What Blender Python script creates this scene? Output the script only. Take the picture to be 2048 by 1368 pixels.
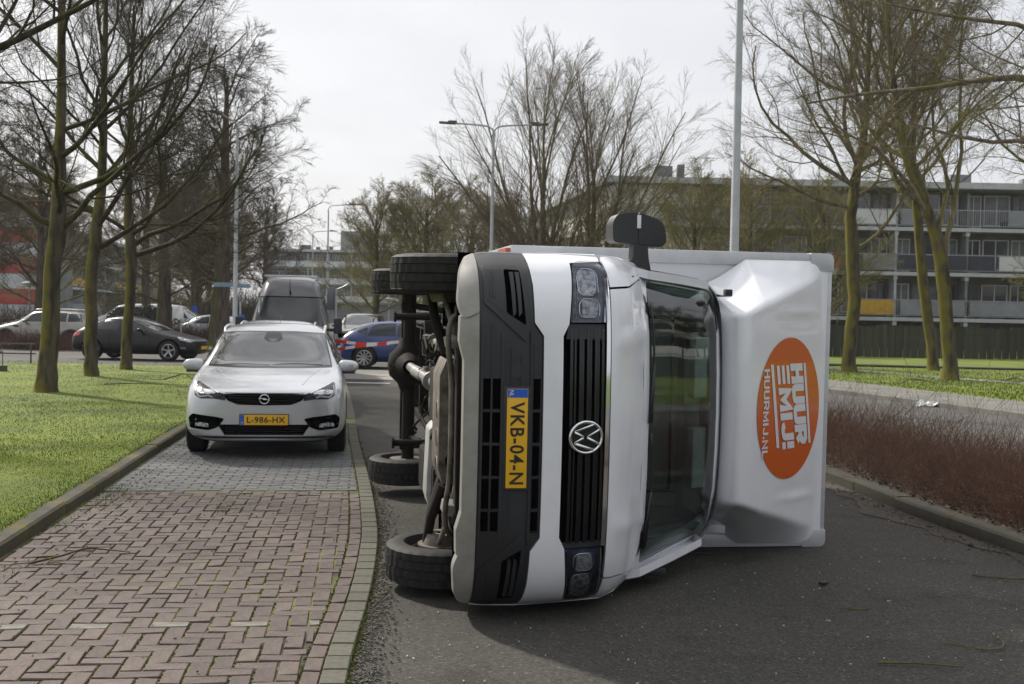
import bpy, bmesh, math, random
import numpy as np
from mathutils import Vector, Matrix
from mathutils.bvhtree import BVHTree

random.seed(7)
SC = bpy.context.scene
for o in list(bpy.data.objects):
    bpy.data.objects.remove(o, do_unlink=True)
COL = SC.collection
rad = math.radians

# ------------------------------------------------------------------ camera
cam = bpy.data.cameras.new('camera')
cam.sensor_width = 36.0
cam.lens = 2250.0 / 2048 * 36.0
cam.clip_start = 0.1
cam.clip_end = 1500
cam.dof.use_dof = True
cam.dof.focus_distance = 6.3
cam.dof.aperture_fstop = 7.0
camo = bpy.data.objects.new('camera', cam)
COL.objects.link(camo)
PITCH = math.atan((684 - 633.0) / 2250.0)
ROLL = rad(1.1)
camo.matrix_world = (Matrix.Translation((0, 0, 1.65)) @ Matrix.Rotation(rad(90) - PITCH, 4, 'X')
                     @ Matrix.Rotation(ROLL, 4, 'Z'))
SC.camera = camo
SC.render.resolution_x = 1024
SC.render.resolution_y = 684

# ------------------------------------------------------------------ sky, sun, exposure
SUN_AZ = math.atan2(-0.69, 0.72)      # direction towards the sun, measured from +Y towards +X
SUN_EL = rad(41)
world = bpy.data.worlds.new('World')
SC.world = world
world.use_nodes = True
wn, wl = world.node_tree.nodes, world.node_tree.links
wn.clear()
wout = wn.new('ShaderNodeOutputWorld')
bg = wn.new('ShaderNodeBackground')
sky = wn.new('ShaderNodeTexSky')
sky.sky_type = 'NISHITA'
sky.sun_disc = False
sky.sun_elevation = SUN_EL
sky.sun_rotation = SUN_AZ
sky.air_density = 1.2
sky.dust_density = 3.0
tc = wn.new('ShaderNodeTexCoord')
# cloud deck: noise on the view direction flattened as a layer overhead
sep = wn.new('ShaderNodeSeparateXYZ')
wl.new(tc.outputs['Generated'], sep.inputs[0])
mz = wn.new('ShaderNodeMath'); mz.operation = 'ABSOLUTE'
wl.new(sep.outputs['Z'], mz.inputs[0])
mz2 = wn.new('ShaderNodeMath'); mz2.operation = 'ADD'; mz2.inputs[1].default_value = 0.22
wl.new(mz.outputs[0], mz2.inputs[0])
dvx = wn.new('ShaderNodeMath'); dvx.operation = 'DIVIDE'
dvy = wn.new('ShaderNodeMath'); dvy.operation = 'DIVIDE'
wl.new(sep.outputs['X'], dvx.inputs[0]); wl.new(mz2.outputs[0], dvx.inputs[1])
wl.new(sep.outputs['Y'], dvy.inputs[0]); wl.new(mz2.outputs[0], dvy.inputs[1])
cmb = wn.new('ShaderNodeCombineXYZ')
wl.new(dvx.outputs[0], cmb.inputs[0]); wl.new(dvy.outputs[0], cmb.inputs[1])
nz = wn.new('ShaderNodeTexNoise')
nz.inputs['Scale'].default_value = 3.6
nz.inputs['Detail'].default_value = 5
nz.inputs['Roughness'].default_value = 0.5
wl.new(cmb.outputs[0], nz.inputs['Vector'])
cr = wn.new('ShaderNodeValToRGB')
cr.color_ramp.elements[0].position = 0.38; cr.color_ramp.elements[0].color = (0.46, 0.49, 0.55, 1)
cr.color_ramp.elements[1].position = 0.62; cr.color_ramp.elements[1].color = (1.18, 1.17, 1.17, 1)
wl.new(nz.outputs[0], cr.inputs[0])
# thin cloud glows around the sun
sd = Vector((math.sin(SUN_AZ) * math.cos(SUN_EL), math.cos(SUN_AZ) * math.cos(SUN_EL), math.sin(SUN_EL)))
dot = wn.new('ShaderNodeVectorMath'); dot.operation = 'DOT_PRODUCT'
dot.inputs[1].default_value = sd
wl.new(tc.outputs['Generated'], dot.inputs[0])
gl = wn.new('ShaderNodeMapRange')
gl.inputs[1].default_value = 0.25; gl.inputs[2].default_value = 1.0
gl.inputs[3].default_value = 0.0; gl.inputs[4].default_value = 1.0
wl.new(dot.outputs['Value'], gl.inputs[0])
gm = wn.new('ShaderNodeMix'); gm.data_type = 'RGBA'; gm.blend_type = 'ADD'
gm.inputs[7].default_value = (0.19, 0.175, 0.15, 1)
# low down the cloud deck is seen edge on and evens out
hzf = wn.new('ShaderNodeMapRange'); hzf.inputs[1].default_value = 0.33; hzf.inputs[2].default_value = 0.75; hzf.inputs[3].default_value = 0.95; hzf.inputs[4].default_value = 0.0
wl.new(mz.outputs[0], hzf.inputs[0])
hmx = wn.new('ShaderNodeMix'); hmx.data_type = 'RGBA'; hmx.inputs[7].default_value = (0.555, 0.565, 0.60, 1)
wl.new(hzf.outputs[0], hmx.inputs[0]); wl.new(cr.outputs[0], hmx.inputs[6])
wl.new(gl.outputs[0], gm.inputs[0]); wl.new(hmx.outputs[2], gm.inputs[6])
sc8 = wn.new('ShaderNodeMix'); sc8.data_type = 'RGBA'; sc8.blend_type = 'MULTIPLY'
sc8.inputs[0].default_value = 1.0
sc8.inputs[7].default_value = (10, 10, 10, 1)
sc8.clamp_result = False
wl.new(gm.outputs[2], sc8.inputs[6])
mx = wn.new('ShaderNodeMix'); mx.data_type = 'RGBA'
mx.inputs[0].default_value = 0.88
wl.new(sky.outputs[0], mx.inputs[6]); wl.new(sc8.outputs[2], mx.inputs[7])
wl.new(mx.outputs[2], bg.inputs[0])
bg.inputs[1].default_value = 0.116
wl.new(bg.outputs[0], wout.inputs[0])

sun = bpy.data.lights.new('sun', 'SUN')
sun.energy = 4.8
sun.angle = rad(3.2)
sun.color = (1.0, 0.94, 0.84)
suno = bpy.data.objects.new('sun', sun)
COL.objects.link(suno)
suno.rotation_euler = (-sd).to_track_quat('-Z', 'Y').to_euler()

SC.view_settings.view_transform = 'Standard'
SC.view_settings.look = 'None'
SC.view_settings.exposure = 0.22
SC.view_settings.gamma = 1.0
SC.view_settings.use_curve_mapping = False

# ------------------------------------------------------------------ helpers
def link(o, parent=None):
    COL.objects.link(o)
    if parent is not None:
        o.parent = parent
    return o

def tag(o, label=None, cat=None, group=None, kind=None):
    if label: o['label'] = label
    if cat: o['category'] = cat
    if group: o['group'] = group
    if kind: o['kind'] = kind
    return o

def thing(name, label, cat, loc=(0, 0, 0), rz=0.0, group=None, mtx=None):
    o = bpy.data.objects.new(name, None)
    o.empty_display_size = 0.2
    COL.objects.link(o)
    if mtx is not None:
        o.matrix_world = mtx
    else:
        o.location = loc
        o.rotation_euler = (0, 0, rz)
    return tag(o, label, cat, group)

def copy_tree(o, parent=None):
    c = o.copy()
    COL.objects.link(c)
    if parent is not None:
        c.parent = parent
    for ch in [k for k in KIDS.get(o.name, [])]:
        copy_tree(bpy.data.objects[ch], c)
    return c

KIDS = {}
def mkobj(name, me, parent=None):
    o = bpy.data.objects.new(name, me)
    link(o, parent)
    if parent is not None:
        KIDS.setdefault(parent.name, []).append(o.name)
    return o

def new_mesh(name, verts, faces, mats, smooth=None, mi=None):
    me = bpy.data.meshes.new(name)
    me.from_pydata([tuple(v) for v in verts], [], faces)
    for m in (mats if isinstance(mats, (list, tuple)) else [mats]):
        me.materials.append(m)
    if mi is not None:
        me.polygons.foreach_set('material_index', mi)
    if smooth is not None:
        me.polygons.foreach_set('use_smooth', [True] * len(me.polygons))
        if smooth < 179:
            me.set_sharp_from_angle(angle=rad(smooth))
    me.update()
    return me

class MB:
    """collects shapes, then links them as ONE mesh object"""
    def __init__(s):
        s.v = []; s.f = []
    def add(s, vs, fs):
        n = len(s.v)
        s.v += [Vector(v) for v in vs]
        s.f += [tuple(i + n for i in f) for f in fs]
        return s
    def box(s, c, d, rot=None):
        c = Vector(c); hx, hy, hz = d[0] / 2, d[1] / 2, d[2] / 2
        vs = [Vector((x, y, z)) for z in (-hz, hz) for y in (-hy, hy) for x in (-hx, hx)]
        if rot is not None: vs = [rot @ v for v in vs]
        return s.add([v + c for v in vs], [(0, 2, 3, 1), (4, 5, 7, 6), (0, 1, 5, 4), (2, 6, 7, 3), (0, 4, 6, 2), (1, 3, 7, 5)])
    def bb(s, a, b):
        return s.box([(a[i] + b[i]) / 2 for i in range(3)], [abs(b[i] - a[i]) for i in range(3)])
    def tube(s, pts, r, n=8, cap=True):
        pts = [Vector(p) for p in pts]
        rs = r if isinstance(r, (list, tuple)) else [r] * len(pts)
        vs = []; fs = []
        ref = Vector((0.31, 0.17, 0.93)).normalized()
        for i, p in enumerate(pts):
            t = (pts[min(i + 1, len(pts) - 1)] - pts[max(i - 1, 0)])
            t = t.normalized() if t.length > 1e-9 else Vector((0, 0, 1))
            a = t.cross(ref)
            if a.length < 0.1: a = t.cross(Vector((1, 0, 0)))
            a.normalize(); b = t.cross(a)
            for k in range(n):
                q = 2 * math.pi * k / n
                vs.append(p + (a * math.cos(q) + b * math.sin(q)) * rs[i])
        for i in range(len(pts) - 1):
            for k in range(n):
                k2 = (k + 1) % n
                fs.append((i * n + k, i * n + k2, (i + 1) * n + k2, (i + 1) * n + k))
        if cap:
            fs.append(tuple(range(n))[::-1]); fs.append(tuple(range((len(pts) - 1) * n, len(pts) * n)))
        return s.add(vs, fs)
    def lathe(s, prof, c=(0, 0, 0), axis='x', n=32, arc=2 * math.pi, closed=False):
        """prof: (axial, radius)"""
        vs = []; fs = []; c = Vector(c); m = len(prof)
        full = abs(arc - 2 * math.pi) < 1e-6
        nn = n if full else n + 1
        for k in range(nn):
            q = arc * k / n
            for a, r in prof:
                if axis == 'x': p = (a, r * math.cos(q), r * math.sin(q))
                elif axis == 'y': p = (r * math.sin(q), a, r * math.cos(q))
                else: p = (r * math.cos(q), r * math.sin(q), a)
                vs.append(c + Vector(p))
        for k in range(n):
            k2 = (k + 1) % nn
            for j in range(m if closed else m - 1):
                j2 = (j + 1) % m
                fs.append((k * m + j, k * m + j2, k2 * m + j2, k2 * m + j))
        return s.add(vs, fs)
    def prism(s, poly, h0, h1, plane='xy'):
        """closed prism of a 2D outline between two heights along the third axis"""
        def P(a, b, h):
            return {'xy': (a, b, h), 'xz': (a, h, b), 'yz': (h, a, b)}[plane]
        n = len(poly)
        vs = [P(a, b, h0) for a, b in poly] + [P(a, b, h1) for a, b in poly]
        fs = [tuple(range(n))[::-1], tuple(range(n, 2 * n))] + [(i, (i + 1) % n, n + (i + 1) % n, n + i) for i in range(n)]
        return s.add(vs, fs)
    def build(s, name, mat, parent=None, smooth=None, bev=0.0, seg=2, mtx=None):
        if mtx is not None: s.v = [mtx @ v for v in s.v]
        if bev > 0:
            bm = bmesh.new()
            vs = [bm.verts.new(v) for v in s.v]
            for f in s.f:
                try: bm.faces.new([vs[i] for i in f])
                except ValueError: pass
            bmesh.ops.recalc_face_normals(bm, faces=bm.faces)
            es = [e for e in bm.edges if len(e.link_faces) == 2 and e.calc_face_angle(0) > 0.5]
            bmesh.ops.bevel(bm, geom=es, offset=bev, segments=seg, affect='EDGES', profile=0.6, clamp_overlap=True)
            me = bpy.data.meshes.new(name); bm.to_mesh(me); bm.free()
            for m in (mat if isinstance(mat, (list, tuple)) else [mat]): me.materials.append(m)
            me.polygons.foreach_set('use_smooth', [True] * len(me.polygons))
            me.set_sharp_from_angle(angle=rad(45))
        else:
            me = new_mesh(name, s.v, s.f, mat, smooth)
            bm = bmesh.new(); bm.from_mesh(me)
            bmesh.ops.recalc_face_normals(bm, faces=bm.faces)
            bm.to_mesh(me); bm.free()
        return mkobj(name, me, parent)

def rounded(poly, r=0.02, n=4):
    out = []
    N = len(poly)
    for i in range(N):
        p = Vector(poly[i]); a = Vector(poly[i - 1]) - p; b = Vector(poly[(i + 1) % N]) - p
        rr = r[i] if isinstance(r, (list, tuple)) else r
        q = min(rr, a.length * 0.45, b.length * 0.45)
        if q < 1e-4: out.append(tuple(p)); continue
        pa = p + a.normalized() * q; pb = p + b.normalized() * q
        for k in range(n + 1):
            t = k / n
            out.append(tuple(pa * (1 - t) ** 2 + p * 2 * t * (1 - t) + pb * t ** 2))
    return out

def smooth_path(pts, n=8):
    """Catmull-Rom through the points"""
    pts = [Vector(p) for p in pts]
    out = []
    for i in range(len(pts) - 1):
        p0 = pts[max(i - 1, 0)]; p1 = pts[i]; p2 = pts[i + 1]; p3 = pts[min(i + 2, len(pts) - 1)]
        for k in range(n):
            t = k / n
            out.append(0.5 * ((2 * p1) + (p2 - p0) * t + (2 * p0 - 5 * p1 + 4 * p2 - p3) * t * t + (3 * p1 - p0 - 3 * p2 + p3) * t ** 3))
    out.append(pts[-1])
    return out

def drape(name, poly, proj, dirn, mat, parent=None, off=0.0, thick=0.0, grid=0.06, extra=None):
    """lay a 2D outline on a surface: proj(a,b)->point on the surface, dirn = outward direction"""
    dirn = Vector(dirn).normalized()
    bm = bmesh.new()
    bm.faces.new([bm.verts.new((a, b, 0)) for a, b in poly])
    xs = [p[0] for p in poly]; ys = [p[1] for p in poly]
    gx, gy = (grid if isinstance(grid, (tuple, list)) else (grid, grid))
    a = math.floor(min(xs) / gx) * gx + gx
    while a < max(xs) - 1e-5:
        bmesh.ops.bisect_plane(bm, geom=bm.verts[:] + bm.edges[:] + bm.faces[:], plane_co=(a, 0, 0), plane_no=(1, 0, 0)); a += gx
    b = math.floor(min(ys) / gy) * gy + gy
    while b < max(ys) - 1e-5:
        bmesh.ops.bisect_plane(bm, geom=bm.verts[:] + bm.edges[:] + bm.faces[:], plane_co=(0, b, 0), plane_no=(0, 1, 0)); b += gy
    bmesh.ops.triangulate(bm, faces=[f for f in bm.faces if len(f.verts) > 4])
    bm.verts.index_update()
    vs = []
    for v in bm.verts:
        p = Vector(proj(v.co.x, v.co.y)); n_ = getattr(proj, 'n', None)
        vs.append(p + ((n_ * .75 + dirn * .25) if n_ is not None else dirn) * off)
    if extra: vs = [extra(v) for v in vs]
    fs = [tuple(v.index for v in f.verts) for f in bm.faces]
    bd = [(e.verts[0].index, e.verts[1].index) for e in bm.edges if len(e.link_faces) == 1]
    bm.free()
    # orientation
    sgn = 0.0
    for f in fs[:60]:
        n = (vs[f[1]] - vs[f[0]]).cross(vs[f[2]] - vs[f[0]]); sgn += n.dot(dirn)
    if sgn < 0: fs = [f[::-1] for f in fs]
    if thick > 0:
        for i, j in bd:
            k = len(vs)
            vs += [vs[i].copy(), vs[j].copy(), vs[j] - dirn * thick, vs[i] - dirn * thick]
            fs.append((k, k + 1, k + 2, k + 3))
    me = new_mesh(name, vs, fs, mat, 60)
    return mkobj(name, me, parent)

def bvh_proj(bvh, axis):
    D = {'front': Vector((0, -1, 0)), 'back': Vector((0, 1, 0)), 'left': Vector((1, 0, 0)), 'right': Vector((-1, 0, 0)), 'top': Vector((0, 0, -1))}[axis]
    def pr(a, b):
        if axis in ('front', 'back'): o = Vector((a, 0, b))
        elif axis in ('left', 'right'): o = Vector((0, a, b))
        else: o = Vector((a, b, 0))
        o = o - D * 12
        h = bvh.ray_cast(o, D)
        pr.n = None
        if h[0] is not None: pr.n = h[1] if h[1].dot(D) < 0 else -h[1]
        if h[0] is None:
            h2 = bvh.find_nearest(o + D * 12 * 1.0)
            p = h2[0]
            if axis in ('front', 'back'): return Vector((a, p.y, b))
            if axis in ('left', 'right'): return Vector((p.x, a, b))
            return Vector((a, b, p.z))
        return h[0]
    return pr, -D

def text_geo(s, bold=0.0, spacing=1.0):
    cu = bpy.data.curves.new('lettering', 'FONT')
    cu.body = s; cu.size = 1.0; cu.offset = bold; cu.resolution_u = 3
    cu.space_character = spacing
    ob = bpy.data.objects.new('lettering', cu)
    COL.objects.link(ob)
    dg = bpy.context.evaluated_depsgraph_get()
    me = bpy.data.meshes.new_from_object(ob.evaluated_get(dg))
    vs = [(v.co.x, v.co.y) for v in me.vertices]; fs = [tuple(p.vertices) for p in me.polygons]
    bpy.data.objects.remove(ob, do_unlink=True); bpy.data.curves.remove(cu); bpy.data.meshes.remove(me)
    x0 = min(v[0] for v in vs); x1 = max(v[0] for v in vs); y0 = min(v[1] for v in vs); y1 = max(v[1] for v in vs)
    vs = [((x - x0) / (x1 - x0), (y - y0) / (y1 - y0)) for x, y in vs]
    return vs, fs

def lettering(name, s, box, fn, mat, parent, bold=0.0, spacing=1.0):
    """box = (u0, v0, u1, v1); fn maps (u, v) to a 3D point"""
    vs, fs = text_geo(s, bold, spacing)
    u0, v0, u1, v1 = box
    return mkobj(name, new_mesh(name, [fn(u0 + (u1 - u0) * x, v0 + (v1 - v0) * y) for x, y in vs], fs, mat), parent)

# ------------------------------------------------------------------ materials
def mat(name, col, rough=0.6, metal=0.0, spec=None, coat=0.0, noise=None, bump=None, attr=None, objrand=0.0, ior=None, emis=None):
    """noise=(scale, amount[, second colour]); bump=(scale, strength, distance)"""
    m = bpy.data.materials.new(name); m.use_nodes = True
    n, l = m.node_tree.nodes, m.node_tree.links
    b = n['Principled BSDF']
    b.inputs['Base Color'].default_value = (*col, 1)
    b.inputs['Roughness'].default_value = rough
    b.inputs['Metallic'].default_value = metal
    if spec is not None: b.inputs['Specular IOR Level'].default_value = spec
    if ior: b.inputs['IOR'].default_value = ior
    if coat: b.inputs['Coat Weight'].default_value = coat; b.inputs['Coat Roughness'].default_value = 0.04
    out = None
    tcn = n.new('ShaderNodeTexCoord')
    if noise:
        t = n.new('ShaderNodeTexNoise'); t.inputs['Scale'].default_value = noise[0]; t.inputs['Detail'].default_value = 6
        t.inputs['Roughness'].default_value = 0.65
        l.new(tcn.outputs['Object'], t.inputs['Vector'])
        r = n.new('ShaderNodeValToRGB')
        r.color_ramp.elements[0].position = 0.33; r.color_ramp.elements[1].position = 0.68
        c2 = noise[2] if len(noise) > 2 else tuple(c * (1 - noise[1]) for c in col)
        c1 = col if len(noise) > 2 else tuple(min(1, c * (1 + noise[1])) for c in col)
        r.color_ramp.elements[0].color = (*c2, 1); r.color_ramp.elements[1].color = (*c1, 1)
        l.new(t.outputs[0], r.inputs[0]); out = r.outputs[0]
    if objrand > 0 or attr:
        hs = n.new('ShaderNodeHueSaturation')
        mr = n.new('ShaderNodeMapRange')
        mr.inputs[3].default_value = 1 - objrand; mr.inputs[4].default_value = 1 + objrand
        if attr:
            a = n.new('ShaderNodeAttribute'); a.attribute_name = attr; l.new(a.outputs['Fac'], mr.inputs[0])
        else:
            a = n.new('ShaderNodeObjectInfo'); l.new(a.outputs['Random'], mr.inputs[0])
        l.new(mr.outputs[0], hs.inputs['Value'])
        mr2 = n.new('ShaderNodeMapRange'); mr2.inputs[3].default_value = 0.5 - objrand * 0.05; mr2.inputs[4].default_value = 0.5 + objrand * 0.05
        l.new(mr.outputs[0], mr2.inputs[0])
        l.new(mr2.outputs[0], hs.inputs['Hue'])
        if out: l.new(out, hs.inputs['Color'])
        else: hs.inputs['Color'].default_value = (*col, 1)
        out = hs.outputs[0]
    if out: l.new(out, b.inputs['Base Color'])
    if bump:
        t2 = n.new('ShaderNodeTexNoise'); t2.inputs['Scale'].default_value = bump[0]; t2.inputs['Detail'].default_value = 5
        l.new(tcn.outputs['Object'], t2.inputs['Vector'])
        bp = n.new('ShaderNodeBump'); bp.inputs['Strength'].default_value = bump[1]; bp.inputs['Distance'].default_value = bump[2]
        l.new(t2.outputs[0], bp.inputs['Height']); l.new(bp.outputs[0], b.inputs['Normal'])
    if emis:
        b.inputs['Emission Color'].default_value = (*emis[0], 1); b.inputs['Emission Strength'].default_value = emis[1]
    return m

def glass_mat(name, tint, refl_ior=1.55, rough=0.0, dirt=0.0):
    m = bpy.data.materials.new(name); m.use_nodes = True
    n, l = m.node_tree.nodes, m.node_tree.links
    n.clear()
    o = n.new('ShaderNodeOutputMaterial'); mx = n.new('ShaderNodeMixShader')
    t = n.new('ShaderNodeBsdfTransparent'); t.inputs[0].default_value = (*tint, 1)
    g = n.new('ShaderNodeBsdfGlossy'); g.inputs['Roughness'].default_value = rough
    fr = n.new('ShaderNodeFresnel'); fr.inputs[0].default_value = refl_ior
    l.new(fr.outputs[0], mx.inputs[0]); l.new(t.outputs[0], mx.inputs[1]); l.new(g.outputs[0], mx.inputs[2])
    l.new(mx.outputs[0], o.inputs[0])
    return m

M = {}
M['van_white'] = mat('van white paint', (0.72, 0.73, 0.76), 0.32, coat=0.6, noise=(2.6, 0.05), bump=(3.0, 0.05, 0.02))
M['fairing'] = mat('moulded white fairing', (0.73, 0.74, 0.765), 0.20, coat=0.9, noise=(3.2, 0.04), bump=(1.4, 0.03, 0.02))
M['box_panel'] = mat('box body panel', (0.52, 0.53, 0.55), 0.45, noise=(2.5, 0.05))
M['alu'] = mat('aluminium edging', (0.52, 0.53, 0.55), 0.42, metal=0.35, noise=(6, 0.1))
M['black_plastic'] = mat('black bumper plastic', (0.018, 0.019, 0.022), 0.50, noise=(3.5, .25), bump=(260, 0.10, 0.002))
M['black_gloss'] = mat('gloss black trim', (0.008, 0.008, 0.010), 0.16)
M['dark_slot'] = mat('dark opening', (0.002, 0.002, 0.002), 1.0, spec=0.0)  # matt black that paints the shade inside slots and openings
M['skid'] = mat('dusty grey skid plastic', (0.29, 0.285, 0.265), 0.40, noise=(5, 0.2, (0.20, 0.19, 0.17)), bump=(90, 0.1, 0.003))
M['chrome'] = mat('chrome', (0.75, 0.75, 0.77), 0.08, metal=1.0)
M['chrome_dull'] = mat('lamp reflector', (0.62, 0.64, 0.67), 0.16, metal=0.55, noise=(42, 0.5, (0.12, 0.125, 0.135)), bump=(55, 1.0, 0.02))  # pale colour with dark flecks paints a reflector's glints
M['lamp_inner'] = mat('lamp housing dark', (0.035, 0.05, 0.085), 0.25, noise=(14, 0.5), coat=0.5)
M['lens'] = glass_mat('clear lens', (0.93, 0.95, 0.98), 1.5)
M['windscreen'] = glass_mat('windscreen tinted glass', (0.80, 0.93, 0.89), 1.7)
M['rubber'] = mat('tyre rubber', (0.011, 0.011, 0.012), 0.7, spec=.25, noise=(9, 0.3, (0.020, 0.018, 0.016)), bump=(80, 0.25, 0.003))
M['rim_dark'] = mat('dark steel rim', (0.03, 0.03, 0.03), 0.6)
M['rim_alloy'] = mat('alloy rim', (0.42, 0.42, 0.43), 0.32, metal=0.7)
M['chassis'] = mat('dirty chassis black', (0.006, 0.0055, 0.005), 0.8, spec=.2, noise=(7, 0.4, (0.016, 0.012, 0.010)), bump=(40, 0.3, 0.004))
M['rust'] = mat('dusty metal', (0.17, 0.145, 0.115), 0.65, noise=(9, 0.3, (0.035, 0.026, 0.019)), bump=(40, 0.3, 0.004))
M['castalu'] = mat('shaft grey metal', (0.24, 0.24, 0.23), 0.45, metal=0.4, noise=(12, 0.3))
M['plate_yellow'] = mat('number plate yellow', (0.72, 0.40, 0.012), 0.38)
M['plate_blue'] = mat('plate blue strip', (0.01, 0.09, 0.48), 0.4)
M['plate_black'] = mat('plate characters', (0.012, 0.011, 0.010), 0.5)
M['plate_light'] = mat('plate small print', (0.65, 0.65, 0.45), 0.5)
M['orange'] = mat('orange sticker', (0.56, 0.105, 0.018), 0.22, coat=0.8)
M['logo_white'] = mat('sticker white', (0.66, 0.67, 0.70), 0.25, coat=0.6)
M['interior'] = mat('cab interior lining', (0.40, 0.43, 0.42), 0.8, noise=(4, 0.2))
M['dash'] = mat('dashboard plastic', (0.055, 0.058, 0.060), 0.6)
M['seat'] = mat('dark seat fabric', (0.02, 0.02, 0.022), 0.85)
M['white_plain'] = mat('white plain', (0.6, 0.6, 0.6), 0.6)

# ================================================================== GROUND AND SETTING
def asphalt_mat(name, c, speck=0.25, scale=1.0):
    m = bpy.data.materials.new(name); m.use_nodes = True
    n, l = m.node_tree.nodes, m.node_tree.links
    b = n['Principled BSDF']; b.inputs['Roughness'].default_value = 0.82
    b.inputs['Specular IOR Level'].default_value = 0.15
    tcn = n.new('ShaderNodeTexCoord')
    big = n.new('ShaderNodeTexNoise'); big.inputs['Scale'].default_value = 0.45; big.inputs['Detail'].default_value = 7; big.inputs['Roughness'].default_value = 0.6
    l.new(tcn.outputs['Object'], big.inputs['Vector'])
    r1 = n.new('ShaderNodeValToRGB')
    r1.color_ramp.elements[0].position = 0.3; r1.color_ramp.elements[1].position = 0.7
    r1.color_ramp.elements[0].color = (c[0] * 0.80, c[1] * 0.80, c[2] * 0.80, 1); r1.color_ramp.elements[1].color = (c[0] * 1.2, c[1] * 1.17, c[2] * 1.1, 1)
    l.new(big.outputs[0], r1.inputs[0])
    vo = n.new('ShaderNodeTexVoronoi'); vo.inputs['Scale'].default_value = 95 * scale
    l.new(tcn.outputs['Object'], vo.inputs['Vector'])
    # each stone of the mix has its own grey
    sepc = n.new('ShaderNodeSeparateColor'); l.new(vo.outputs['Color'], sepc.inputs[0])
    r2 = n.new('ShaderNodeValToRGB')
    e = r2.color_ramp.elements
    e[0].position = 0.0; e[0].color = (0.45, 0.45, 0.45, 1); e[1].position = 1.0; e[1].color = (3.6, 3.5, 3.3, 1)
    x = e.new(0.55); x.color = (1.0, 1.0, 1.0, 1); x = e.new(0.90); x.color = (1.5, 1.45, 1.35, 1); x = e.new(0.975); x.color = (2.0, 1.95, 1.8, 1)
    l.new(sepc.outputs[0], r2.inputs[0])
    mm = n.new('ShaderNodeMix'); mm.data_type = 'RGBA'; mm.blend_type = 'MULTIPLY'; mm.inputs[0].default_value = min(1, speck * 3.2); mm.clamp_result = False
    l.new(r1.outputs[0], mm.inputs[6]); l.new(r2.outputs[0], mm.inputs[7])
    # dark stains
    st = n.new('ShaderNodeTexNoise'); st.inputs['Scale'].default_value = 1.7; st.inputs['Detail'].default_value = 3
    l.new(tcn.outputs['Object'], st.inputs['Vector'])
    r3 = n.new('ShaderNodeValToRGB'); r3.color_ramp.elements[0].position = 0.30; r3.color_ramp.elements[1].position = 0.44
    r3.color_ramp.elements[0].color = (0.72, 0.70, 0.68, 1); r3.color_ramp.elements[1].color = (1, 1, 1, 1)
    l.new(st.outputs[0], r3.inputs[0])
    m2 = n.new('ShaderNodeMix'); m2.data_type = 'RGBA'; m2.blend_type = 'MULTIPLY'; m2.inputs[0].default_value = 1
    l.new(mm.outputs[2], m2.inputs[6]); l.new(r3.outputs[0], m2.inputs[7])
    l.new(m2.outputs[2], b.inputs['Base Color'])
    bp = n.new('ShaderNodeBump'); bp.inputs['Strength'].default_value = 0.6; bp.inputs['Distance'].default_value = 0.006
    l.new(vo.outputs['Distance'], bp.inputs['Height']); l.new(bp.outputs[0], b.inputs['Normal'])
    return m

M['asphalt'] = asphalt_mat('asphalt', (0.056, 0.0545, 0.051), .20)
M['asphalt2'] = asphalt_mat('lighter asphalt of the cross street', (0.085, 0.083, 0.080), 0.15)
M['lane'] = asphalt_mat('grey side lane', (0.095, 0.092, 0.095), 0.15)
M['gravel'] = asphalt_mat('coarse gravel edge', (0.060, 0.057, 0.048), 0.25, 0.8)
M['concrete'] = mat('grey concrete slabs', (0.112, 0.102, 0.082), 0.88, noise=(16, 0.3, (0.060, 0.058, 0.040)), bump=(90, 0.9, 0.006), objrand=0.14)
M['light_paving'] = mat('light paving of the crossing', (0.22, 0.20, 0.175), 0.85, noise=(2.5, 0.15), bump=(50, 0.3, 0.004))
M['pavement'] = mat('grey footpath tiles', (0.135, 0.13, 0.115), 0.85, noise=(1.2, 0.25), bump=(30, 0.3, 0.01))
M['soil'] = mat('leaf litter soil', (0.035, 0.026, 0.018), 0.95, noise=(5, 0.3, (0.016, 0.012, 0.009)), bump=(22, 1.0, 0.03))
M['brick'] = mat('purple red clinker', (0.100, 0.067, 0.059), 0.80, noise=(11, 0.3, (0.055, 0.040, 0.037)), bump=(45, 0.7, 0.008), objrand=0.22)
M['brick_far'] = mat('purple red clinker field', (0.100, 0.067, 0.059), 0.80, noise=(11, 0.3, (0.055, 0.040, 0.037)), bump=(45, 0.5, 0.006), attr='tint', objrand=0.22)
M['brick_pale'] = mat('worn pale clinker', (0.125, 0.098, 0.070), 0.8, noise=(9, 0.25, (0.07, 0.055, 0.045)), bump=(45, 0.4, 0.005))
M['brick_white'] = mat('white marking brick', (0.19, 0.18, 0.155), 0.85, noise=(9, 0.3, (0.09, 0.08, 0.07)), bump=(45, 0.4, 0.005))
M['brick_grey'] = mat('grey paver field', (0.085, 0.087, 0.088), 0.8, noise=(14, 0.2), bump=(50, 0.4, 0.005), attr='tint', objrand=0.18)

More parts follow.
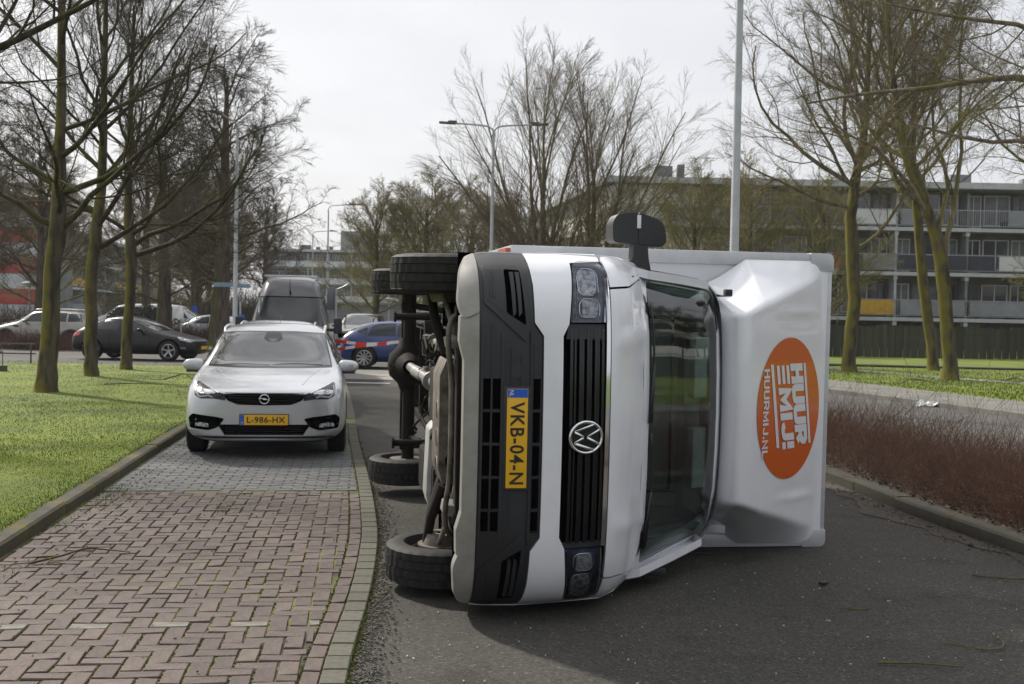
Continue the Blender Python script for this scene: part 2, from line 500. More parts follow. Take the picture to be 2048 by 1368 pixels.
def moss_mat(name, base, moss, lo, hi, scale):
    m = bpy.data.materials.new(name); m.use_nodes = True
    n, l = m.node_tree.nodes, m.node_tree.links
    b = n['Principled BSDF']; b.inputs['Roughness'].default_value = 0.95
    tcn = n.new('ShaderNodeTexCoord')
    a = n.new('ShaderNodeTexNoise'); a.inputs['Scale'].default_value = scale; a.inputs['Detail'].default_value = 8; a.inputs['Roughness'].default_value = 0.65
    l.new(tcn.outputs['Object'], a.inputs['Vector'])
    r = n.new('ShaderNodeValToRGB'); r.color_ramp.elements[0].position = lo; r.color_ramp.elements[1].position = hi
    r.color_ramp.elements[0].color = (*base, 1); r.color_ramp.elements[1].color = (*moss, 1)
    l.new(a.outputs[0], r.inputs[0]); l.new(r.outputs[0], b.inputs['Base Color'])
    t2 = n.new('ShaderNodeTexNoise'); t2.inputs['Scale'].default_value = 70; t2.inputs['Detail'].default_value = 4
    l.new(tcn.outputs['Object'], t2.inputs['Vector'])
    bp = n.new('ShaderNodeBump'); bp.inputs['Strength'].default_value = 0.7; bp.inputs['Distance'].default_value = 0.01
    l.new(t2.outputs[0], bp.inputs['Height']); l.new(bp.outputs[0], b.inputs['Normal'])
    return m

M['joint'] = moss_mat('sand and moss joints', (0.020, 0.017, 0.013), (0.115, 0.125, 0.016), 0.38, 0.58, 1.3)
M['kerb'] = moss_mat('mossy kerb concrete', (0.058, 0.053, 0.044), (0.105, 0.092, 0.020), 0.40, 0.58, 1.9)
M['lawn'] = moss_mat('turf with lit and shaded patches', (0.050, 0.082, 0.003), (0.138, 0.172, 0.004), 0.32, 0.66, 0.55)  # turf tones also paint lit streaks and tree shade
M['far_grass'] = moss_mat('distant rough grass', (0.045, 0.080, 0.016), (0.080, 0.125, 0.026), 0.35, 0.65, 0.12)
M['grass'] = mat('grass blades', (0.150, 0.190, 0.004), 0.75, spec=.06, noise=(0.55, 0.3, (0.058, 0.098, 0.003)), attr='tint', objrand=0.20)  # light and dark patches paint sun streaks and shade among the blades

def sheet(name, pts, z, m, kind='structure', parent=None, step=None):
    mb = MB(); mb.add([(x, y, z) for x, y in pts], [tuple(range(len(pts)))])
    o = mb.build(name, m, parent)
    if kind: o['kind'] = kind
    return o

sheet('ground', [(-420, -60), (420, -60), (420, 700), (-420, 700)], -0.030, M['far_grass'])

# kerb lines in world metres (read off the ground plane)
LK = [(-2.95, 3.2), (-3.08, 5.2), (-3.34, 7.4), (-3.62, 9.6), (-4.0, 12.5), (-4.38, 15.5), (-5.1, 21.0), (-6.1, 28.0), (-6.6, 31.0)]   # left kerb, street side
RE = [(-0.50, 3.2), (-0.71, 5.0), (-0.80, 6.5), (-0.90, 7.7), (-1.03, 8.8), (-1.38, 11.1), (-1.97, 14.6), (-2.75, 19.6), (-4.3, 29.0), (-4.65, 31.0)]  # asphalt edge of the bay
RK = [(5.35, 2.5), (4.45, 5.0), (3.98, 6.9), (3.72, 8.1), (3.50, 9.6), (3.34, 11.6), (2.9, 16.0), (1.9, 22.0), (0.9, 28.0), (0.6, 31.0)]       # right kerb
def interp(line, y):
    for (x0, y0), (x1, y1) in zip(line, line[1:]):
        if y0 <= y <= y1: return x0 + (x1 - x0) * (y - y0) / (y1 - y0)
    return line[0][0] if y < line[0][1] else line[-1][0]

def curve_line(line, n=6):
    return [(p.x, p.y) for p in smooth_path([(x, y, 0) for x, y in line], n)]
LKs, REs, RKs = curve_line(LK), curve_line(RE), curve_line(RK)

sheet('street_asphalt', [(-0.1, -12), (7.0, -12)] + RKs + REs[::-1], -0.006, M['asphalt'])
sheet('street_behind_camera', [(-12, -30), (14, -30), (14, -12.004), (-12, -12.004)], -0.010, M['asphalt'])
# crossing and cross street
sheet('crossing_paving', [(-6.9, 31.0), (1.2, 31.0), (1.6, 28.3), (-6.3, 28.3)], 0.0, M['light_paving'])
sheet('cross_street', [(-90, 33.0), (60, 33.0), (60, 45.5), (-90, 45.5)], -0.018, M['asphalt2'])
cst = sheet('crossing_strip', [(-7.5, 31.0), (2.0, 31.0), (2.2, 33.0), (-7.8, 33.0)], -0.002, M['pavement'])
sheet('far_street', [(-12.5, 45.5), (-2, 45.5), (-20, 160), (-34, 160)], -0.020, M['asphalt2'])
mbk = MB()
for k in range(3):
    mbk.bb((-4.4 + k * 4.6, 26.75, -0.004), (-2.9 + k * 4.6, 26.92, 0.001))
tag(mbk.build('road_marking', M['white_plain']), kind='structure')
# parking lot on the left beyond the cross street
sheet('parking_lot', [(-90, 47.0), (-14, 47.0), (-20, 92), (-90, 92)], -0.022, M['asphalt2'])

# ---------------------------------------------------------------- brick parking bay
BA = rad(7.5)
BO = Vector((-3.0, 5.2, 0))
BU = Vector((-math.sin(BA), math.cos(BA), 0)); BV = Vector((math.cos(BA), math.sin(BA), 0))
def bay(u, v, z=0): return BO + BU * u + BV * v + Vector((0, 0, z))
def bay_uv(x, y):
    d = Vector((x, y, 0)) - BO
    return d.dot(BU), d.dot(BV)
LKuv = sorted(bay_uv(*p) for p in LKs); REuv = sorted(bay_uv(*p) for p in REs)
def fuv(tab, u):
    return float(np.interp(u, [t[0] for t in tab], [t[1] for t in tab]))

sheet('bay_bedding', LKs + REs[::-1], 0.003, M['joint'])
brick_root = tag(bpy.data.objects.new('brick_paving', None), kind='structure'); COL.objects.link(brick_root)
def brick_geo(l, w, h=0.02, ch=0.004, jit=0.0, rng=random):
    x, y = l / 2, w / 2
    j = lambda: rng.uniform(-jit, jit)
    vs = [(-x, -y, -h), (x, -y, -h), (x, y, -h), (-x, y, -h),
          (-x, -y, -ch), (x, -y, -ch), (x, y, -ch), (-x, y, -ch),
          (-x + ch + j(), -y + ch, j()), (x - ch + j(), -y + ch, j()), (x - ch + j(), y - ch, j()), (-x + ch + j(), y - ch, j())]
    fs = [(0, 1, 5, 4), (1, 2, 6, 5), (2, 3, 7, 6), (3, 0, 4, 7), (4, 5, 9, 8), (5, 6, 10, 9), (6, 7, 11, 10), (7, 4, 8, 11), (8, 9, 10, 11)]
    return vs, fs
def brick_meshes(name, l, w, m, n=4):
    out = []
    for k in range(n):
        vs, fs = brick_geo(l, w, jit=0.0025)
        out.append(new_mesh(name, vs, fs, m))
    return out
S_ = 0.1014
bm_red = brick_meshes('brick', 0.190, 0.088, M['brick'], 6)
bm_pale = brick_meshes('brick', 0.190, 0.088, M['brick_pale'], 2)
bm_white = brick_meshes('brick', 0.190, 0.086, M['brick_white'], 1)
cells = []
U_END = 4.95
for j in range(-14, int(U_END / S_)):
    for i in range(-12, 34):
        mmod = (i - j) % 4
        if mmod == 0: u0, u1, v0, v1, horiz = j, j + 1, i, i + 2, True
        elif mmod == 3: u0, u1, v0, v1, horiz = j, j + 2, i, i + 1, False
        else: continue
        u0, u1, v0, v1 = u0 * S_, min(u1 * S_, U_END), v0 * S_, v1 * S_
        uc = (u0 + u1) / 2
        lo = fuv(LKuv, uc) + 0.015; hi = fuv(REuv, uc) - 0.125 - 0.092
        v0c, v1c = max(v0, lo), min(v1, hi)
        if v1c - v0c < 0.035 or u1 - u0 < 0.04: continue
        p = bay(uc, (v0c + v1c) / 2)
        # keep what the camera's wider neighbourhood can see
        if p.x / max(p.y, .1) < -0.56 or p.y < 4.2: continue
        cells.append((p.y, p, u1 - u0, v1c - v0c, horiz, j))
cells.sort(key=lambda c: c[0])
rb = random.Random(3)
far_v, far_f, far_t = [], [], []
n_single = 0
for (yy, p, du, dv, horiz, j) in cells:
    vis = abs(p.x) / p.y < 0.462 and p.y > 4.75
    L_, W_ = (dv, du) if horiz else (du, dv)
    ang = (BA if horiz else BA + math.pi / 2) + rb.gauss(0, 0.018)
    dip = 0.012 * (math.sin(p.x * 2.3 + 1) + math.sin(p.y * 1.7)) * 0.5
    z = 0.012 + rb.uniform(-0.0028, 0.0028) + dip * 0.22
    white = horiz and j == 4
    if vis and n_single < 296:
        n_single += 1
        me = bm_white[0] if white else (rb.choice(bm_pale) if rb.random() < 0.03 else rb.choice(bm_red))
        o = mkobj('brick', me, brick_root)
        o.location = (p.x, p.y, z); o.rotation_euler = (rb.gauss(0, 0.010), rb.gauss(0, 0.010), ang)
        o.scale = (max(0.2, (L_ - 0.012) / 0.190), max(0.3, (W_ - 0.012) / 0.088), 1)
    else:
        vs, fs = brick_geo(max(0.03, L_ - 0.012), max(0.03, W_ - 0.012), jit=0.0025, rng=rb)
        R_ = Matrix.Rotation(ang, 4, 'Z') @ Matrix.Rotation(rb.gauss(0, 0.010), 4, 'X')
        n0 = len(far_v); t = rb.random()
        far_v += [R_ @ Vector(v) + Vector((p.x, p.y, z)) for v in vs]
        far_f += [tuple(a + n0 for a in f) for f in fs]; far_t += [t] * len(vs)
def attr_mesh(name, vs, fs, m, tint):
    me = new_mesh(name, vs, fs, m)
    a = me.attributes.new('tint', 'FLOAT', 'POINT'); a.data.foreach_set('value', tint)
    return me
o = mkobj('brick_field', attr_mesh('brick_field', far_v, far_f, M['brick_far'], far_t), brick_root); o['kind'] = 'stuff'

# grey pavers, running bond across the bay
gv, gf, gt = [], [], []
u = U_END + 0.055
row = 0
while u < 13.5:
    lo = fuv(LKuv, u) + 0.015; hi = fuv(REuv, u) - 0.125 - 0.01
    v = lo - (0.105 if row % 2 else 0)
    while v < hi:
        a, b_ = max(v, lo), min(v + 0.21, hi)
        if b_ - a > 0.03:
            vs, fs = brick_geo(b_ - a - 0.012, 0.094, jit=0.001, rng=rb)
            p = bay(u, (a + b_) / 2, 0.010 + rb.uniform(-.0015, .0015)); R_ = Matrix.Rotation(BA + rb.gauss(0, .008), 4, 'Z')
            n0 = len(gv); t = rb.random()
            gv += [R_ @ Vector(q) + p for q in vs]; gf += [tuple(k + n0 for k in f) for f in fs]; gt += [t] * len(vs)
        v += 0.21
    u += 0.106; row += 1
gp = bpy.data.objects.new('grey_paving', attr_mesh('grey_paving', gv, gf, M['brick_grey'], gt)); COL.objects.link(gp)
gp['kind'] = 'structure'
sheet('bay_rear_paving', [tuple(bay(13.5, fuv(LKuv, 13.5))[:2]), tuple(bay(13.5, fuv(REuv, 13.5) - .12)[:2]),
      tuple(bay(25, fuv(REuv, 25) - .12)[:2]), tuple(bay(25, fuv(LKuv, 25))[:2])], 0.006, M['concrete'])

# red soldier course and concrete slabs along the asphalt
edge_root = tag(bpy.data.objects.new('bay_edging', None), kind='structure'); COL.objects.link(edge_root)
slab_me = new_mesh('slab', *brick_geo(0.118, 0.29, h=0.03, ch=0.006), M['concrete'])
REl = [Vector((x, y, 0)) for x, y in REs]
def walk(line, step, start=0.0):
    out = []; acc = -start; nxt = 0
    for a, b in zip(line, line[1:]):
        L = (b - a).length
        while nxt <= acc + L:
            if nxt >= acc: out.append((a.lerp(b, (nxt - acc) / L), (b - a).normalized()))
            nxt += step
        acc += L
    return out
for p, t in walk(REl, 0.206):
    if p.y < 4.3 or p.y > 26: continue
    side = Vector((-t.y, t.x, 0))
    # slab: long side across the band, with the occasional double one
    q = p + side * 0.062
    if p.y < 17:
        o = mkobj('slab', slab_me, edge_root); o.location = (q.x, q.y, 0.013 + rb.uniform(-.0015, .0015))
        o.rotation_euler = (0, 0, math.atan2(side.y, side.x)); o.scale = (1.0, 0.194 / 0.29, 1)
for p, t in walk(REl, 0.204):
    if p.y < 4.3 or p.y > 10.2: continue
    side = Vector((-t.y, t.x, 0)); q = p + side * 0.168
    o = mkobj('brick', rb.choice(bm_red), edge_root)
    o.location = (q.x, q.y, 0.012 + rb.uniform(-.002, .002)); o.rotation_euler = (0, 0, math.atan2(t.y, t.x) + rb.gauss(0, .012)); o.scale = (0.98, .90, 1)
sheet('bay_edging_far', [tuple(p) for p in [(x, y) for x, y in REs if y >= 17]] + [(x - 0.12, y) for x, y in REs[::-1] if y >= 17], 0.010, M['concrete'])

# strip of loose grit where the asphalt meets the slabs
REf = [(interp(RE, 3.2 + .08 * k), 3.2 + .08 * k) for k in range(135)]
mbg = MB()
mbg.v = [Vector((x, y, -.002)) for x, y in REf] + [Vector((x + max(.03, .06 + .03 * math.sin(y * 3) + .02 * math.sin(y * 7.7)), y, -.002)) for x, y in REf]
mbg.f = [(i, i + 1, i + 136, i + 135) for i in range(134)]
tag(mbg.build('grit_strip', M['gravel']), kind='structure')

# moss on the seams: small tufts of geometry
def blades(name, pts, hgt, wid, m, kind='stuff', lean=0.5, seed=1, tintc=0.5, parent=None):
    rng = np.random.default_rng(seed)
    P = np.asarray(pts, float); N = len(P)
    h = hgt * rng.uniform(0.55, 1.25, N) if np.isscalar(hgt) else np.asarray(hgt) * rng.uniform(0.55, 1.25, N)
    w = wid * rng.uniform(0.7, 1.3, N) if np.isscalar(wid) else np.asarray(wid)
    a = rng.uniform(0, 2 * np.pi, N); d = np.stack([np.cos(a), np.sin(a), np.zeros(N)], 1)
    b = rng.uniform(0, 2 * np.pi, N); l = np.stack([np.cos(b), np.sin(b), np.zeros(N)], 1) * (h * lean * rng.uniform(0, 1, N))[:, None]
    up = np.stack([np.zeros(N), np.zeros(N), h], 1)
    v0 = P - d * w[:, None] / 2; v1 = P + d * w[:, None] / 2
    m0 = P + up * .55 + l * .35 - d * w[:, None] * .35; m1 = P + up * .55 + l * .35 + d * w[:, None] * .35
    t = P + up * np.sqrt(np.clip(1 - lean ** 2 * .3, .3, 1)) + l
    V = np.stack([v0, v1, m0, m1, t], 1).reshape(-1, 3)
    me = bpy.data.meshes.new(name)
    me.vertices.add(len(V)); me.vertices.foreach_set('co', V.ravel())
    idx = np.arange(N)[:, None] * 5
    tri = np.concatenate([idx + [0, 1, 3], idx + [0, 3, 2], idx + [2, 3, 4]], 1).reshape(-1, 3)
    me.loops.add(tri.size); me.loops.foreach_set('vertex_index', tri.ravel().astype(np.int32))
    me.polygons.add(len(tri)); me.polygons.foreach_set('loop_start', np.arange(len(tri)) * 3); me.polygons.foreach_set('loop_total', np.full(len(tri), 3))
    me.materials.append(m); me.update(calc_edges=True)
    at = me.attributes.new('tint', 'FLOAT', 'POINT')
    at.data.foreach_set('value', np.repeat(rng.uniform(0, 1, N), 5))
    o = mkobj(name, me, parent)
    if kind: o['kind'] = kind
    return o

# ---------------------------------------------------------------- kerbs
def kerb_run(name, line, width, height, side, step=1.0, ymin=-5, ymax=60, m='kerb'):
    root = tag(bpy.data.objects.new(name, None), kind='structure'); COL.objects.link(root)
    vs, fs = [], []
    mb = MB(); L = step - 0.010
    c = 0.018
    prof = [(0, -0.05), (0, height - c), (c, height), (width, height), (width, -0.05)]
    for x in (-L / 2, L / 2):
        mb.v += [Vector((x, a, z)) for a, z in prof]
    n = len(prof)
    mb.f = [tuple(range(n)), tuple(range(n, 2 * n))[::-1]] + [(i, i + 1, n + i + 1, n + i) for i in range(n - 1)]
    me = new_mesh('kerb_stone', mb.v, mb.f, M[m])
    bmm = bmesh.new(); bmm.from_mesh(me); bmesh.ops.recalc_face_normals(bmm, faces=bmm.faces); bmm.to_mesh(me); bmm.free()
    for p, t in walk([Vector((x, y, 0)) for x, y in line], step, 0.3):
        if not ymin < p.y < ymax: continue
        o = mkobj('kerb_stone', me, root); o.location = (p.x, p.y, rb.uniform(-.006, .006)); 
        o.rotation_euler = (rb.gauss(0, .006), rb.gauss(0, .004), math.atan2(t.y, t.x)); o.scale = (1, side, 1)
    return root
kerb_run('left_kerb', LKs, 0.13, 0.100, 1)
M['kerb_shaded'] = moss_mat('shade-toned kerb concrete', (0.034, 0.031, 0.026), (0.050, 0.046, 0.018), 0.42, 0.62, 1.6)  # right kerb concrete darkened, the shade lying on it put into the colour
kerb_run('right_kerb', RKs, 0.16, 0.105, -1, m='kerb_shaded')

# ---------------------------------------------------------------- lawns
def lawn_height(x, y):
    return 0.015 * math.sin(x * .9 + 1) + 0.02 * math.sin(y * .7 + x * .4)
def grid_lawn(name, edge, xfar, y0, y1, base, ny, nx, fx=None, m='lawn'):
    vs, fs = [], []
    for j in range(ny + 1):
        y = y0 + (y1 - y0) * j / ny
        xe = edge(y)
        for i in range(nx + 1):
            t = (i / nx) ** 1.6
            x = xe + (xfar(y) - xe) * t
            z = base + lawn_height(x, y) * min(1, t * 12)
            d = min(1, (y1 - y) / 1.2)
            vs.append((x, y, z * max(0, d) if y1 - y < 1.2 else z))
    for j in range(ny):
        for i in range(nx):
            a = j * (nx + 1) + i
            fs.append((a, a + 1, a + nx + 2, a + nx + 1))
    o = mkobj(name, new_mesh(name, vs, fs, M[m], 180)); o['kind'] = 'structure'
    return o
LAWN_TOP = 33.0
grid_lawn('left_lawn', lambda y: interp(LK, y) - 0.14, lambda y: -45, 3.0, LAWN_TOP, 0.094, 60, 40)
rng = np.random.default_rng(5)
def lawn_pts(n, y0, y1, seed, power=1.0):
    r = np.random.default_rng(seed); out = []
    u = r.uniform(0, 1, n)
    y = 1 / (1 / y0 - u * (1 / y0 - 1 / y1))            # denser near the camera
    xe = np.array([interp(LK, q) - 0.15 for q in y])
    xl = -0.56 * y - 0.8
    x = xe + (xl - xe) * r.uniform(0, 1, n)
    ok = xe > xl
    x, y = x[ok], y[ok]
    z = np.array([0.092 + lawn_height(a, b) * min(1, max(0, (interp(LK, b) - 0.14 - a)) / 1.2) for a, b in zip(x, y)])
    return np.stack([x, y, z], 1)
P1 = lawn_pts(84000, 6.3, 33, 11)
blades('lawn_grass', P1, 0.014 + 0.0005 * P1[:, 1], 0.0028 + 0.0003 * P1[:, 1], M['grass'], lean=0.9, seed=2)
# longer tufts against the kerb, and weeds in the joints
tuf = []
r_ = np.random.default_rng(8)
for (cx_, cy_, n_, s_) in [(-3.46, 9.75, 260, .20), (-3.42, 9.2, 160, .15), (-3.58, 10.3, 120, .14), (-2.35, 9.25, 110, .09), (-3.38, 8.4, 60, .1), (-3.62, 11.2, 90, .12), (-3.1, 6.9, 40, .1), (-2.25, 9.4, 50, .12), (-3.98, 13.6, 90, .15)]:
    tuf.append(np.stack([r_.normal(cx_, s_ * .6, n_), r_.normal(cy_, s_ * 1.3, n_), np.zeros(n_)], 1))
blades('weeds', np.concatenate(tuf), 0.042, 0.005, M['grass'], lean=1.0, seed=4)
# long grass hanging over the kerb
kk = []
for p, t in walk([Vector((x, y, 0)) for x, y in LKs], 0.01):
    if 4 < p.y < 28:
        side = Vector((-t.y, t.x, 0)); q = p + side * (0.125 + abs(rb.gauss(0, .02)))
        kk.append((q.x, q.y, 0.085))
blades('kerb_grass', kk, 0.05, 0.006, M['grass'], lean=1.3, seed=6)

# moss cushions in the seams of the bay
moss_m = mat('moss cushions', (0.105, 0.115, 0.016), 0.95, noise=(30, 0.4, (0.05, 0.06, 0.012)))
mp = []
for _ in range(2600):
    y_q = 1 / (1 / 4.4 - rb.random() * (1 / 4.4 - 1 / 16.)); mp.append((interp(RE, y_q) + abs(rb.gauss(0, .013)), y_q, -.001))
for _ in range(9000):
    u = 8.0 * rb.random() ** 1.4 - 1.0
    lo = fuv(LKuv, u); hi = fuv(REuv, u)
    side_ = rb.random()
    if side_ < .35: v = hi - rb.choice((0.0, .124, .214)) - 0.002 + rb.gauss(0, .004)
    else:
        v = round((lo + (hi - .4 - lo) * rb.random()) / S_) * S_ + rb.gauss(0, .004)
        if math.sin(u * 2.1 + v * 1.7) + math.sin(u * .9 - v * 3.1) + 1.6 * (v - lo) / (hi - lo) < 0.9: continue
    p = bay(u, v)
    if p.y > 4.3: mp.append((p.x, p.y, 0.001))
blades('joint_moss', mp, 0.011, 0.012, moss_m, lean=0.7, seed=9)

# right-hand side: planting bed, lane, footpath, lawn, garden path
def off_line(line, d):
    out = []
    for i, (x, y) in enumerate(line):
        a = Vector(line[max(i - 1, 0)]); b = Vector(line[min(i + 1, len(line) - 1)]); t = (b - a).normalized()
        out.append((x + t.y * d, y - t.x * d))
    return out
bedi, bedo = off_line(RKs, 0.16), off_line(RKs, 2.5)
mbd = MB()
mbd.add([(x, y, 0.10) for x, y in bedi] + [(x, y, 0.14) for x, y in off_line(RKs, 1.0)] + [(x, y, 0.08) for x, y in bedo],
        [(i + k * len(bedi), i + 1 + k * len(bedi), i + 1 + (k + 1) * len(bedi), i + (k + 1) * len(bedi)) for k in (0, 1) for i in range(len(bedi) - 1)])
tag(mbd.build('planting_bed', M['soil'], smooth=180), kind='structure')
# debris washed against the right kerb
RKf = [(interp(RK, 4 + .1 * k), 4 + .1 * k) for k in range(180)]
mbg = MB()
mbg.v = [Vector((x - .001, y, -.001)) for x, y in RKf] + [Vector((x - .26 - .09 * math.sin(y * 2.1) - .05 * math.sin(y * 5.3) - .03 * math.sin(y * 13), y, -.001)) for x, y in RKf]
mbg.f = [(i, i + 1, i + 181, i + 180) for i in range(179)]
mbg.build('gutter_litter', mat('gutter dirt', (0.075, 0.062, 0.048), 0.95, noise=(8, 0.3, (0.035, 0.028, 0.022)), bump=(60, .8, .01)))['kind'] = 'structure'
sheet('side_lane', bedo + [(4.5, 33), (6.2, 33), (6.5, 29.5), (7.75, 25.6), (9.3, 19.6), (12.0, 11.0), (15, 3), (16, -12), (9.5, -12)], -0.004, M['lane'])
fp = [(6.5, 29.5), (7.75, 25.6), (9.3, 19.6), (12.0, 11.0), (15.0, 3.0)]
fo = [(7.6, 33.0), (9.0, 30.0), (10.65, 23.3), (13.6, 13.0), (17.0, 3.0)]
mbf = MB(); mbf.prism(fp + fo[::-1], -0.02, 0.085)
tag(mbf.build('footpath', M['pavement']), kind='structure')
mbf = MB(); mbf.prism(fo + [(60, 3), (60, 40.2), (22.5, 39.5), (12, 40.8), (6.0, 41)], -0.02, 0.075)
tag(mbf.build('right_lawn', M['lawn']), kind='structure')
sheet('garden_path', [(9.6, 41.2), (11.15, 37.2), (14.0, 29.8), (16.0, 25.5), (16.8, 25.7), (14.6, 30.4), (11.75, 37.7), (10.2, 41.2)], 0.082, M['light_paving'])
mbf = MB(); mbf.prism([(6.0, 41.2), (12, 41.0), (22.5, 39.7), (60, 40.4), (60, 41.1), (22.5, 40.5), (12, 42.1), (6.0, 42.2)], -0.02, 0.13)  # raised dark strip in place of the ditch, its shade put into colour
tag(mbf.build('ditch_shade_strip', M['soil']), kind='structure')
mbf = MB(); mbf.prism([(3.0, 42.9), (12, 42.4), (22.5, 40.8), (60, 41.4), (80, 75), (3, 75)], -0.02, 0.10)
tag(mbf.build('back_lawn', M['lawn']), kind='structure')
rr = np.random.default_rng(21)
n_ = 26000
y_ = 1 / (1 / 18 - rr.uniform(0, 1, n_) * (1 / 18 - 1 / 41)); x_ = rr.uniform(0.24, 0.62, n_) * y_
fe = np.interp(y_, [3, 13, 23.3, 30, 33], [17, 13.6, 10.65, 9.0, 7.6])
ok = x_ > fe + 0.02
blades('verge_grass', np.stack([x_[ok], y_[ok], np.full(ok.sum(), 0.07)], 1), 0.06, 0.018, M['grass'], lean=0.9, seed=12)
# left side beyond the cross street
mbf = MB(); mbf.prism([(-90, 45.7), (-8.6, 45.7), (-10.2, 50.5), (-90, 50.5)], -0.02, 0.09)
tag(mbf.build('far_verge', M['lawn']), kind='structure')
mbf = MB(); mbf.prism([(-90, 44.9), (-8.4, 44.9), (-8.6, 45.68), (-90, 45.68)], -0.02, 0.12)
tag(mbf.build('far_kerb', M['pavement']), kind='structure')

# ================================================================== TREES
def norm(a): return a / (np.linalg.norm(a, axis=-1, keepdims=True) + 1e-9)
def grow(r, P0, D0, L, R0, n, wander, up, rend, curl=0.0):
    N = len(P0); pts = np.zeros((N, n + 1, 3)); rd = np.zeros((N, n + 1))
    pts[:, 0] = P0; rd[:, 0] = R0; d = norm(D0)
    for k in range(n):
        w = r.normal(0, wander, (N, 3))
        d = norm(d + w + np.array([0, 0, up]))
        pts[:, k + 1] = pts[:, k] + d * (L / n)[:, None]
        rd[:, k + 1] = R0 * (1 - (1 - rend) * (k + 1) / n)
    return pts, rd
def spawn(r, pts, rd, L, k, t0, t1, ang, lenf, radf, angj=0.25, taper=0.55):
    N, n1, _ = pts.shape; n = n1 - 1
    t = t0 + (t1 - t0) * (np.arange(k)[None, :] + r.uniform(0, 1, (N, k))) / k
    f = np.clip(t * n, 0, n - 1e-4); i = f.astype(int); fr = (f - i)[..., None]
    ar = np.arange(N)[:, None]
    p = pts[ar, i] * (1 - fr) + pts[ar, i + 1] * fr
    tan = norm(pts[ar, i + 1] - pts[ar, i])
    rr_ = rd[ar, i] * (1 - fr[..., 0]) + rd[ar, i + 1] * fr[..., 0]
    rv = r.normal(0, 1, (N, k, 3)); pv = norm(rv - (rv * tan).sum(-1, keepdims=True) * tan)
    a = ang * (1 + r.normal(0, angj, (N, k)))[..., None]
    d = tan * np.cos(a) + pv * np.sin(a)
    Lc = L[:, None] * lenf * (1 - taper * t) * r.uniform(0.75, 1.25, (N, k))
    Rc = np.minimum(rr_ * 0.75, rr_ * radf * r.uniform(.8, 1.1, (N, k)))
    return p.reshape(-1, 3), d.reshape(-1, 3), Lc.ravel(), Rc.ravel()
def tube_arrays(pts, rd, k):
    N, n1, _ = pts.shape
    tan = np.zeros_like(pts)
    tan[:, 1:-1] = pts[:, 2:] - pts[:, :-2]; tan[:, 0] = pts[:, 1] - pts[:, 0]; tan[:, -1] = pts[:, -1] - pts[:, -2]
    tan = norm(tan); ref = np.array([0.31, 0.57, 0.76]); a = norm(np.cross(tan, ref)); b = np.cross(tan, a)
    q = np.arange(k) * 2 * np.pi / k
    V = pts[:, :, None, :] + (a[:, :, None, :] * np.cos(q)[None, None, :, None] + b[:, :, None, :] * np.sin(q)[None, None, :, None]) * rd[:, :, None, None]
    base = (np.arange(N) * n1 * k)[:, None, None]
    j = (np.arange(n1 - 1) * k)[None, :, None]; m = np.arange(k)[None, None, :]; m2 = (m + 1) % k
    F = np.stack([base + j + m, base + j + m2, base + j + k + m2, base + j + k + m], -1).reshape(-1, 4)
    return V.reshape(-1, 3), F
def tubes_mesh(name, groups, m):
    Vs, Fs, n = [], [], 0
    for pts, rd, k in groups:
        V, F = tube_arrays(pts, rd, k); Vs.append(V); Fs.append(F + n); n += len(V)
    V = np.concatenate(Vs); F = np.concatenate(Fs)
    me = bpy.data.meshes.new(name)
    me.vertices.add(len(V)); me.vertices.foreach_set('co', V.astype(np.float32).ravel())
    me.loops.add(F.size); me.loops.foreach_set('vertex_index', F.astype(np.int32).ravel())
    me.polygons.add(len(F)); me.polygons.foreach_set('loop_start', (np.arange(len(F)) * 4).astype(np.int32)); me.polygons.foreach_set('loop_total', np.full(len(F), 4, np.int32))
    me.materials.append(m); me.polygons.foreach_set('use_smooth', [True] * len(F)); me.update(calc_edges=True)
    return me

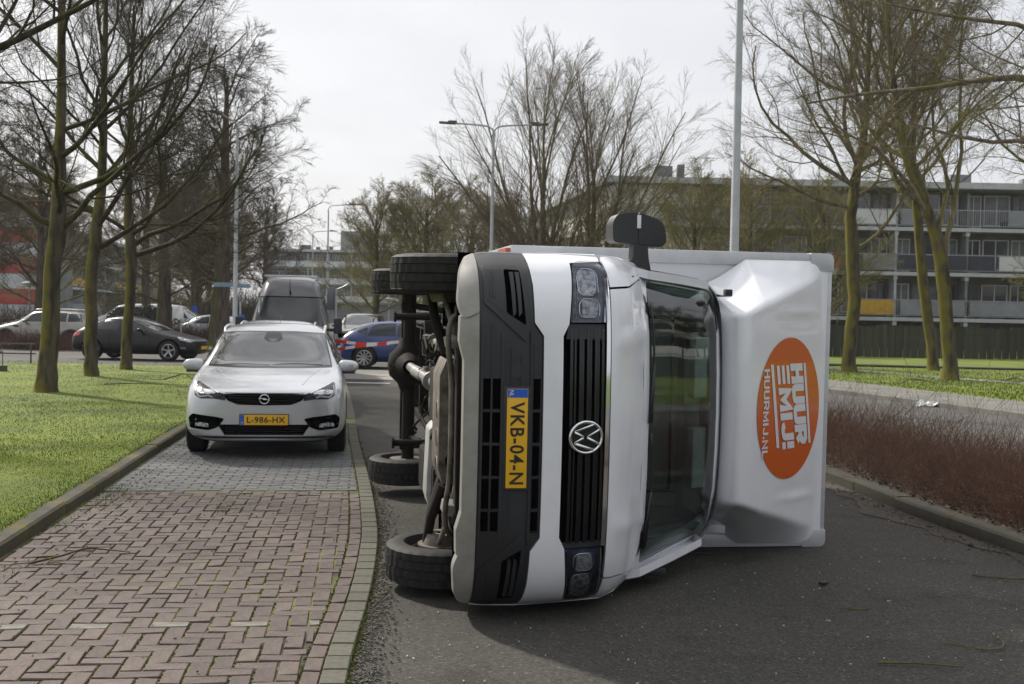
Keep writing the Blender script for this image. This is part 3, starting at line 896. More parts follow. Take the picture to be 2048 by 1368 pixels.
def bark_mat(name, dark, light, moss, mossamt, dirx=-1.0):
    m = bpy.data.materials.new(name); m.use_nodes = True
    n, l = m.node_tree.nodes, m.node_tree.links
    b = n['Principled BSDF']; b.inputs['Roughness'].default_value = 0.92
    b.inputs['Specular IOR Level'].default_value = 0.2
    tcn = n.new('ShaderNodeTexCoord')
    mp_ = n.new('ShaderNodeMapping'); mp_.inputs['Scale'].default_value = (9, 9, 1.6)
    l.new(tcn.outputs['Object'], mp_.inputs[0])
    a = n.new('ShaderNodeTexNoise'); a.inputs['Scale'].default_value = 1.0; a.inputs['Detail'].default_value = 7
    l.new(mp_.outputs[0], a.inputs['Vector'])
    r = n.new('ShaderNodeValToRGB'); r.color_ramp.elements[0].position = 0.35; r.color_ramp.elements[1].position = 0.65
    r.color_ramp.elements[0].color = (*dark, 1); r.color_ramp.elements[1].color = (*light, 1)
    l.new(a.outputs[0], r.inputs[0])
    # moss in patches, also painting the sunlit left and upper sides lighter
    g = n.new('ShaderNodeNewGeometry'); sx = n.new('ShaderNodeVectorMath'); sx.operation = 'DOT_PRODUCT'; sx.inputs[1].default_value = (dirx * .8, -0.2, .55)
    l.new(g.outputs['Normal'], sx.inputs[0])
    b2 = n.new('ShaderNodeTexNoise'); b2.inputs['Scale'].default_value = 2.2; b2.inputs['Detail'].default_value = 6
    l.new(tcn.outputs['Object'], b2.inputs['Vector'])
    ad = n.new('ShaderNodeMath'); ad.operation = 'MULTIPLY_ADD'; ad.inputs[1].default_value = 0.34
    l.new(sx.outputs['Value'], ad.inputs[0]); l.new(b2.outputs[0], ad.inputs[2])
    r2 = n.new('ShaderNodeValToRGB'); r2.color_ramp.elements[0].position = 0.62 - mossamt * .25; r2.color_ramp.elements[1].position = 0.82 - mossamt * .2
    l.new(ad.outputs[0], r2.inputs[0])
    mxx = n.new('ShaderNodeMix'); mxx.data_type = 'RGBA'; mxx.inputs[7].default_value = (*moss, 1)
    l.new(r2.outputs[0], mxx.inputs[0]); l.new(r.outputs[0], mxx.inputs[6]); l.new(mxx.outputs[2], b.inputs['Base Color'])
    bp = n.new('ShaderNodeBump'); bp.inputs['Strength'].default_value = 0.9; bp.inputs['Distance'].default_value = 0.03
    l.new(a.outputs[0], bp.inputs['Height']); l.new(bp.outputs[0], b.inputs['Normal'])
    return m
M['bark'] = bark_mat('mossy bark', (0.030, 0.025, 0.018), (0.100, 0.082, 0.058), (0.135, 0.120, 0.026), 0.50)
M['bark_twig'] = bark_mat('twig bark', (0.024, 0.019, 0.015), (0.060, 0.048, 0.037), (0.070, 0.068, 0.016), 0.3)  # branches of the left row, darkened to stand for their backlight
M['bark_right'] = bark_mat('brown twig bark', (0.105, 0.080, 0.066), (0.22, 0.175, 0.145), (0.11, 0.105, 0.022), 0.35)
M['bark_pale'] = bark_mat('olive twig bark', (0.115, 0.096, 0.060), (0.24, 0.205, 0.135), (0.19, 0.18, 0.045), 0.5)
M['bark_dark'] = bark_mat('dark brown twigs', (0.055, 0.042, 0.035), (0.125, 0.095, 0.078), (0.07, 0.07, 0.02), 0.15)
M['bark_red'] = mat('red brown twigs', (0.125, 0.066, 0.046), 0.85, spec=.1, noise=(3, 0.4, (0.052, 0.032, 0.024)))

def tree(loc, label, trunk, seed, group=None, k=(11, 8, 6, 4), Ls=(4.5, .5, .45, .45), t0=.3, ang=.95, up=(.10, .06, .03), wander=(.15, .17, .20),
         r0=.15, fork=3.0, barkc='bark_twig', minr=.0035, name='bare_tree', rz=0, dirs=None, angs=(.66, .55, .55), lean=None, trunkm='bark'):
    """trunk: list of (dx,dy,z,radius); limbs leave it above fork"""
    r = np.random.default_rng(seed)
    t = thing(name, label, 'tree', loc, rz, group)
    tp = np.array([p[:3] for p in trunk], float); tr = np.array([p[3] for p in trunk], float)
    q = smooth_path([tuple(a) for a in tp], 4); rq = np.interp(np.linspace(0, 1, len(q)), np.linspace(0, 1, len(tr)), tr)
    q = np.array([tuple(a) for a in q])
    q[1:-1] += r.normal(0, .012, (len(q) - 2, 3))
    mb_pts = q[None]; mb_r = rq[None].copy()
    mb_r[0, 0] *= 1.22
    mkobj('trunk', tubes_mesh('trunk', [(mb_pts, mb_r, 14)], M[trunkm]), t)
    # limbs
    n1 = k[0]; zs = np.sort(r.uniform(0, 1, n1)) if True else None
    zs = (np.arange(n1) + r.uniform(0, .8, n1)) / n1
    hmax = q[-1, 2]; hz = fork + (hmax - fork) * zs * .98
    P0 = np.stack([np.interp(hz, q[:, 2], q[:, i]) for i in range(3)], 1)
    az = np.arange(n1) * 2.4 + r.uniform(-.5, .5, n1) + seed
    el = np.pi / 2 - ang * (1 - .55 * zs) * r.uniform(.8, 1.2, n1)
    D0 = np.stack([np.cos(az) * np.cos(el), np.sin(az) * np.cos(el), np.sin(el)], 1)
    if dirs is not None:
        for i_, (zz, dx, dy, dz, ll) in enumerate(dirs):
            P0[i_] = [np.interp(zz, q[:, 2], q[:, j_]) for j_ in range(3)]; D0[i_] = (dx, dy, dz)
    L = Ls[0] * (1 - .45 * zs) * r.uniform(.8, 1.15, n1)
    if dirs is not None:
        for i_, dd in enumerate(dirs): L[i_] = dd[4]
    rbase = np.interp(hz, q[:, 2], rq)
    R0 = np.minimum(rbase * .55, .014 + L * .0115)
    g = []
    p, d = grow(r, P0, D0, L, R0, 9, wander[0], up[0], .22); g.append((p, d, 7))
    P, D, L2, R2 = spawn(r, p, d, L, k[1], .16, .98, angs[0], Ls[1], .42)
    p, d = grow(r, P, D, L2, np.maximum(R2, minr * 1.8), 6, wander[1], up[1], .3); g.append((p, d, 5))
    P, D, L3, R3 = spawn(r, p, d, L2, k[2], .15, 1., angs[1], Ls[2], .45)
    p, d = grow(r, P, D, L3, np.maximum(R3, minr * 1.2), 4, wander[2], up[2], .45); g.append((p, d, 3))
    if len(k) > 3 and k[3]:
        P, D, L4, R4 = spawn(r, p, d, L3, k[3], .12, 1., angs[2], Ls[3] * 1.3, .6, taper=.3)
        p, d = grow(r, P, D, L4, np.maximum(R4, minr), 1, wander[2] * 1.1, up[2], .45); g.append((p, d, 3))
    mkobj('crown', tubes_mesh('crown', g, M[barkc]), t)
    return t
def gz(x, y): return 0.1

# left row, on the lawn
tree((-8.75, 21.1, .08), 'nearest of the three mossy trees on the left lawn, thickest trunk, forked low', [(0, 0, -.1, .25), (.05, 0, .5, .175), (.10, .05, 2, .150), (.16, .1, 3.1, .155), (.18, .15, 4.6, .10), (.2, .1, 7, .07), (.2, .2, 10.5, .03)], 11,
     'young trees on the left lawn', k=(18, 11, 9, 8), Ls=(5.2, .54, .46, .5), fork=2.9, minr=.0028, ang=1.05, up=(.05, .03, .02), dirs=[(3.0, .8, -.1, .50, 4.4), (3.05, -.85, -.1, .35, 3.8), (3.7, .9, .1, .30, 4.4), (4.4, .8, -.4, .35, 4.2), (3.3, .3, -.9, .4, 3.6), (3.9, -.8, .4, .4, 3.6), (4.9, .95, .2, .25, 4.2)])
tree((-9.65, 25.8, .08), 'middle of the three mossy trees on the left lawn, straight upright trunk', [(0, 0, -.1, .20), (0, 0, .5, .145), (-.02, 0, 2.2, .130), (.1, 0, 3.4, .13), (.2, .05, 5.5, .09), (.2, .1, 10, .03)], 12,
     'young trees on the left lawn', k=(16, 11, 9, 8), Ls=(5.0, .54, .46, .5), fork=3.0, minr=.003, ang=1.0, dirs=[(2.9, .85, 0, .45, 4.4), (3.4, .8, -.5, .6, 4.6), (3.8, -.8, 0, .5, 3.8)])
tree((-10.15, 29.6, .08), 'farthest and slimmest of the three mossy trees on the left lawn, low bough reaching right', [(0, 0, -.1, .18), (0, 0, .5, .14), (.08, 0, 2.0, .125), (.1, 0, 3.1, .15), (.0, 0, 4.5, .10), (.1, 0, 9.5, .03)], 13,
     'young trees on the left lawn', k=(17, 11, 9, 8), Ls=(5.4, .52, .46, .5), fork=3.0, minr=.0035, ang=1.0, dirs=[(2.95, .92, -.1, .30, 5.0), (3.2, .85, .2, .50, 5.0), (3.5, .9, -.3, .6, 5.0), (3.6, -.8, -.3, .5, 4.0)])
tree((-9.9, 16.2, .08), 'tree just outside the left edge whose boughs cross the upper left corner', [(0, 0, -.1, .22), (0, 0, 1, .19), (.1, 0, 3.2, .17), (.3, 0, 5, .12), (.3, 0, 9, .04)], 14,
     None, k=(12, 9, 8, 4), Ls=(5.0, .5, .46, .5), fork=3.2, minr=.0026, ang=1.0, dirs=[(4.6, .95, .1, .30, 5.6), (3.4, .9, .35, .45, 5.0), (5.2, .9, -.1, .5, 4.6)])
# large dark tree behind the grey cars
dt = tree((-13.0, 50.0, 0), 'big dark dense tree behind the parked cars, left of the street', [(0, 0, -.1, .55), (0, 0, 1.5, .42), (.1, 0, 4, .34), (.1, .1, 8, .2), (.2, 0, 12.0, .05)], 21,
     None, k=(30, 13, 9, 7), Ls=(4.9, .52, .46, .5), fork=2.3, ang=1.25, up=(.02, -.05, -.05), wander=(.12, .16, .2), barkc='bark_dark', minr=.0055, trunkm='bark_dark')
c = copy_tree(dt); c.location = (-16.4, 53.0, 0); c.rotation_euler = (0, 0, 2.0); c.scale = (.85, .85, .80); c['label'] = 'second dark tree, smaller and just left of the biggest dark one'
# multi-stemmed fan shaped trees behind the van
def vase(loc, label, seed, h=1.0, rz=0, **kw):
    r = random.Random(seed); dirs = []
    for i in range(15):
        a = i * 2.4 + seed; s = r.uniform(.08, 1.25)
        dirs.append((1.4 + 1.6 * r.random(), math.cos(a) * s, math.sin(a) * s, 1.0, 9.9 * h * r.uniform(.82, 1.05) * (1 - .20 * s)))
    return tree(loc, label, [(0, 0, -.1, .34), (0, 0, 1, .27), (.05, 0, 2, .24), (0, .1, 4.2, .14), (0, .1, 8, .06)], seed, None, k=(20, 16, 8, 4), Ls=(8, .42, .54, .55),
                fork=1.6, ang=.5, up=(.0, .006, .0), wander=(.04, .06, .08), dirs=dirs, angs=(.46, .40, .42), barkc='bark_right', minr=.0042, rz=rz, name='multi_stem_tree', **kw)
vt = vase((1.15, 45.0, 0), 'left of two tall fan shaped bare trees rising behind the box van', 31, .97)
c = copy_tree(vt); c.location = (3.3, 46.2, 0); c.rotation_euler = (0, 0, 2.1); c.scale = (1.0, 1.0, .97); c['label'] = 'right of two tall fan shaped bare trees rising behind the box van'
# bushy row between lamp posts
bt = tree((-7.6, 62, 0), 'leftmost of the low bushy olive trees behind the overturned wheels', [(0, 0, -.1, .26), (0, 0, 1.5, .2), (.1, 0, 3, .16), (0, 0, 6.8, .05)], 41, 'bushy olive trees across the junction',
          k=(26, 12, 9, 6), Ls=(4.2, .52, .48, .5), fork=1.2, ang=1.05, up=(.04, .015, .01), wander=(.10, .12, .14), barkc='bark_pale', minr=.005)
for (x, y, s, a, lab, g) in [
    (-4.9, 63, 1.08, 1.0, 'second bushy olive tree from the left, behind the rear tyre of the van', 'bushy olive trees across the junction'),
    (-7.4, 84, 1.25, 3.3, 'olive tree far behind, between the single arm lamp post and the van', None),
    (-2.2, 61, 1.0, 2.2, 'third bushy olive tree from the left, left of the twin armed lamp post', 'bushy olive trees across the junction'),
    (0.2, 65, .95, 4.2, 'bushy olive tree right behind the twin armed lamp post', 'bushy olive trees across the junction'),
    (9.1, 57, 1.06, .5, 'dense olive tree against the flats, right of the van mirror', 'olive trees in front of the right flats'),
    (12.6, 60, 1.16, 3.1, 'dense olive tree against the flats, left of the thick lamp pole', 'olive trees in front of the right flats'),
    (15.9, 58, 1.05, 5.1, 'dense olive tree against the flats, right of the thick lamp pole', 'olive trees in front of the right flats'),
    (25.2, 50, .82, 1.7, 'yellow green bushy tree at the right edge in front of the flats', None),
    (-27, 66, 1.1, .3, 'bushy tree in front of the gallery flats behind the black car', None),
    (-21.5, 76, 1.15, 1.3, 'bushy tree in front of the far end of the left flats', None)]:
    c = copy_tree(bt); c.location = (x, y, 0); c.rotation_euler = (0, 0, a); c.scale = (s * (1.08 if x > 5 else 1.3), s * (1.08 if x > 5 else 1.3), s * 1.02); c['label'] = lab
    if g: c['group'] = g
    elif 'group' in c: del c['group']
# right lawn trees
tree((10.9, 36.3, .06), 'left of the three mossy trees on the right lawn, single straight trunk by the van', [(0, 0, -.1, .30), (0, 0, .5, .215), (.1, 0, 2.4, .20), (.0, 0, 4.0, .21), (-.05, 0, 5.4, .17), (.3, 0, 8, .12), (.4, 0, 12, .04)], 51,
     'mossy trees on the right lawn', k=(26, 12, 9, 8), Ls=(6.4, .50, .46, .5), fork=4.0, ang=1.1, up=(.08, .05, .03), barkc='bark_right', minr=.0038,
     dirs=[(3.9, .8, 0, .55, 4.8), (5.3, -.95, 0, .12, 4.6), (6.0, -.85, .1, .5, 6.0), (6.6, -.7, -.3, .6, 6)])
tree((14.5, 38.7, .06), 'middle and slimmest of the three mossy trees on the right lawn', [(0, 0, -.1, .27), (-.03, 0, .5, .185), (-.4, 0, 3, .175), (-.7, 0, 5.5, .15), (-.9, 0, 8, .10), (-.9, 0, 12.5, .04)], 52,
     'mossy trees on the right lawn', k=(18, 11, 9, 8), Ls=(5.8, .52, .46, .5), fork=5.4, ang=.85, up=(.06, .05, .03), barkc='bark_right', minr=.004)
tree((12.55, 32.2, .06), 'right of the three mossy trees on the right lawn, thick trunk forking into two stems', [(0, 0, -.1, .31), (0, 0, .5, .20), (-.15, 0, 1.8, .19), (-.3, 0, 3.4, .20), (-.75, 0, 4.8, .15), (-1.5, 0, 6.6, .115), (-1.9, 0, 9, .08), (-2.2, 0, 12, .03)], 53,
     'mossy trees on the right lawn', k=(24, 12, 9, 8), Ls=(5.6, .50, .46, .5), fork=4.6, ang=.95, up=(.05, .05, .03), barkc='bark_right', minr=.0036,
     dirs=[(3.3, .22, 0, 1.0, 8.2), (3.45, -.28, .1, 1.0, 8.5), (4.6, -.75, -.2, .45, 5.2), (4.0, .12, .1, 1.0, 8.0)])
tree((13.0, 22.4, .05), 'tree just outside the right edge whose long boughs arch into the upper right corner', [(0, 0, -.1, .33), (0, 0, 1, .25), (0, 0, 4.2, .24), (.1, 0, 6, .18), (.2, 0, 11, .06)], 54,
     None, k=(14, 11, 9, 7), Ls=(6.0, .5, .46, .5), fork=4.4, ang=1.0, up=(.0, .03, .03), barkc='bark_right', minr=.003,
     dirs=[(5.6, -.95, .15, .42, 7.4), (5.3, -1.0, -.2, .22, 6.6), (5.0, -.95, .3, .05, 6.0), (6.2, -.8, .2, .7, 6.2), (4.5, -.9, .4, .1, 4.6)])
# darker trees behind the left cars
bt2 = tree((-24.0, 57, 0), 'dark bare tree behind the beige car, left of the black car', [(0, 0, -.1, .3), (0, 0, 1.5, .24), (.1, 0, 4, .2), (0, 0, 9.5, .06)], 61, 'dark trees along the far car park',
           k=(22, 12, 8, 7), Ls=(4.8, .5, .48, .5), fork=2.6, ang=1.0, up=(.05, .04, .02), barkc='bark_dark', minr=.0065, trunkm='bark_dark')
for (x, y, s, a, lab) in [(-29.5, 60, 1.0, 1.0, 'dark bare tree in front of the striped stair tower'), (-33, 66, 1.15, 2.0, 'dark bare tree at the left edge behind the street lantern'),
                          (-19.5, 60, 1.0, 3.0, 'dark bare tree behind the black car roof'),
                          (-38, 80, 1.4, 5.0, 'dark bare tree farthest left, behind the blue and red tower'), (-19.8, 70, 1.1, 1.6, 'dark bare tree behind the smaller of the two big dark trees'),
                          (-24, 92, 1.25, 2.6, 'dark bare tree far away behind the white delivery van'), (-21.5, 98, 1.1, 3.4, 'dark bare tree far away between the name sign and the grey van'),
                          (-28, 108, 1.2, 4.4, 'dark bare tree far away, left of the lamp post with the name sign'), (-33, 122, 1.3, .9, 'dark bare tree at the far end of the yellow panelled flats'), (-23.5, 84, 1.1, 5.6, 'dark bare tree far behind the roof of the black car')]:
    c = copy_tree(bt2); c.location = (x, y, 0); c.rotation_euler = (0, 0, a); c.scale = (s, s, s); c['label'] = lab
# trees on the camera's side of the street (they show in the windscreens)
for (x, y, s, a, lab) in [(9.5, -24, 1.3, 1.0, 'tree behind the photographer, right of the street'), (-9, -22, 1.2, 2.5, 'tree behind the photographer, left of the street'),
                          (-1.5, -34, 1.2, 4.2, 'tree far behind the photographer at the street end'), (15, -14, 1.2, 5.2, 'tree behind the photographer, beyond the side lane')]:
    c = copy_tree(bt2); c.location = (x, y, 0); c.rotation_euler = (0, 0, a); c.scale = (s, s, s); c['label'] = lab; del c['group']

# ---------------------------------------------------------------- red twig hedge in the planting bed
def hedge(name, label, fn, n, hgt, seed, r0=.0022, m='bark_red', cat='hedge', kseg=4, lean=.9):
    r = np.random.default_rng(seed)
    P = fn(r, n); N = len(P)
    a = r.uniform(0, 2 * np.pi, N); s = r.uniform(.1, lean, N)
    D = np.stack([np.cos(a) * s, np.sin(a) * s, np.ones(N)], 1)
    L = hgt * r.uniform(.45, 1.15, N)
    p1, d1 = grow(r, P, D, L, np.full(N, r0), 3, .30, -.07, .45)
    Q, D2, L2, R2 = spawn(r, p1, d1, L, 2, .3, .95, .7, .55, .75)
    p2, d2 = grow(r, Q, D2, L2, R2, 2, .22, -.02, .5)
    me = tubes_mesh(name, [(p1, d1, 3), (p2, d2, 3)], M[m])
    return tag(mkobj(name, me), label, cat, None, 'stuff')
def bedfn(r, n):
    y = 1 / (1 / 5.0 - r.uniform(0, 1, n) * (1 / 5.0 - 1 / 21.0))
    xk = np.array([interp(RK, q) for q in y])
    x = xk + .17 + 2.0 * r.uniform(0, 1, n) ** 1.15
    return np.stack([x, y, np.full(n, .11)], 1)
hedge('red_twig_hedge', 'low leafless hedge of dense red brown twigs behind the right kerb', bedfn, 13500, .60, 71)
def bedfn2(r, n):
    y = 1 / (1 / 6.0 - r.uniform(0, 1, n) * (1 / 6.0 - 1 / 19.0)); xk = np.array([interp(RK, q) for q in y])
    return np.stack([xk + .5 + r.uniform(0, 1.7, n), y, np.full(n, .11)], 1)
hedge('tall_twigs', 'thin dark shoots standing above the red twig hedge', bedfn2, 420, 1.15, 72, r0=.003, m='bark_dark', lean=.4)
# dry leaves and grass under the hedge
def litter_pts(n, seed):
    r = np.random.default_rng(seed); y = 1 / (1 / 5. - r.uniform(0, 1, n) * (1 / 5. - 1 / 18.)); xk = np.array([interp(RK, q) for q in y])
    return np.stack([xk + .1 + np.abs(r.normal(0, .25, n)), y, np.full(n, .118)], 1)
leaf_m = mat('dry leaves', (0.11, 0.075, 0.045), 0.9, noise=(6, .5, (0.04, 0.025, 0.016)))
blades('leaf_litter', litter_pts(1500, 3), .03, .028, leaf_m, lean=2.5, seed=31)
gl_ = []
for _ in range(900):
    y = 1 / (1 / 5. - rb.random() * (1 / 5. - 1 / 14.)); x = interp(RK, y) - abs(rb.gauss(0, .14)) - .01
    gl_.append((x, y, 0.002))
blades('gutter_leaves', gl_, .013, .022, leaf_m, lean=2.5, seed=32)

# red-brown hedges of the far car park
def hb(x0, x1, y0, y1, z=0):
    return lambda r, n: np.stack([r.uniform(x0, x1, n), r.uniform(y0, y1, n), np.full(n, z)], 1)
hedge('far_hedge', 'low red brown hedge along the car park behind the black car', hb(-19.5, -12.8, 52.5, 54.5, 0), 1500, 1.15, 73, r0=.012, lean=.5)
hedge('far_hedge', 'low red brown hedge in front of the beige car at the left edge', hb(-23, -14.6, 43.2, 44.6, 0), 1300, .85, 74, r0=.010, lean=.5)
hedge('far_hedge', 'tall dense brown thicket far behind the big dark tree, closing the view', hb(-36, -19, 99, 103, 0), 2600, 3.6, 76, r0=.03, lean=.5, m='bark_dark')
hedge('far_hedge', 'tall brown hedge at the far left edge in front of the parked silver car', hb(-30, -22.5, 54, 56.5, 0), 1300, 1.9, 75, r0=.013, lean=.5)

# ================================================================== OVERTURNED BOX VAN
# local frame: x = the van's right (points up, it lies on its left side), y = forward, z = the van's own up
VTH = rad(8.9); VB = 0.015
vF = Vector((math.sin(VTH), -math.cos(VTH), 0)); vU = Vector((math.cos(VTH), math.sin(VTH), 0)); vZ = Vector((0, 0, 1))
vF2 = vF * math.cos(VB) - vZ * math.sin(VB); vR2 = vZ * math.cos(VB) + vF * math.sin(VB)
VM = Matrix(((vR2.x, vF2.x, vU.x, -0.74), (vR2.y, vF2.y, vU.y, 6.75), (vR2.z, vF2.z, vU.z, 1.03), (0, 0, 0, 1)))
van = thing('box_van', 'white box van lying on its left side across the street with an orange logo', 'van', mtx=VM)

PZ = [.25, .30, .40, .55, .70, .80, .90, 1.05, 1.20, 1.30, 1.38, 1.46, 1.80, 2.14, 2.22, 2.30]
PA = [.86, .92, .98, .995, 1.0, .985, .97, .93, .87, .77, .62, .47, .06, -.31, -.42, -.58]
HZ = [.25, .5, 1.2, 1.5, 1.8, 2.2, 2.4]
HWd = [.955, .985, .985, .912, .892, .855, .79]
def hw(z): return float(np.interp(z, HZ, HWd))
def nose(x, z):
    s = min(1.06, abs(x) / hw(z)); a = float(np.interp(z, PZ, PA))
    w = min(1, max(0, (z - 1.15) / .3))
    a -= (1 - w) * (.06 * s * s + .24 * s ** 7 + .10 * s ** 24) + w * (.09 * s * s + .16 * s ** 8)
    return Vector((x, a, z))
FR = Vector((0, 1, 0))
def sym(half):
    """mirror a half outline [(x,z)...] running from the centre out and back"""
    return half + [(-x, z) for x, z in half[::-1] if x > 1e-6]
def vp(name, poly, m, off=0.0, thick=0.03, grid=.07, parent=van, r=None):
    if r: poly = rounded(poly, r)
    return drape(name, poly, nose, FR, m, parent, off, thick, grid)

# backing shell behind all the front panels (dark), then the panels
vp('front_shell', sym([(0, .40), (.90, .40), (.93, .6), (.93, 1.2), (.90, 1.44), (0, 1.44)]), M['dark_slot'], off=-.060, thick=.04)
# lower grey skid panel of the bumper with the raised corners
sk = vp('skid_panel', sym([(0, .335), (.50, .335), (.60, .325), (.66, .36), (.74, .425), (.0, .425)][:5]) if False else
        [(.66, .425), (.63, .33), (.50, .325), (.40, .35), (-.40, .35), (-.50, .325), (-.63, .33), (-.66, .425)], M['skid'], off=.004, thick=.10)
for s in (1, -1):
    vp('bumper_corner', rounded([(s * .655, .425), (s * .615, .345), (s * .70, .315), (s * .88, .335), (s * .955, .38), (s * .975, .425)], [.01, .03, .05, .05, .02, .01]), M['skid'], off=.010, thick=.10, grid=.03)
# black lower bumper with openings cut around the lamps and grille
bl = M['black_plastic']
vp('lower_bumper', [(.975, .418), (.985, .69), (.80, .708), (.60, .712), (.53, .758), (-.53, .758), (-.60, .712), (-.80, .708), (-.985, .69), (-.975, .418), (-.66, .428), (.66, .428)], bl, off=-.004, thick=.05, grid=.05)
# flat black panels painting the shade of slots between the ribs
for (x0, x1) in ((.30, .06), (.055, -.18), (-.185, -.415)):
    pass
slot = M['dark_slot']
xs_ = [.34, .16, -.02, -.20, -.38, -.45]
for a, b in zip([.31, .135, -.04, -.215, -.39], [.145, -.03, -.205, -.38, -.50]):
    for (z0, z1) in ((.448, .487), (.497, .538)):
        if a < .32: vp('lower_slot', [(a, z0), (b + .006, z0), (b + .006, z1), (a, z1)], slot, off=-.002, thick=.0)
    vp('upper_slot', [(a, .712), (b + .006, .712), (b + .006, .750), (a, .750)], slot, off=-.002, thick=.0)
vp('upper_slot', [(.49, .712), (.315, .712), (.315, .750), (.49, .750)], M['black_gloss'], off=-.002, thick=.0)
vp('upper_slot', [(-.49, .712), (-.505, .712), (-.505, .750), (-.49, .750)], M['black_gloss'], off=-.002, thick=.0)
# raised longitudinal ribs
for z0, z1, xa, xb in ((.436, .447, .60, -.60), (.488, .496, .60, -.58), (.540, .556, .55, -.55), (.592, .600, .47, .20), (.645, .655, .44, .22), (.694, .706, .56, -.56)):
    vp('bumper_rib', [(xa, z0), (xb, z0), (xb, z1), (xa, z1)], bl, off=.006, thick=.014, grid=.06)
vp('bumper_rib', [(.44, .592), (-.46, .592), (-.46, .598), (.44, .598)], bl, off=.001, thick=.006)
# tow eye cover
vp('tow_cover', rounded([(.385, .60), (.315, .60), (.315, .652), (.385, .652)], .008), bl, off=.004, thick=.006)
# fog lamp bezels with louvres
for s in (1, -1):
    f = vp('fog_bezel', rounded([(s * .905, .448), (s * .905, .665), (s * .57, .688), (s * .50, .672), (s * .705, .448)], [.02, .05, .03, .02, .01]), bl, off=.010, thick=.015, grid=.04)
    vp('fog_recess', [(s * .885, .458), (s * .885, .552), (s * .655, .552), (s * .735, .458)], bl, off=.0125, thick=0, parent=f)
    vp('fog_opening', rounded([(s * .885, .560), (s * .880, .645), (s * .59, .668), (s * .655, .566)], .012), slot, off=.013, thick=0, parent=f)
    for zz in (.478, .497):
        vp('louvre', [(s * .88, zz), (s * .88, zz + .008), (s * (1.14 - .86 * (zz + .41) * .52), zz + .008), (s * (1.14 - .86 * (zz + .41) * .52), zz)], bl, off=.019, thick=.008, parent=f)
    for zz in (.587, .618):
        vp('louvre', [(s * .87, zz), (s * .87, zz + .022), (s * .655, zz + .028), (s * .635, zz + .012)], bl, off=.017, thick=.008, parent=f)
# white bumper band
wb = [(.985, .695), (.80, .712), (.605, .716), (.535, .766), (-.535, .766), (-.605, .716), (-.80, .712), (-.985, .695),
      (-.992, 1.14), (-.945, 1.13), (-.93, .942), (-.60, .905), (-.535, .872), (.535, .872), (.60, .905), (.93, .942), (.945, 1.13), (.992, 1.14)]
vp('white_bumper', wb, M['van_white'], off=.006, thick=.06, grid=.04)
# upper grille: recessed black field with vertical ribs, chrome strip
gr = vp('grille', [(.535, .880), (.60, .913), (.60, 1.118), (-.60, 1.118), (-.60, .913), (-.535, .880)], slot, off=-.028, thick=.01)
for i, z in enumerate((.915, .940, .968, .985, 1.012, 1.030, 1.058, 1.076, 1.100)):
    vp('grille_rib', [(.575, z), (-.575, z), (-.575, z + (.010 if i % 2 else .016)), (.575, z + (.010 if i % 2 else .016))], M['black_gloss'], off=-.010, thick=.022, parent=gr, grid=.08)
vp('grille_rib', [(.60, .905), (.52, .892), (.52, 1.118), (.60, 1.118)], bl, off=-.012, thick=.02, parent=gr)
vp('grille_rib', [(-.60, .905), (-.57, .892), (-.57, 1.118), (-.60, 1.118)], bl, off=-.012, thick=.02, parent=gr)
vp('chrome_strip', [(.86, 1.128), (-.60, 1.120), (-.60, 1.146), (.86, 1.150)], M['chrome'], off=.004, thick=.03, grid=.05)
# headlights
M['reflector_soft'] = mat('pale lamp reflector', (.80, .82, .86), .22, metal=.15, coat=.8, noise=(34, .5, (.10, .105, .115)), bump=(40, 1.0, .02))  # hardly metallic; the lamp's bright reflections are put into this colour
for s in (1, -1):
    hl = vp('headlight', rounded([(s * .608, .918), (s * .925, .952), (s * .945, 1.00), (s * .945, 1.11), (s * .905, 1.150), (s * .610, 1.130)], [.006, .03, .03, .05, .04, .006]), M['lamp_inner'], off=-.018, thick=.03, grid=.04)
    vp('reflector', rounded([(s * .90, .985), (s * .90, 1.06), (s * .87, 1.085), (s * .78, 1.075), (s * .755, 1.05), (s * .755, .99), (s * .79, .965), (s * .87, .965)], .02), M['reflector_soft'], off=-.010, thick=.01, parent=hl, grid=.03)
    vp('reflector', rounded([(s * .735, .985), (s * .735, 1.06), (s * .71, 1.082), (s * .655, 1.075), (s * .635, 1.06), (s * .635, .985)], .02), M['reflector_soft'], off=-.010, thick=.01, parent=hl, grid=.03)
    # bright rims round the two lamps
    for (xa, xb) in ((.755, .90), (.635, .735)):
        ring = rounded([(s * xb, .985), (s * xb, 1.062), (s * (xb - .03), 1.088), (s * (xa + .01), 1.084), (s * xa, 1.06), (s * xa, .985), (s * (xa + .02), .966), (s * (xb - .03), .966)], .02)
        mbr = MB(); mbr.tube([nose(a, b) + FR * -.004 for a, b in ring] + [nose(*ring[0]) + FR * -.004], .0035, 5, False)
        mbr.build('lamp_rim', M['chrome'], hl, 180)
    for q in range(4):
        zz = .930 + q * .009
        vp('marker_rib', [(s * .62, zz), (s * .90, zz + .022), (s * .90, zz + .025), (s * .62, zz + .003)], M['chrome_dull'] if s > 0 else M['lamp_inner'], off=-.012, thick=.004, parent=hl, grid=.08)
    vp('chrome_bar', [(s * .612, 1.112), (s * .90, 1.135), (s * .90, 1.146), (s * .612, 1.128)], M['chrome'], off=-.004, thick=.012, parent=hl)
    vp('lens', rounded([(s * .608, .918), (s * .925, .952), (s * .945, 1.00), (s * .945, 1.11), (s * .905, 1.150), (s * .610, 1.130)], [.006, .03, .03, .05, .04, .006]), M['lens'], off=.006, thick=.01, parent=hl, grid=.04)
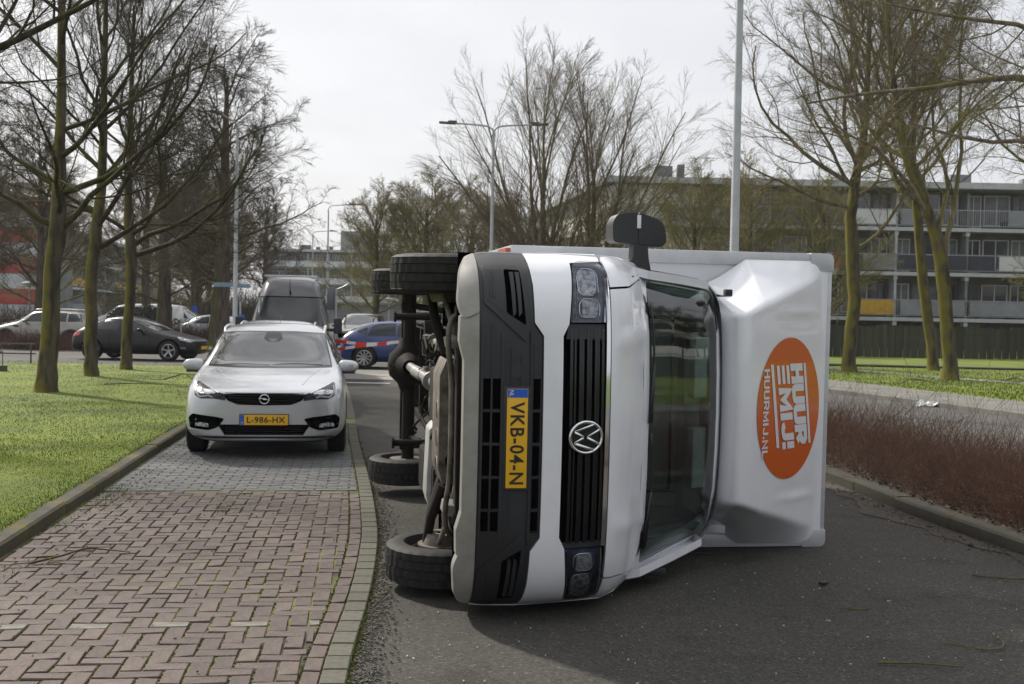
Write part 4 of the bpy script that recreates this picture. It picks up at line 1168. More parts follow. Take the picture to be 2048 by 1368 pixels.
# bonnet with pressed lines
def bonnet(x, z):
    p = nose(x, z)
    ax = abs(x)
    p.y += .020 * math.exp(-((ax - .50 - .16 * (z - 1.2)) / .055) ** 2) * min(1, max(0, (z - 1.17) / .08)) - .013 * math.exp(-((ax - .30) / .11) ** 2) * min(1, max(0, (z - 1.2) / .1))
    return p
drape('bonnet', rounded([(.79, 1.156), (.80, 1.30), (.855, 1.44), (.70, 1.468), (.0, 1.478), (-.70, 1.468), (-.855, 1.44), (-.80, 1.30), (-.79, 1.156), (-.60, 1.154), (.60, 1.154)], [.01, .03, .02, .01, .01, .01, .02, .03, .01, .01, .01]), bonnet, FR, M['van_white'], van, .006, .05, .03)
for s in (1, -1):
    vp('wing', [(s * .802, 1.158), (s * .945, 1.148), (s * .985, 1.16), (s * .985, 1.30), (s * .955, 1.47), (s * .865, 1.455), (s * .812, 1.30)], M['van_white'], off=.003, thick=.05, grid=.04)
# emblem: chrome ring with V over W
E_ = vp('emblem', [(.088 * math.cos(q * math.pi / 16), 1.008 + .098 * math.sin(q * math.pi / 16)) for q in range(32)], M['black_gloss'], off=.004, thick=.02)
def em(u, v, o=.014): return nose(u, 1.008 + v) + FR * o
mb = MB(); mb.tube([em(.083 * math.cos(q * math.pi / 20), .092 * math.sin(q * math.pi / 20)) for q in range(41)], .0085, 8, False)
mb.build('emblem_ring', M['chrome'], E_, 180)
def bars(segs, w, name):
    mb = MB()
    for (a, b) in segs:
        a, b = Vector(a), Vector(b); d = (b - a).normalized(); n_ = Vector((-d.y, d.x)) * w / 2
        q = [a + n_, b + n_, b - n_, a - n_]
        vs = [em(p.x, p.y, .012) for p in q] + [em(p.x, p.y, .022) for p in q]
        mb.add(vs, [(0, 1, 2, 3), (4, 5, 6, 7), (0, 1, 5, 4), (1, 2, 6, 5), (2, 3, 7, 6), (3, 0, 4, 7)])
    mb.build(name, M['chrome'], E_, bev=.002, seg=1)
bars([((.040, .078), (0, .004)), ((-.040, .078), (0, .004))], .013, 'emblem_letter')
bars([((.068, .044), (.030, -.068)), ((.030, -.068), (.001, -.014)), ((-.001, -.014), (-.030, -.068)), ((-.030, -.068), (-.068, .044))], .013, 'emblem_letter')
# number plate
def plq(u, v, o=0.0): return Vector((.262 - u, 1.012 + o, .570 + v))
mb = MB(); mb.bb((.272, .985, .555), (-.272, 1.008, .694)); mb.build('plate_holder', bl, van, bev=.004)
plate = MB().bb((.260, 1.008, .571), (-.260, 1.0125, .681)).build('number_plate', M['plate_yellow'], van, bev=.003)
MB().bb((.2585, 1.0125, .573), (.214, 1.0135, .679)).build('blue_strip', M['plate_blue'], plate)
pf = lambda u, v: Vector((.260 - u, 1.0145, .571 + v))
lettering('plate_text', 'NL', (.008, .012, .040, .034), pf, M['plate_light'], plate, .01)
lettering('plate_text', 'VKB-04-N', (.068, .018, .500, .094), pf, M['plate_black'], plate, .018, 1.12)

# windscreen surround, glass, wipers
ws_out = [(.925, 1.47), (.905, 1.80), (.868, 2.235), (.60, 2.262), (0, 2.275), (-.60, 2.262), (-.868, 2.235), (-.905, 1.80), (-.925, 1.47)]
def frame_ring(name, outer, inner, m, off, thick, grid=.05, parent=van):
    """ring between two outlines with matching point counts"""
    n_ = len(outer)
    for i in range(n_):
        j = (i + 1) % n_
    mb = MB()
    K = 4
    for i in range(n_):
        j = (i + 1) % n_
        for k in range(6):
            t0, t1 = k / 6, (k + 1) / 6
            o0 = Vector(outer[i]).lerp(Vector(outer[j]), t0); o1 = Vector(outer[i]).lerp(Vector(outer[j]), t1)
            i0 = Vector(inner[i]).lerp(Vector(inner[j]), t0); i1 = Vector(inner[i]).lerp(Vector(inner[j]), t1)
            for q in range(2):
                a, b = q / 2, (q + 1) / 2
                P4 = [o0.lerp(i0, a), o1.lerp(i1, a), o1.lerp(i1, b), o0.lerp(i0, b)]
                mb.add([nose(p.x, p.y) + FR * off for p in P4], [(0, 1, 2, 3)])
            mb.add([nose(i0.x, i0.y) + FR * off, nose(i1.x, i1.y) + FR * off, nose(i1.x, i1.y) + FR * (off - thick), nose(i0.x, i0.y) + FR * (off - thick)], [(0, 1, 2, 3)])
            mb.add([nose(o0.x, o0.y) + FR * off, nose(o1.x, o1.y) + FR * off, nose(o1.x, o1.y) + FR * (off - thick), nose(o0.x, o0.y) + FR * (off - thick)], [(0, 1, 2, 3)])
    bm = bmesh.new()
    vs = [bm.verts.new(v) for v in mb.v]
    for f in mb.f: bm.faces.new([vs[i] for i in f])
    bmesh.ops.remove_doubles(bm, verts=bm.verts, dist=1e-5)
    bmesh.ops.recalc_face_normals(bm, faces=bm.faces)
    me = bpy.data.meshes.new(name); bm.to_mesh(me); bm.free(); me.materials.append(m)
    me.polygons.foreach_set('use_smooth', [True] * len(me.polygons)); me.set_sharp_from_angle(angle=rad(40))
    return mkobj(name, me, parent)
gl_o = rounded([(.855, 1.50), (.812, 2.185), (-.812, 2.185), (-.855, 1.50)], .055, 5)
def grow_poly(p, dx, dz, zc=1.85):
    return [(x + math.copysign(dx, x), z + math.copysign(dz, z - zc)) for x, z in p]
frame_ring('screen_surround', grow_poly(gl_o, .055, .055), grow_poly(gl_o, -.001, -.001), M['van_white'], .004, .03)
wsg = drape('windscreen', gl_o, nose, FR, M['windscreen'], van, .0, 0, .06)
frame_ring('ceramic_band', gl_o, grow_poly(gl_o, -.030, -.028), M['black_gloss'], .002, .001, parent=wsg)
# scuttle and wipers
vp('scuttle', [(.86, 1.455), (.86, 1.515), (.0, 1.50), (-.86, 1.515), (-.86, 1.455), (0, 1.482)], bl, off=-.012, thick=.03, grid=.05)
for (xa, xb) in ((.70, .02), (-.05, -.74)):
    mb = MB(); mb.tube([nose(xa + (xb - xa) * t, 1.520 + .018 * math.sin(t * 3.1)) + FR * .018 for t in [i / 10 for i in range(11)]], .007, 6)
    mb.tube([nose(xb, 1.50) + FR * .02, nose((xa + xb) / 2, 1.533) + FR * .026], .009, 6)
    mb.build('wiper', bl, van, 180)

# cab sides, roof, back wall, doors
def sidex(s):
    def f(y, z):
        w = hw(z)
        return Vector((s * w, y, z))
    return f
arch = [(.0 + .43 * math.cos(rad(a)), .36 + .43 * math.sin(rad(a))) for a in range(180, -1, -12)]
for s in (1, -1):
    D_ = Vector((s, 0, 0))
    front = [(nose(hw(z) * .995, z).y, z) for z in (.44, .7, 1.0, 1.2, 1.3, 1.46, 1.7, 2.0, 2.22)]
    poly = [(-1.0, .44), (-1.0, 2.30), (-.45, 2.30)] + front[::-1] + [(a, b) for a, b in arch[::-1] if b >= .44]
    low = [(-1.0, .44), (-1.0, 1.42)] + [p_ for p_ in front[::-1] if p_[1] < 1.42] + [(a, b) for a, b in arch[::-1] if b >= .44]
    low.insert(2, (nose(hw(1.42) * .995, 1.42).y, 1.42))
    drape('cab_side', low, sidex(s), D_, M['van_white'], van, 0, .05, .12)
    drape('cab_side', [(-1.0, 1.42), (-1.0, 2.30), (-.70, 2.30), (-.70, 1.42)], sidex(s), D_, M['van_white'], van, 0, .05, .12)
    drape('cab_side', [(-.70, 2.08), (-.70, 2.30), (-.45, 2.30)] + [p_ for p_ in front[::-1] if p_[1] > 1.42] + [(nose(hw(1.42) * .995, 1.42).y, 1.42), (.30, 1.42), (.32, 1.50), (-.28, 2.08)], sidex(s), D_, M['van_white'], van, 0, .05, .12)
    win = rounded([(-.70, 1.42), (-.70, 2.08), (-.28, 2.08), (.32, 1.50), (.30, 1.42)], .05)
    drape('side_window', win, sidex(s), D_, M['lens'], van, .006, 0, .12)
    drape('door_seal', [(-.78, .60), (-.78, 2.16), (-.765, 2.16), (-.765, .60)], sidex(s), D_, slot, van, .004, 0, .15)
    if s > 0: drape('door_handle', rounded([(-.70, 1.22), (-.70, 1.25), (-.50, 1.25), (-.50, 1.22)], .01), sidex(s), D_, bl, van, .035, .03, .15)
    mb = MB(); mb.lathe([(s * .985, .43), (s * .55, .43)], (0, 0, .36), 'x', 24, math.pi); mb.build('arch_liner', slot, van, 180)
mbr = MB(); ny, nx = 6, 24
for j in range(ny + 1):
    for i in range(nx + 1):
        y = -1.0 + (.42 + .58) * 0 + (1.0 - .46) * j / ny; s = -1 + 2 * i / nx
        w = .868 - .02 * (1 - j / ny)
        z = 2.255 + .10 * math.sin(math.pi * .5 * (1 - j / ny)) - .03 * s * s - .10 * abs(s) ** 10
        mbr.v.append(Vector((s * w, y, z)))
for j in range(ny):
    for i in range(nx):
        a = j * (nx + 1) + i; mbr.f.append((a, a + 1, a + nx + 2, a + nx + 1))
mbr.build('cab_roof', M['van_white'], van, 180)
mb = MB(); mb.prism([(-.92, .45), (-.92, 1.3), (-.80, 2.22), (.80, 2.22), (.92, 1.3), (.92, .45)], -1.0, -.97, 'xz'); mb.build('cab_back_wall', M['interior'], van)
# interior
MB().bb((-.90, -1.0, .45), (.90, .75, .50)).build('cab_floor', M['dash'], van)
mb = MB(); mb.prism([(.55, 1.0), (.50, 1.36), (.30, 1.455), (.05, 1.44), (-.05, 1.32), (.02, 1.0)], -.88, .88, 'yz'); mb.build('dashboard', M['dash'], van, bev=.02)
mb = MB(); mb.tube([(-.47 + .19 * math.cos(q * math.pi / 12), -.20 + .07 * math.sin(q * math.pi / 12), 1.40 + .175 * math.sin(q * math.pi / 12)) for q in range(25)], .014, 8, False)
mb.tube([(-.47, .0, 1.30), (-.47, -.20, 1.40)], .03, 8); mb.box((-.47, -.2, 1.40), (.34, .02, .05)); mb.build('steering_wheel', M['seat'], van, 180)
for xs in (-.47, .20, .62):
    mb = MB(); mb.bb((xs - .23, -.90, .85), (xs + .23, -.38, 1.0)); mb.box((xs, -.84, 1.30), (.44, .12, .62), Matrix.Rotation(rad(8), 3, 'X'))
    st = mb.build('seat', M['seat'], van, bev=.04)
    mb = MB(); mb.box((xs, -.80, 1.72), (.24, .10, .19)); mb.build('headrest', M['seat'], st, bev=.045, seg=3)
mb = MB(); mb.bb((-.72, -.968, 1.60), (.72, -.955, 2.10)); mb.build('bulkhead_panel', mat('bulkhead lining', (.50, .58, .56), .7), van, bev=.01)
for (a, b) in (((-.62, -.945, 2.05), (.62, -.945, 2.05)), ((-.62, -.955, 1.66), (.62, -.955, 1.66)), ((-.62, -.955, 1.66), (-.62, -.955, 2.10)), ((.62, -.955, 1.66), (.62, -.955, 2.10))):
    MB().tube([a, b], .010, 6).build('bulkhead_rib', M['dash'], van)
lin = mat('light headliner', (.45, .55, .52), .7)
MB().bb((-.72, -.95, 2.15), (.72, -.62, 2.17)).build('headliner', lin, van)
for s in (1, -1):
    mb = MB(); mb.tube([(s * .83, .10, 1.50), (s * .77, -.52, 2.14)], .035, 8); mb.build('pillar_trim', lin, van, 180)
    mb = MB(); mb.bb((s * .885, -.95, .55), (s * .865, .35, 1.43)); mb.build('door_trim', lin if s < 0 else M['interior'], van)  # lower door trim paler and greener, daylight from the upper window painted in
    mb = MB(); mb.prism([(-.42, 2.14), (-.36, 2.03), (-.40, 2.0), (-.47, 2.12)], s * .10, s * .50, 'yz'); mb.build('sun_visor', M['interior'], van, bev=.008)
mb = MB(); mb.bb((-.07, -.42, 2.08), (.07, -.36, 2.15)); mb.build('sensor_box', M['seat'], van, bev=.015)
MB().bb((-.60, .20, 1.470), (-.46, .35, 1.474)).build('parking_card', mat('paper card', (.25, .28, .27), .7), van)
MB().bb((.05, -.55, 2.02), (.40, -.53, 2.12)).build('folded_paper', M['logo_white'], van)

# mirrors
def mirror(s):
    mb = MB()
    arm = [(s * .93, .16, 1.47), (s * 1.05, .14, 1.455), (s * 1.12, .12, 1.47), (s * 1.17, .12, 1.48)]
    mb.prism(rounded([(s * .90, 1.40), (s * .90, 1.565), (s * .99, 1.545), (s * 1.10, 1.535), (s * 1.10, 1.455), (s * .99, 1.445)], .01), .06, .175, 'xz')
    a = mb.build('mirror_arm', bl, van, bev=.02)
    a.scale = (1, 1, 1)
    mb = MB(); mb.box((s * 1.165, .10, 1.50), (.205, .13, .30))
    h = MB()
    # two lobes: short one towards the ground side of the van, long one towards the roof
    o1 = rounded([(s * 1.08, 1.320), (s * 1.075, 1.475), (s * 1.268, 1.475), (s * 1.252, 1.345), (s * 1.20, 1.315)], [.03, .01, .02, .04, .04])
    o2 = rounded([(s * 1.07, 1.477), (s * 1.06, 1.625), (s * 1.09, 1.655), (s * 1.215, 1.635), (s * 1.268, 1.477)], [.01, .03, .03, .05, .02])
    h.prism(o1, .01, .18, 'xz'); ho = h.build('mirror_housing', bl, van, bev=.035, seg=4)
    h = MB(); h.prism(o2, .00, .18, 'xz'); h.build('mirror_cap', bl, van, bev=.035, seg=4)
    mb = MB(); mb.box((s * 1.208, .180, 1.478), (.080, .010, .024)); mb.build('indicator', M['logo_white'], ho, bev=.003)
    mb = MB(); mb.bb((s * 1.115, .002, 1.37), (s * 1.225, .009, 1.585)); mb.build('mirror_glass', M['chrome'], ho)
    return a
mirror(1)
# the mirror crushed under the left side
mb = MB(); mb.box((-.97, .0, 1.44), (.10, .16, .10)); mb.box((-.955, -.02, 1.62), (.06, .14, .26)); mb.build('mirror_housing', bl, van, bev=.02)

# box body
BX = 1.075; BXO = .03; YB = -1.02; YE = -5.7; ZB, ZT = .885, 3.27
def bb2(a, b): return MB().bb(a, b)
bb2((-BX + BXO + .012, YE, ZB + .02), (BX + BXO - .012, YB - .012, ZT - .02)).build('box_body', M['box_panel'], van, bev=.01)
al = M['alu']
for s in (1, -1):
    x0 = BXO + s * BX; x1 = BXO + s * (BX - .095)
    bb2((x1, YB - .02, ZB), (x0, YB, ZT - .05)).build('edge_rail', al, van, bev=.006)
    bb2((x0, YE, ZT - .09), (x0 - s * .05, YB - .02, ZT)).build('edge_rail', al, van, bev=.012)
    bb2((x0, YE, ZB), (x0 - s * .03, YB - .02, ZB + .12)).build('edge_rail', al, van, bev=.006)
    mb = MB(); mb.prism(rounded([(x0 + s * .004, ZT - .17), (x0 + s * .004, ZT + .006), (x1 - s * .03, ZT + .006), (x1 - s * .03, ZT - .17)] , [.002, .05, .01, .002]), YB - .10, YB + .012, 'xz'); mb.build('corner_cap', al, van, bev=.006)
bb2((-BX + BXO + .1, YB - .05, ZT - .05), (BX + BXO - .1, YB + .004, ZT)).build('edge_rail', al, van, bev=.012)
bb2((-BX + BXO + .1, YB - .012, ZB), (BX + BXO - .1, YB + .003, ZB + .10)).build('edge_rail', al, van, bev=.004)
for i in range(8):
    y = YB - .35 - i * .5
    bb2((-.95, y, ZB - .10), (1.0, y - .06, ZB - .002)).build('floor_beam', M['chassis'], van)
bb2((BX + BXO - .10, YB - .02, ZB - .035), (BX + BXO - .02, YB - .38, ZB)).build('wood_edge', mat('orange lamp bracket', (.32, .08, .03), .7), van)
bb2((-.9, YE + .02, ZB + .1), (1.0, YE - .03, ZT - .1)).build('rear_door', M['box_panel'], van, bev=.01)
# rear side guard / tail beam that shows above the front wheel
mb = MB(); mb.bb((1.02, -4.6, .56), (1.075, -6.1, .66)); mb.build('rear_beam', al, van, bev=.01)
mb = MB(); mb.bb((.98, -6.0, .36), (1.08, -6.12, .56)); mb.bb((-.98, -6.04, .42), (1.05, -6.10, .52)); mb.build('rear_bumper', M['chassis'], van, bev=.01)

# roof fairing
FZ = [2.27, 2.30, 2.36, 2.44, 2.50, 3.18, 3.26]
FY = [-.62, -.46, -.405, -.43, -.47, -.985, -1.03]
def fair_f(z): return float(np.interp(z, FZ, FY))
def fair_wc(z): return float(np.interp(z, [2.27, 2.42, 3.2], [.68, .70, .985]))
def fair_w(z): return float(np.interp(z, [2.27, 2.40, 2.60, 3.22], [.84, .90, 1.035, 1.035]))
def sst(a, b, t):
    t = min(1, max(0, (t - a) / (b - a))); return t * t * (3 - 2 * t)
def fairing(x, z):
    x0 = x - BXO * .5
    ax = abs(x0); wc, w = fair_wc(z), fair_w(z); f = fair_f(z) - .035 * (ax / w) ** 2
    yb = -1.015
    if ax > wc - .05:
        t = min(1, max(0, (ax - (wc - .05)) / (w - wc + .05)))
        lo = fair_f(z) - .45 * (ax - wc + .02) - .02
        f2 = f * (1 - t) + yb * t
        k = min(1, t * 14); f = f * (1 - k * k) + (f2) * k * k
    # pressed swages
    for xc in (.66,):
        gsw = math.exp(-((ax - xc - .04 * (z - 2.9)) / .022) ** 2) * sst(2.62, 2.95, z) * sst(3.22, 2.98, z)
        f += .013 * gsw - .006 * math.exp(-((ax - xc + .06) / .04) ** 2) * sst(2.62, 2.95, z) * sst(3.22, 2.98, z)
    return Vector((x, max(f, yb), z))
mb = MB(); nu, nv = 150, 56
for j in range(nv + 1):
    z = 2.27 + (3.235 - 2.27) * (j / nv) ** 1.0
    w = fair_w(z)
    for i in range(nu + 1):
        s = -1 + 2 * i / nu
        mb.v.append(fairing(s * w + BXO * .5, z))
for j in range(nv):
    for i in range(nu):
        a = j * (nu + 1) + i; mb.f.append((a, a + 1, a + nu + 2, a + nu + 1))
for _ in range(5):
    ys = [v.y for v in mb.v]
    for j in range(1, nv):
        for i in range(1, nu):
            a = j * (nu + 1) + i
            mb.v[a].y = .4 * ys[a] + .15 * (ys[a - 1] + ys[a + 1] + ys[a - nu - 1] + ys[a + nu + 1])
fr = mb.build('roof_fairing', M['fairing'], van, 75)
# lower lip strip of the fairing against the cab
mb = MB(); mb.box((.80, -.44, 2.27), (.045, .05, .05)); mb.build('fairing_catch', bl, van, bev=.006); 
# orange disc and lettering, laid on the sloping face
sl = math.hypot(3.18 - 2.50, -.985 + .47); cz, cy = (3.18 - 2.50) / sl, 1
LC = (0.0, 2.845)
def decal(x, t, o):
    z = LC[1] + t * cz * .885 / .885
    return fairing(x, z) + Vector((0, cz, .60)) * o
def dpoly(name, poly, m, o, parent, grid=.05):
    return drape(name, poly, lambda a, b: decal(a, b, o), Vector((0, cz, .6)), m, parent, 0, 0, grid)
logo = dpoly('logo_disc', [(.50 * math.cos(q * math.pi / 32), .42 * math.sin(q * math.pi / 32)) for q in range(64)], M['orange'], .004, fr)
def tf(u, v): return decal(-u, (v + u * .21) * .88, .0075)           # u to the reader's right, lines of type climb
def tf0(u, v): return decal(-u, v * .88, .0075)
lw = M['logo_white']
GLY = {'H': (1.0, [[(0, 0), (0, 1)], [(1, 0), (1, 1)], [(0, .5), (1, .5)]]), 'U': (1.0, [[(0, 1), (0, .22), (.08, .05), (.28, 0), (.72, 0), (.92, .05), (1, .22), (1, 1)]]),
       'R': (1.0, [[(0, 0), (0, 1), (.8, 1), (1, .85), (1, .58), (.8, .42), (0, .42)], [(.55, .42), (1, 0)]]), 'M': (1.2, [[(0, 0), (0, 1), (.5, .25), (1, 1), (1, 0)]]),
       'I': (0.0, [[(0, 0), (0, 1)]]), 'J': (.85, [[(1, 1), (1, .22), (.9, .05), (.7, 0), (.3, 0), (.1, .06), (0, .25)]]), 'N': (1.0, [[(0, 0), (0, 1), (1, 0), (1, 1)]]),
       'L': (.85, [[(0, 1), (0, 0), (1, 0)]]), '.': (0.0, [[(0, -.02), (0, .10)]]), '!': (0.0, [[(0, .58), (0, 1)], [(0, 0), (0, .02)]])}
def stroke_text(s, x0, y0, x1, h, th, fn, m, parent, name='logo_text', gap=.38, wid=.62):
    # lay the strokes out at unit cap height, then stretch them to the wanted width
    pen = 0; items = []
    for c in s:
        w, st = GLY[c]; w *= wid
        items.append((pen, w, st)); pen += w + gap
    tot = pen - gap; kx = (x1 - x0 - th) / tot; ky = h - th
    mb = MB(); lift = 0
    for (p0, w, st) in items:
        for line in st:
            P = [Vector((x0 + th / 2 + (p0 + a * w) * kx, y0 + th / 2 + b * ky)) for a, b in line]
            lift = (lift + 1) % 4
            L_, R_ = [], []
            for i, p in enumerate(P):
                d0 = (p - P[i - 1]).normalized() if i else (P[1] - p).normalized()
                d1 = (P[i + 1] - p).normalized() if i < len(P) - 1 else d0
                if i == 0: p = p - d1 * th / 2 * (1 if len(P) == 2 or abs(d1.x * d1.y) < .01 else 0)
                if i == len(P) - 1: p = p + d0 * th / 2 * (1 if abs(d0.x * d0.y) < .01 else 0)
                n_ = (Vector((-d0.y, d0.x)) + Vector((-d1.y, d1.x))).normalized()
                k_ = min(2.2, 1 / max(.3, n_.dot(Vector((-d1.y, d1.x)))))
                L_.append(p + n_ * th / 2 * k_); R_.append(p - n_ * th / 2 * k_)
            for i in range(len(P) - 1):
                for q in range(3):
                    a, b = q / 3, (q + 1) / 3
                    quad = [L_[i].lerp(L_[i + 1], a), L_[i].lerp(L_[i + 1], b), R_[i].lerp(R_[i + 1], b), R_[i].lerp(R_[i + 1], a)]
                    mb.add([fn(v_.x, v_.y) + Vector((0, .0006, .0004)) * lift for v_ in quad], [(0, 1, 2, 3)])
    return mb.build(name, m, parent)
#lettering('logo_text', 'HUUR', (-.315, .055, .265, .245), tf, lw, logo, .042, 1.0)
stroke_text('HUUR', -.315, .055, .265, .19, .052, tf, lw, logo)
stroke_text('MIJ!', -.150, -.150, .285, .185, .050, tf, lw, logo)
for q in range(3):
    z0 = -.150 + q * .0715
    dq = [(-.305, z0), (-.175, z0), (-.175, z0 + .042), (-.305, z0 + .042)]
    drape('logo_bar', dq, tf, Vector((0, cz, .6)), lw, logo, 0, 0, .05)
for (u0, u1, v0, v1) in ((-.315, .265, .265, .297), (-.315, .270, -.235, -.195)):
    drape('logo_bar', [(u0, v0), (u1, v0), (u1, v1), (u0, v1)], tf, Vector((0, cz, .6)), lw, logo, 0, 0, .05)
stroke_text('HUURMIJ.NL', -.285, -.395, .33, .082, .017, tf0, lw, logo, gap=.42, wid=.75)

# ---------------- running gear
def tyre(name, c, R, W, parent, rimR, s, m_rim, tread=True, n=108, kind='steel'):
    """wheel with its tyre (ribs, grooves and sipes) and rim; c centre, axis x, s = outward side"""
    h = W / 2
    prof = [(-h * .62, rimR - .005), (-h * .80, rimR + .012), (-h * .97, rimR + .03), (-h, (R + rimR) / 2), (-h * .95, R - .035), (-h * .84, R - .010), (-h * .80, R - .004)]
    g = []
    ribs = [(-.78, -.47), (-.43, -.03), (.03, .43), (.47, .78)]
    for a, b in ribs:
        cr = lambda q: R - .010 * q * q
        g += [(a * h, cr(a)), (b * h, cr(b)), (b * h + .001, cr(b) - .009), (b * h + .035 * h, cr(b) - .009)]
    g = g[:-2]
    prof = prof + g + [(-a, r) for a, r in prof[::-1]]
    mb = MB(); mb.lathe(prof, (0, 0, 0), 'x', n)
    m_ = len(prof)
    if tread:
        for i, v in enumerate(mb.v):
            k, j = divmod(i, m_)
            a, r_ = prof[j]
            rib = 0 if a < -.45 * h else 1 if a < 0 else 2 if a < .45 * h else 3
            if r_ > R - .0125 and ((k + rib) % 4 == 0 if rib in (0, 3) else (k + rib * 2) % 3 == 0):
                q = 1 - .0065 / R
                v.y *= q; v.z *= q
    mb.v = [v + Vector(c) for v in mb.v]
    w = mb.build(name, M['rubber'], parent, 25)
    rb_ = MB()
    if kind == 'steel':
        rb_.lathe([(-h * .60, rimR), (-h * .55, rimR - .02), (-h * .1, rimR - .03), (s * h * .35, rimR - .04), (s * h * .55, rimR * .55), (s * h * .45, .05), (s * h * .5, 0)] if s > 0 else
                  [(h * .60, rimR), (h * .55, rimR - .02), (h * .1, rimR - .03), (s * h * .35, rimR - .04), (s * h * .55, rimR * .55), (s * h * .45, .05), (s * h * .5, 0)], c, 'x', 40)
        rb_.lathe([(s * h * .62, rimR), (s * h * .35, rimR - .02)], c, 'x', 40)
        rb_.build('rim', m_rim, w, 40)
    return w
RW = .345; WX = .865
for (y, s) in ((0, 1), (0, -1), (-3.64, 1), (-3.64, -1)):
    w = tyre('wheel', (s * WX, y, RW), RW, .235, van, .205, s, M['rim_dark'])
    MB().lathe([(s * (WX - .09), .15), (s * (WX - .10), .15), (s * (WX - .10), .05)], (0, y, RW), 'x', 32).build('brake_disc', M['rust'], w, 40)
    MB().lathe([(s * (WX + .02), .095), (s * (WX + .06), .08), (s * (WX + .065), 0)], (0, y, RW), 'x', 24).build('hub_cap', M['chassis'], w, 40)
ch = M['chassis']; ru = M['rust']
# frame rails and cross members
for s in (1, -1):
    MB().bb((s * .42, -5.4, .50), (s * .48, .55, .62)).build('frame_rail', ch, van, bev=.008)
for y in (-.6, -1.4, -2.3, -3.0, -4.3, -5.0):
    MB().bb((-.44, y, .51), (.44, y - .09, .60)).build('cross_member', ch, van, bev=.006)
# rear axle with differential, springs, shock absorbers
mb = MB(); mb.tube([(-.78, -3.64, .36), (.78, -3.64, .36)], .058, 16); mb.build('rear_axle', ch, van, 60)
mb = MB(); mb.lathe([(-.25, .06), (-.17, .09), (-.10, .165), (0, .185), (.10, .165), (.17, .09), (.25, .06)], (.10, -3.66, .345), 'x', 24)
mb.lathe([(-3.55, .13), (-3.40, .085), (-3.34, .06)], (.10, 0, .345), 'y', 20); mb.build('differential', ch, van, 50)
for s in (1, -1):
    mb = MB()
    for q in range(3):
        L = .62 - q * .17
        mb.tube(smooth_path([(s * .56, -3.64 - L, .47 - q * .012 + .0), (s * .56, -3.64, .40 - q * .014), (s * .56, -3.64 + L, .47 - q * .012)], 6), .018, 6)
    mb.build('leaf_spring', ch, van, 60)
    mb = MB(); mb.tube([(s * .555, -3.1, .185), (s * .555, -3.1, .60)], .030, 10); mb.tube([(s * .555, -3.1, .185), (s * .555, -3.1, .205)], .050, 10)
    mb.box((s * .555, -3.1, .19), (.06, .14, .014)); mb.build('bump_stop', ch, van, 60)
    mb = MB(); mb.tube([(s * .66, -3.72, .30), (s * .60, -3.30, .70)], .028, 10); mb.tube([(s * .66, -3.72, .30), (s * .64, -3.6, .42)], .020, 10); mb.build('shock_absorber', ch, van, 60)
    mb = MB(); mb.bb((s * .60, -3.56, .28), (s * .68, -3.73, .36)); mb.build('spring_clamp', ch, van, bev=.008)
# propeller shaft, pale with bearing rings
mb = MB(); mb.tube([(.10, -3.40, .35), (.07, -2.2, .43), ], [.042, .042], 14); mb.tube([(.085, -3.0, .375), (.075, -2.55, .41)], .052, 14)
mb.build('drive_shaft', M['castalu'], van, 60)
mb = MB(); mb.tube([(.07, -2.18, .43), (.03, -.9, .52)], .040, 14); mb.tube([(.07, -2.10, .435), (.066, -2.04, .438)], .075, 16); mb.build('drive_shaft', M['castalu'], van, 60)
mb = MB(); mb.tube([(.35, -2.35, .50), (.37, -.6, .49)], .050, 12); mb.tube([(.34, -2.9, .50), (.35, -2.4, .50)], .085, 14); mb.build('exhaust', ru, van, 60)
# spare wheel slung behind the axle
tyre('spare_wheel', (.33, -2.55, .55), .16, .20, van, .10, 1, M['rim_dark'], n=60)
# gearbox, undertray, tank, steps
MB().bb((-.22, -1.6, .38), (.22, -.6, .60)).build('gearbox', ch, van, bev=.04)
MB().bb((-.78, -2.25, .36), (-.45, -.95, .54)).build('fuel_tank', ch, van, bev=.03)
mb = MB(); mb.prism([(-.16, .375), (-.20, .340), (-.66, .325), (-.74, .345), (-.74, .40), (-.16, .42)], -1.35, -1.05, 'xz'); mb.build('heat_shield', mat('pale grey shield', (.34, .34, .32), .5, noise=(6, .2)), van, bev=.012)
mb = MB(); mb.prism([(-.40, .33), (-.30, .30), (.26, .30), (.36, .34), (.30, .46), (-.30, .46)], -.35, .10, 'xz'); mb.build('subframe', ru, van, bev=.015)
for xx in (.05, -.12, -.29):
    MB().lathe([(.296, .052), (.300, .060)], (xx, .0, .0), 'z', 20).build('pressed_ring', M['castalu'], van)
mb = MB(); mb.prism([(-.55, .345), (-.48, .36), (.46, .36), (.58, .345), (.62, .42), (-.60, .42)], .42, .55, 'xz'); mb.build('front_cross_beam', ch, van, bev=.01)
mb = MB(); mb.prism([(-.50, .40), (.50, .40), (.50, .46), (-.50, .46)], .60, .84, 'xz'); mb.build('undertray', slot, van)
mb = MB(); mb.tube(smooth_path([(.66, .35, .42), (.60, .44, .33), (.46, .50, .31), (.28, .50, .33), (.0, .50, .335), (-.28, .50, .33), (-.46, .50, .31), (-.60, .44, .33), (-.66, .35, .42)], 6), .016, 8); mb.build('anti_roll_bar', ru, van, 180)
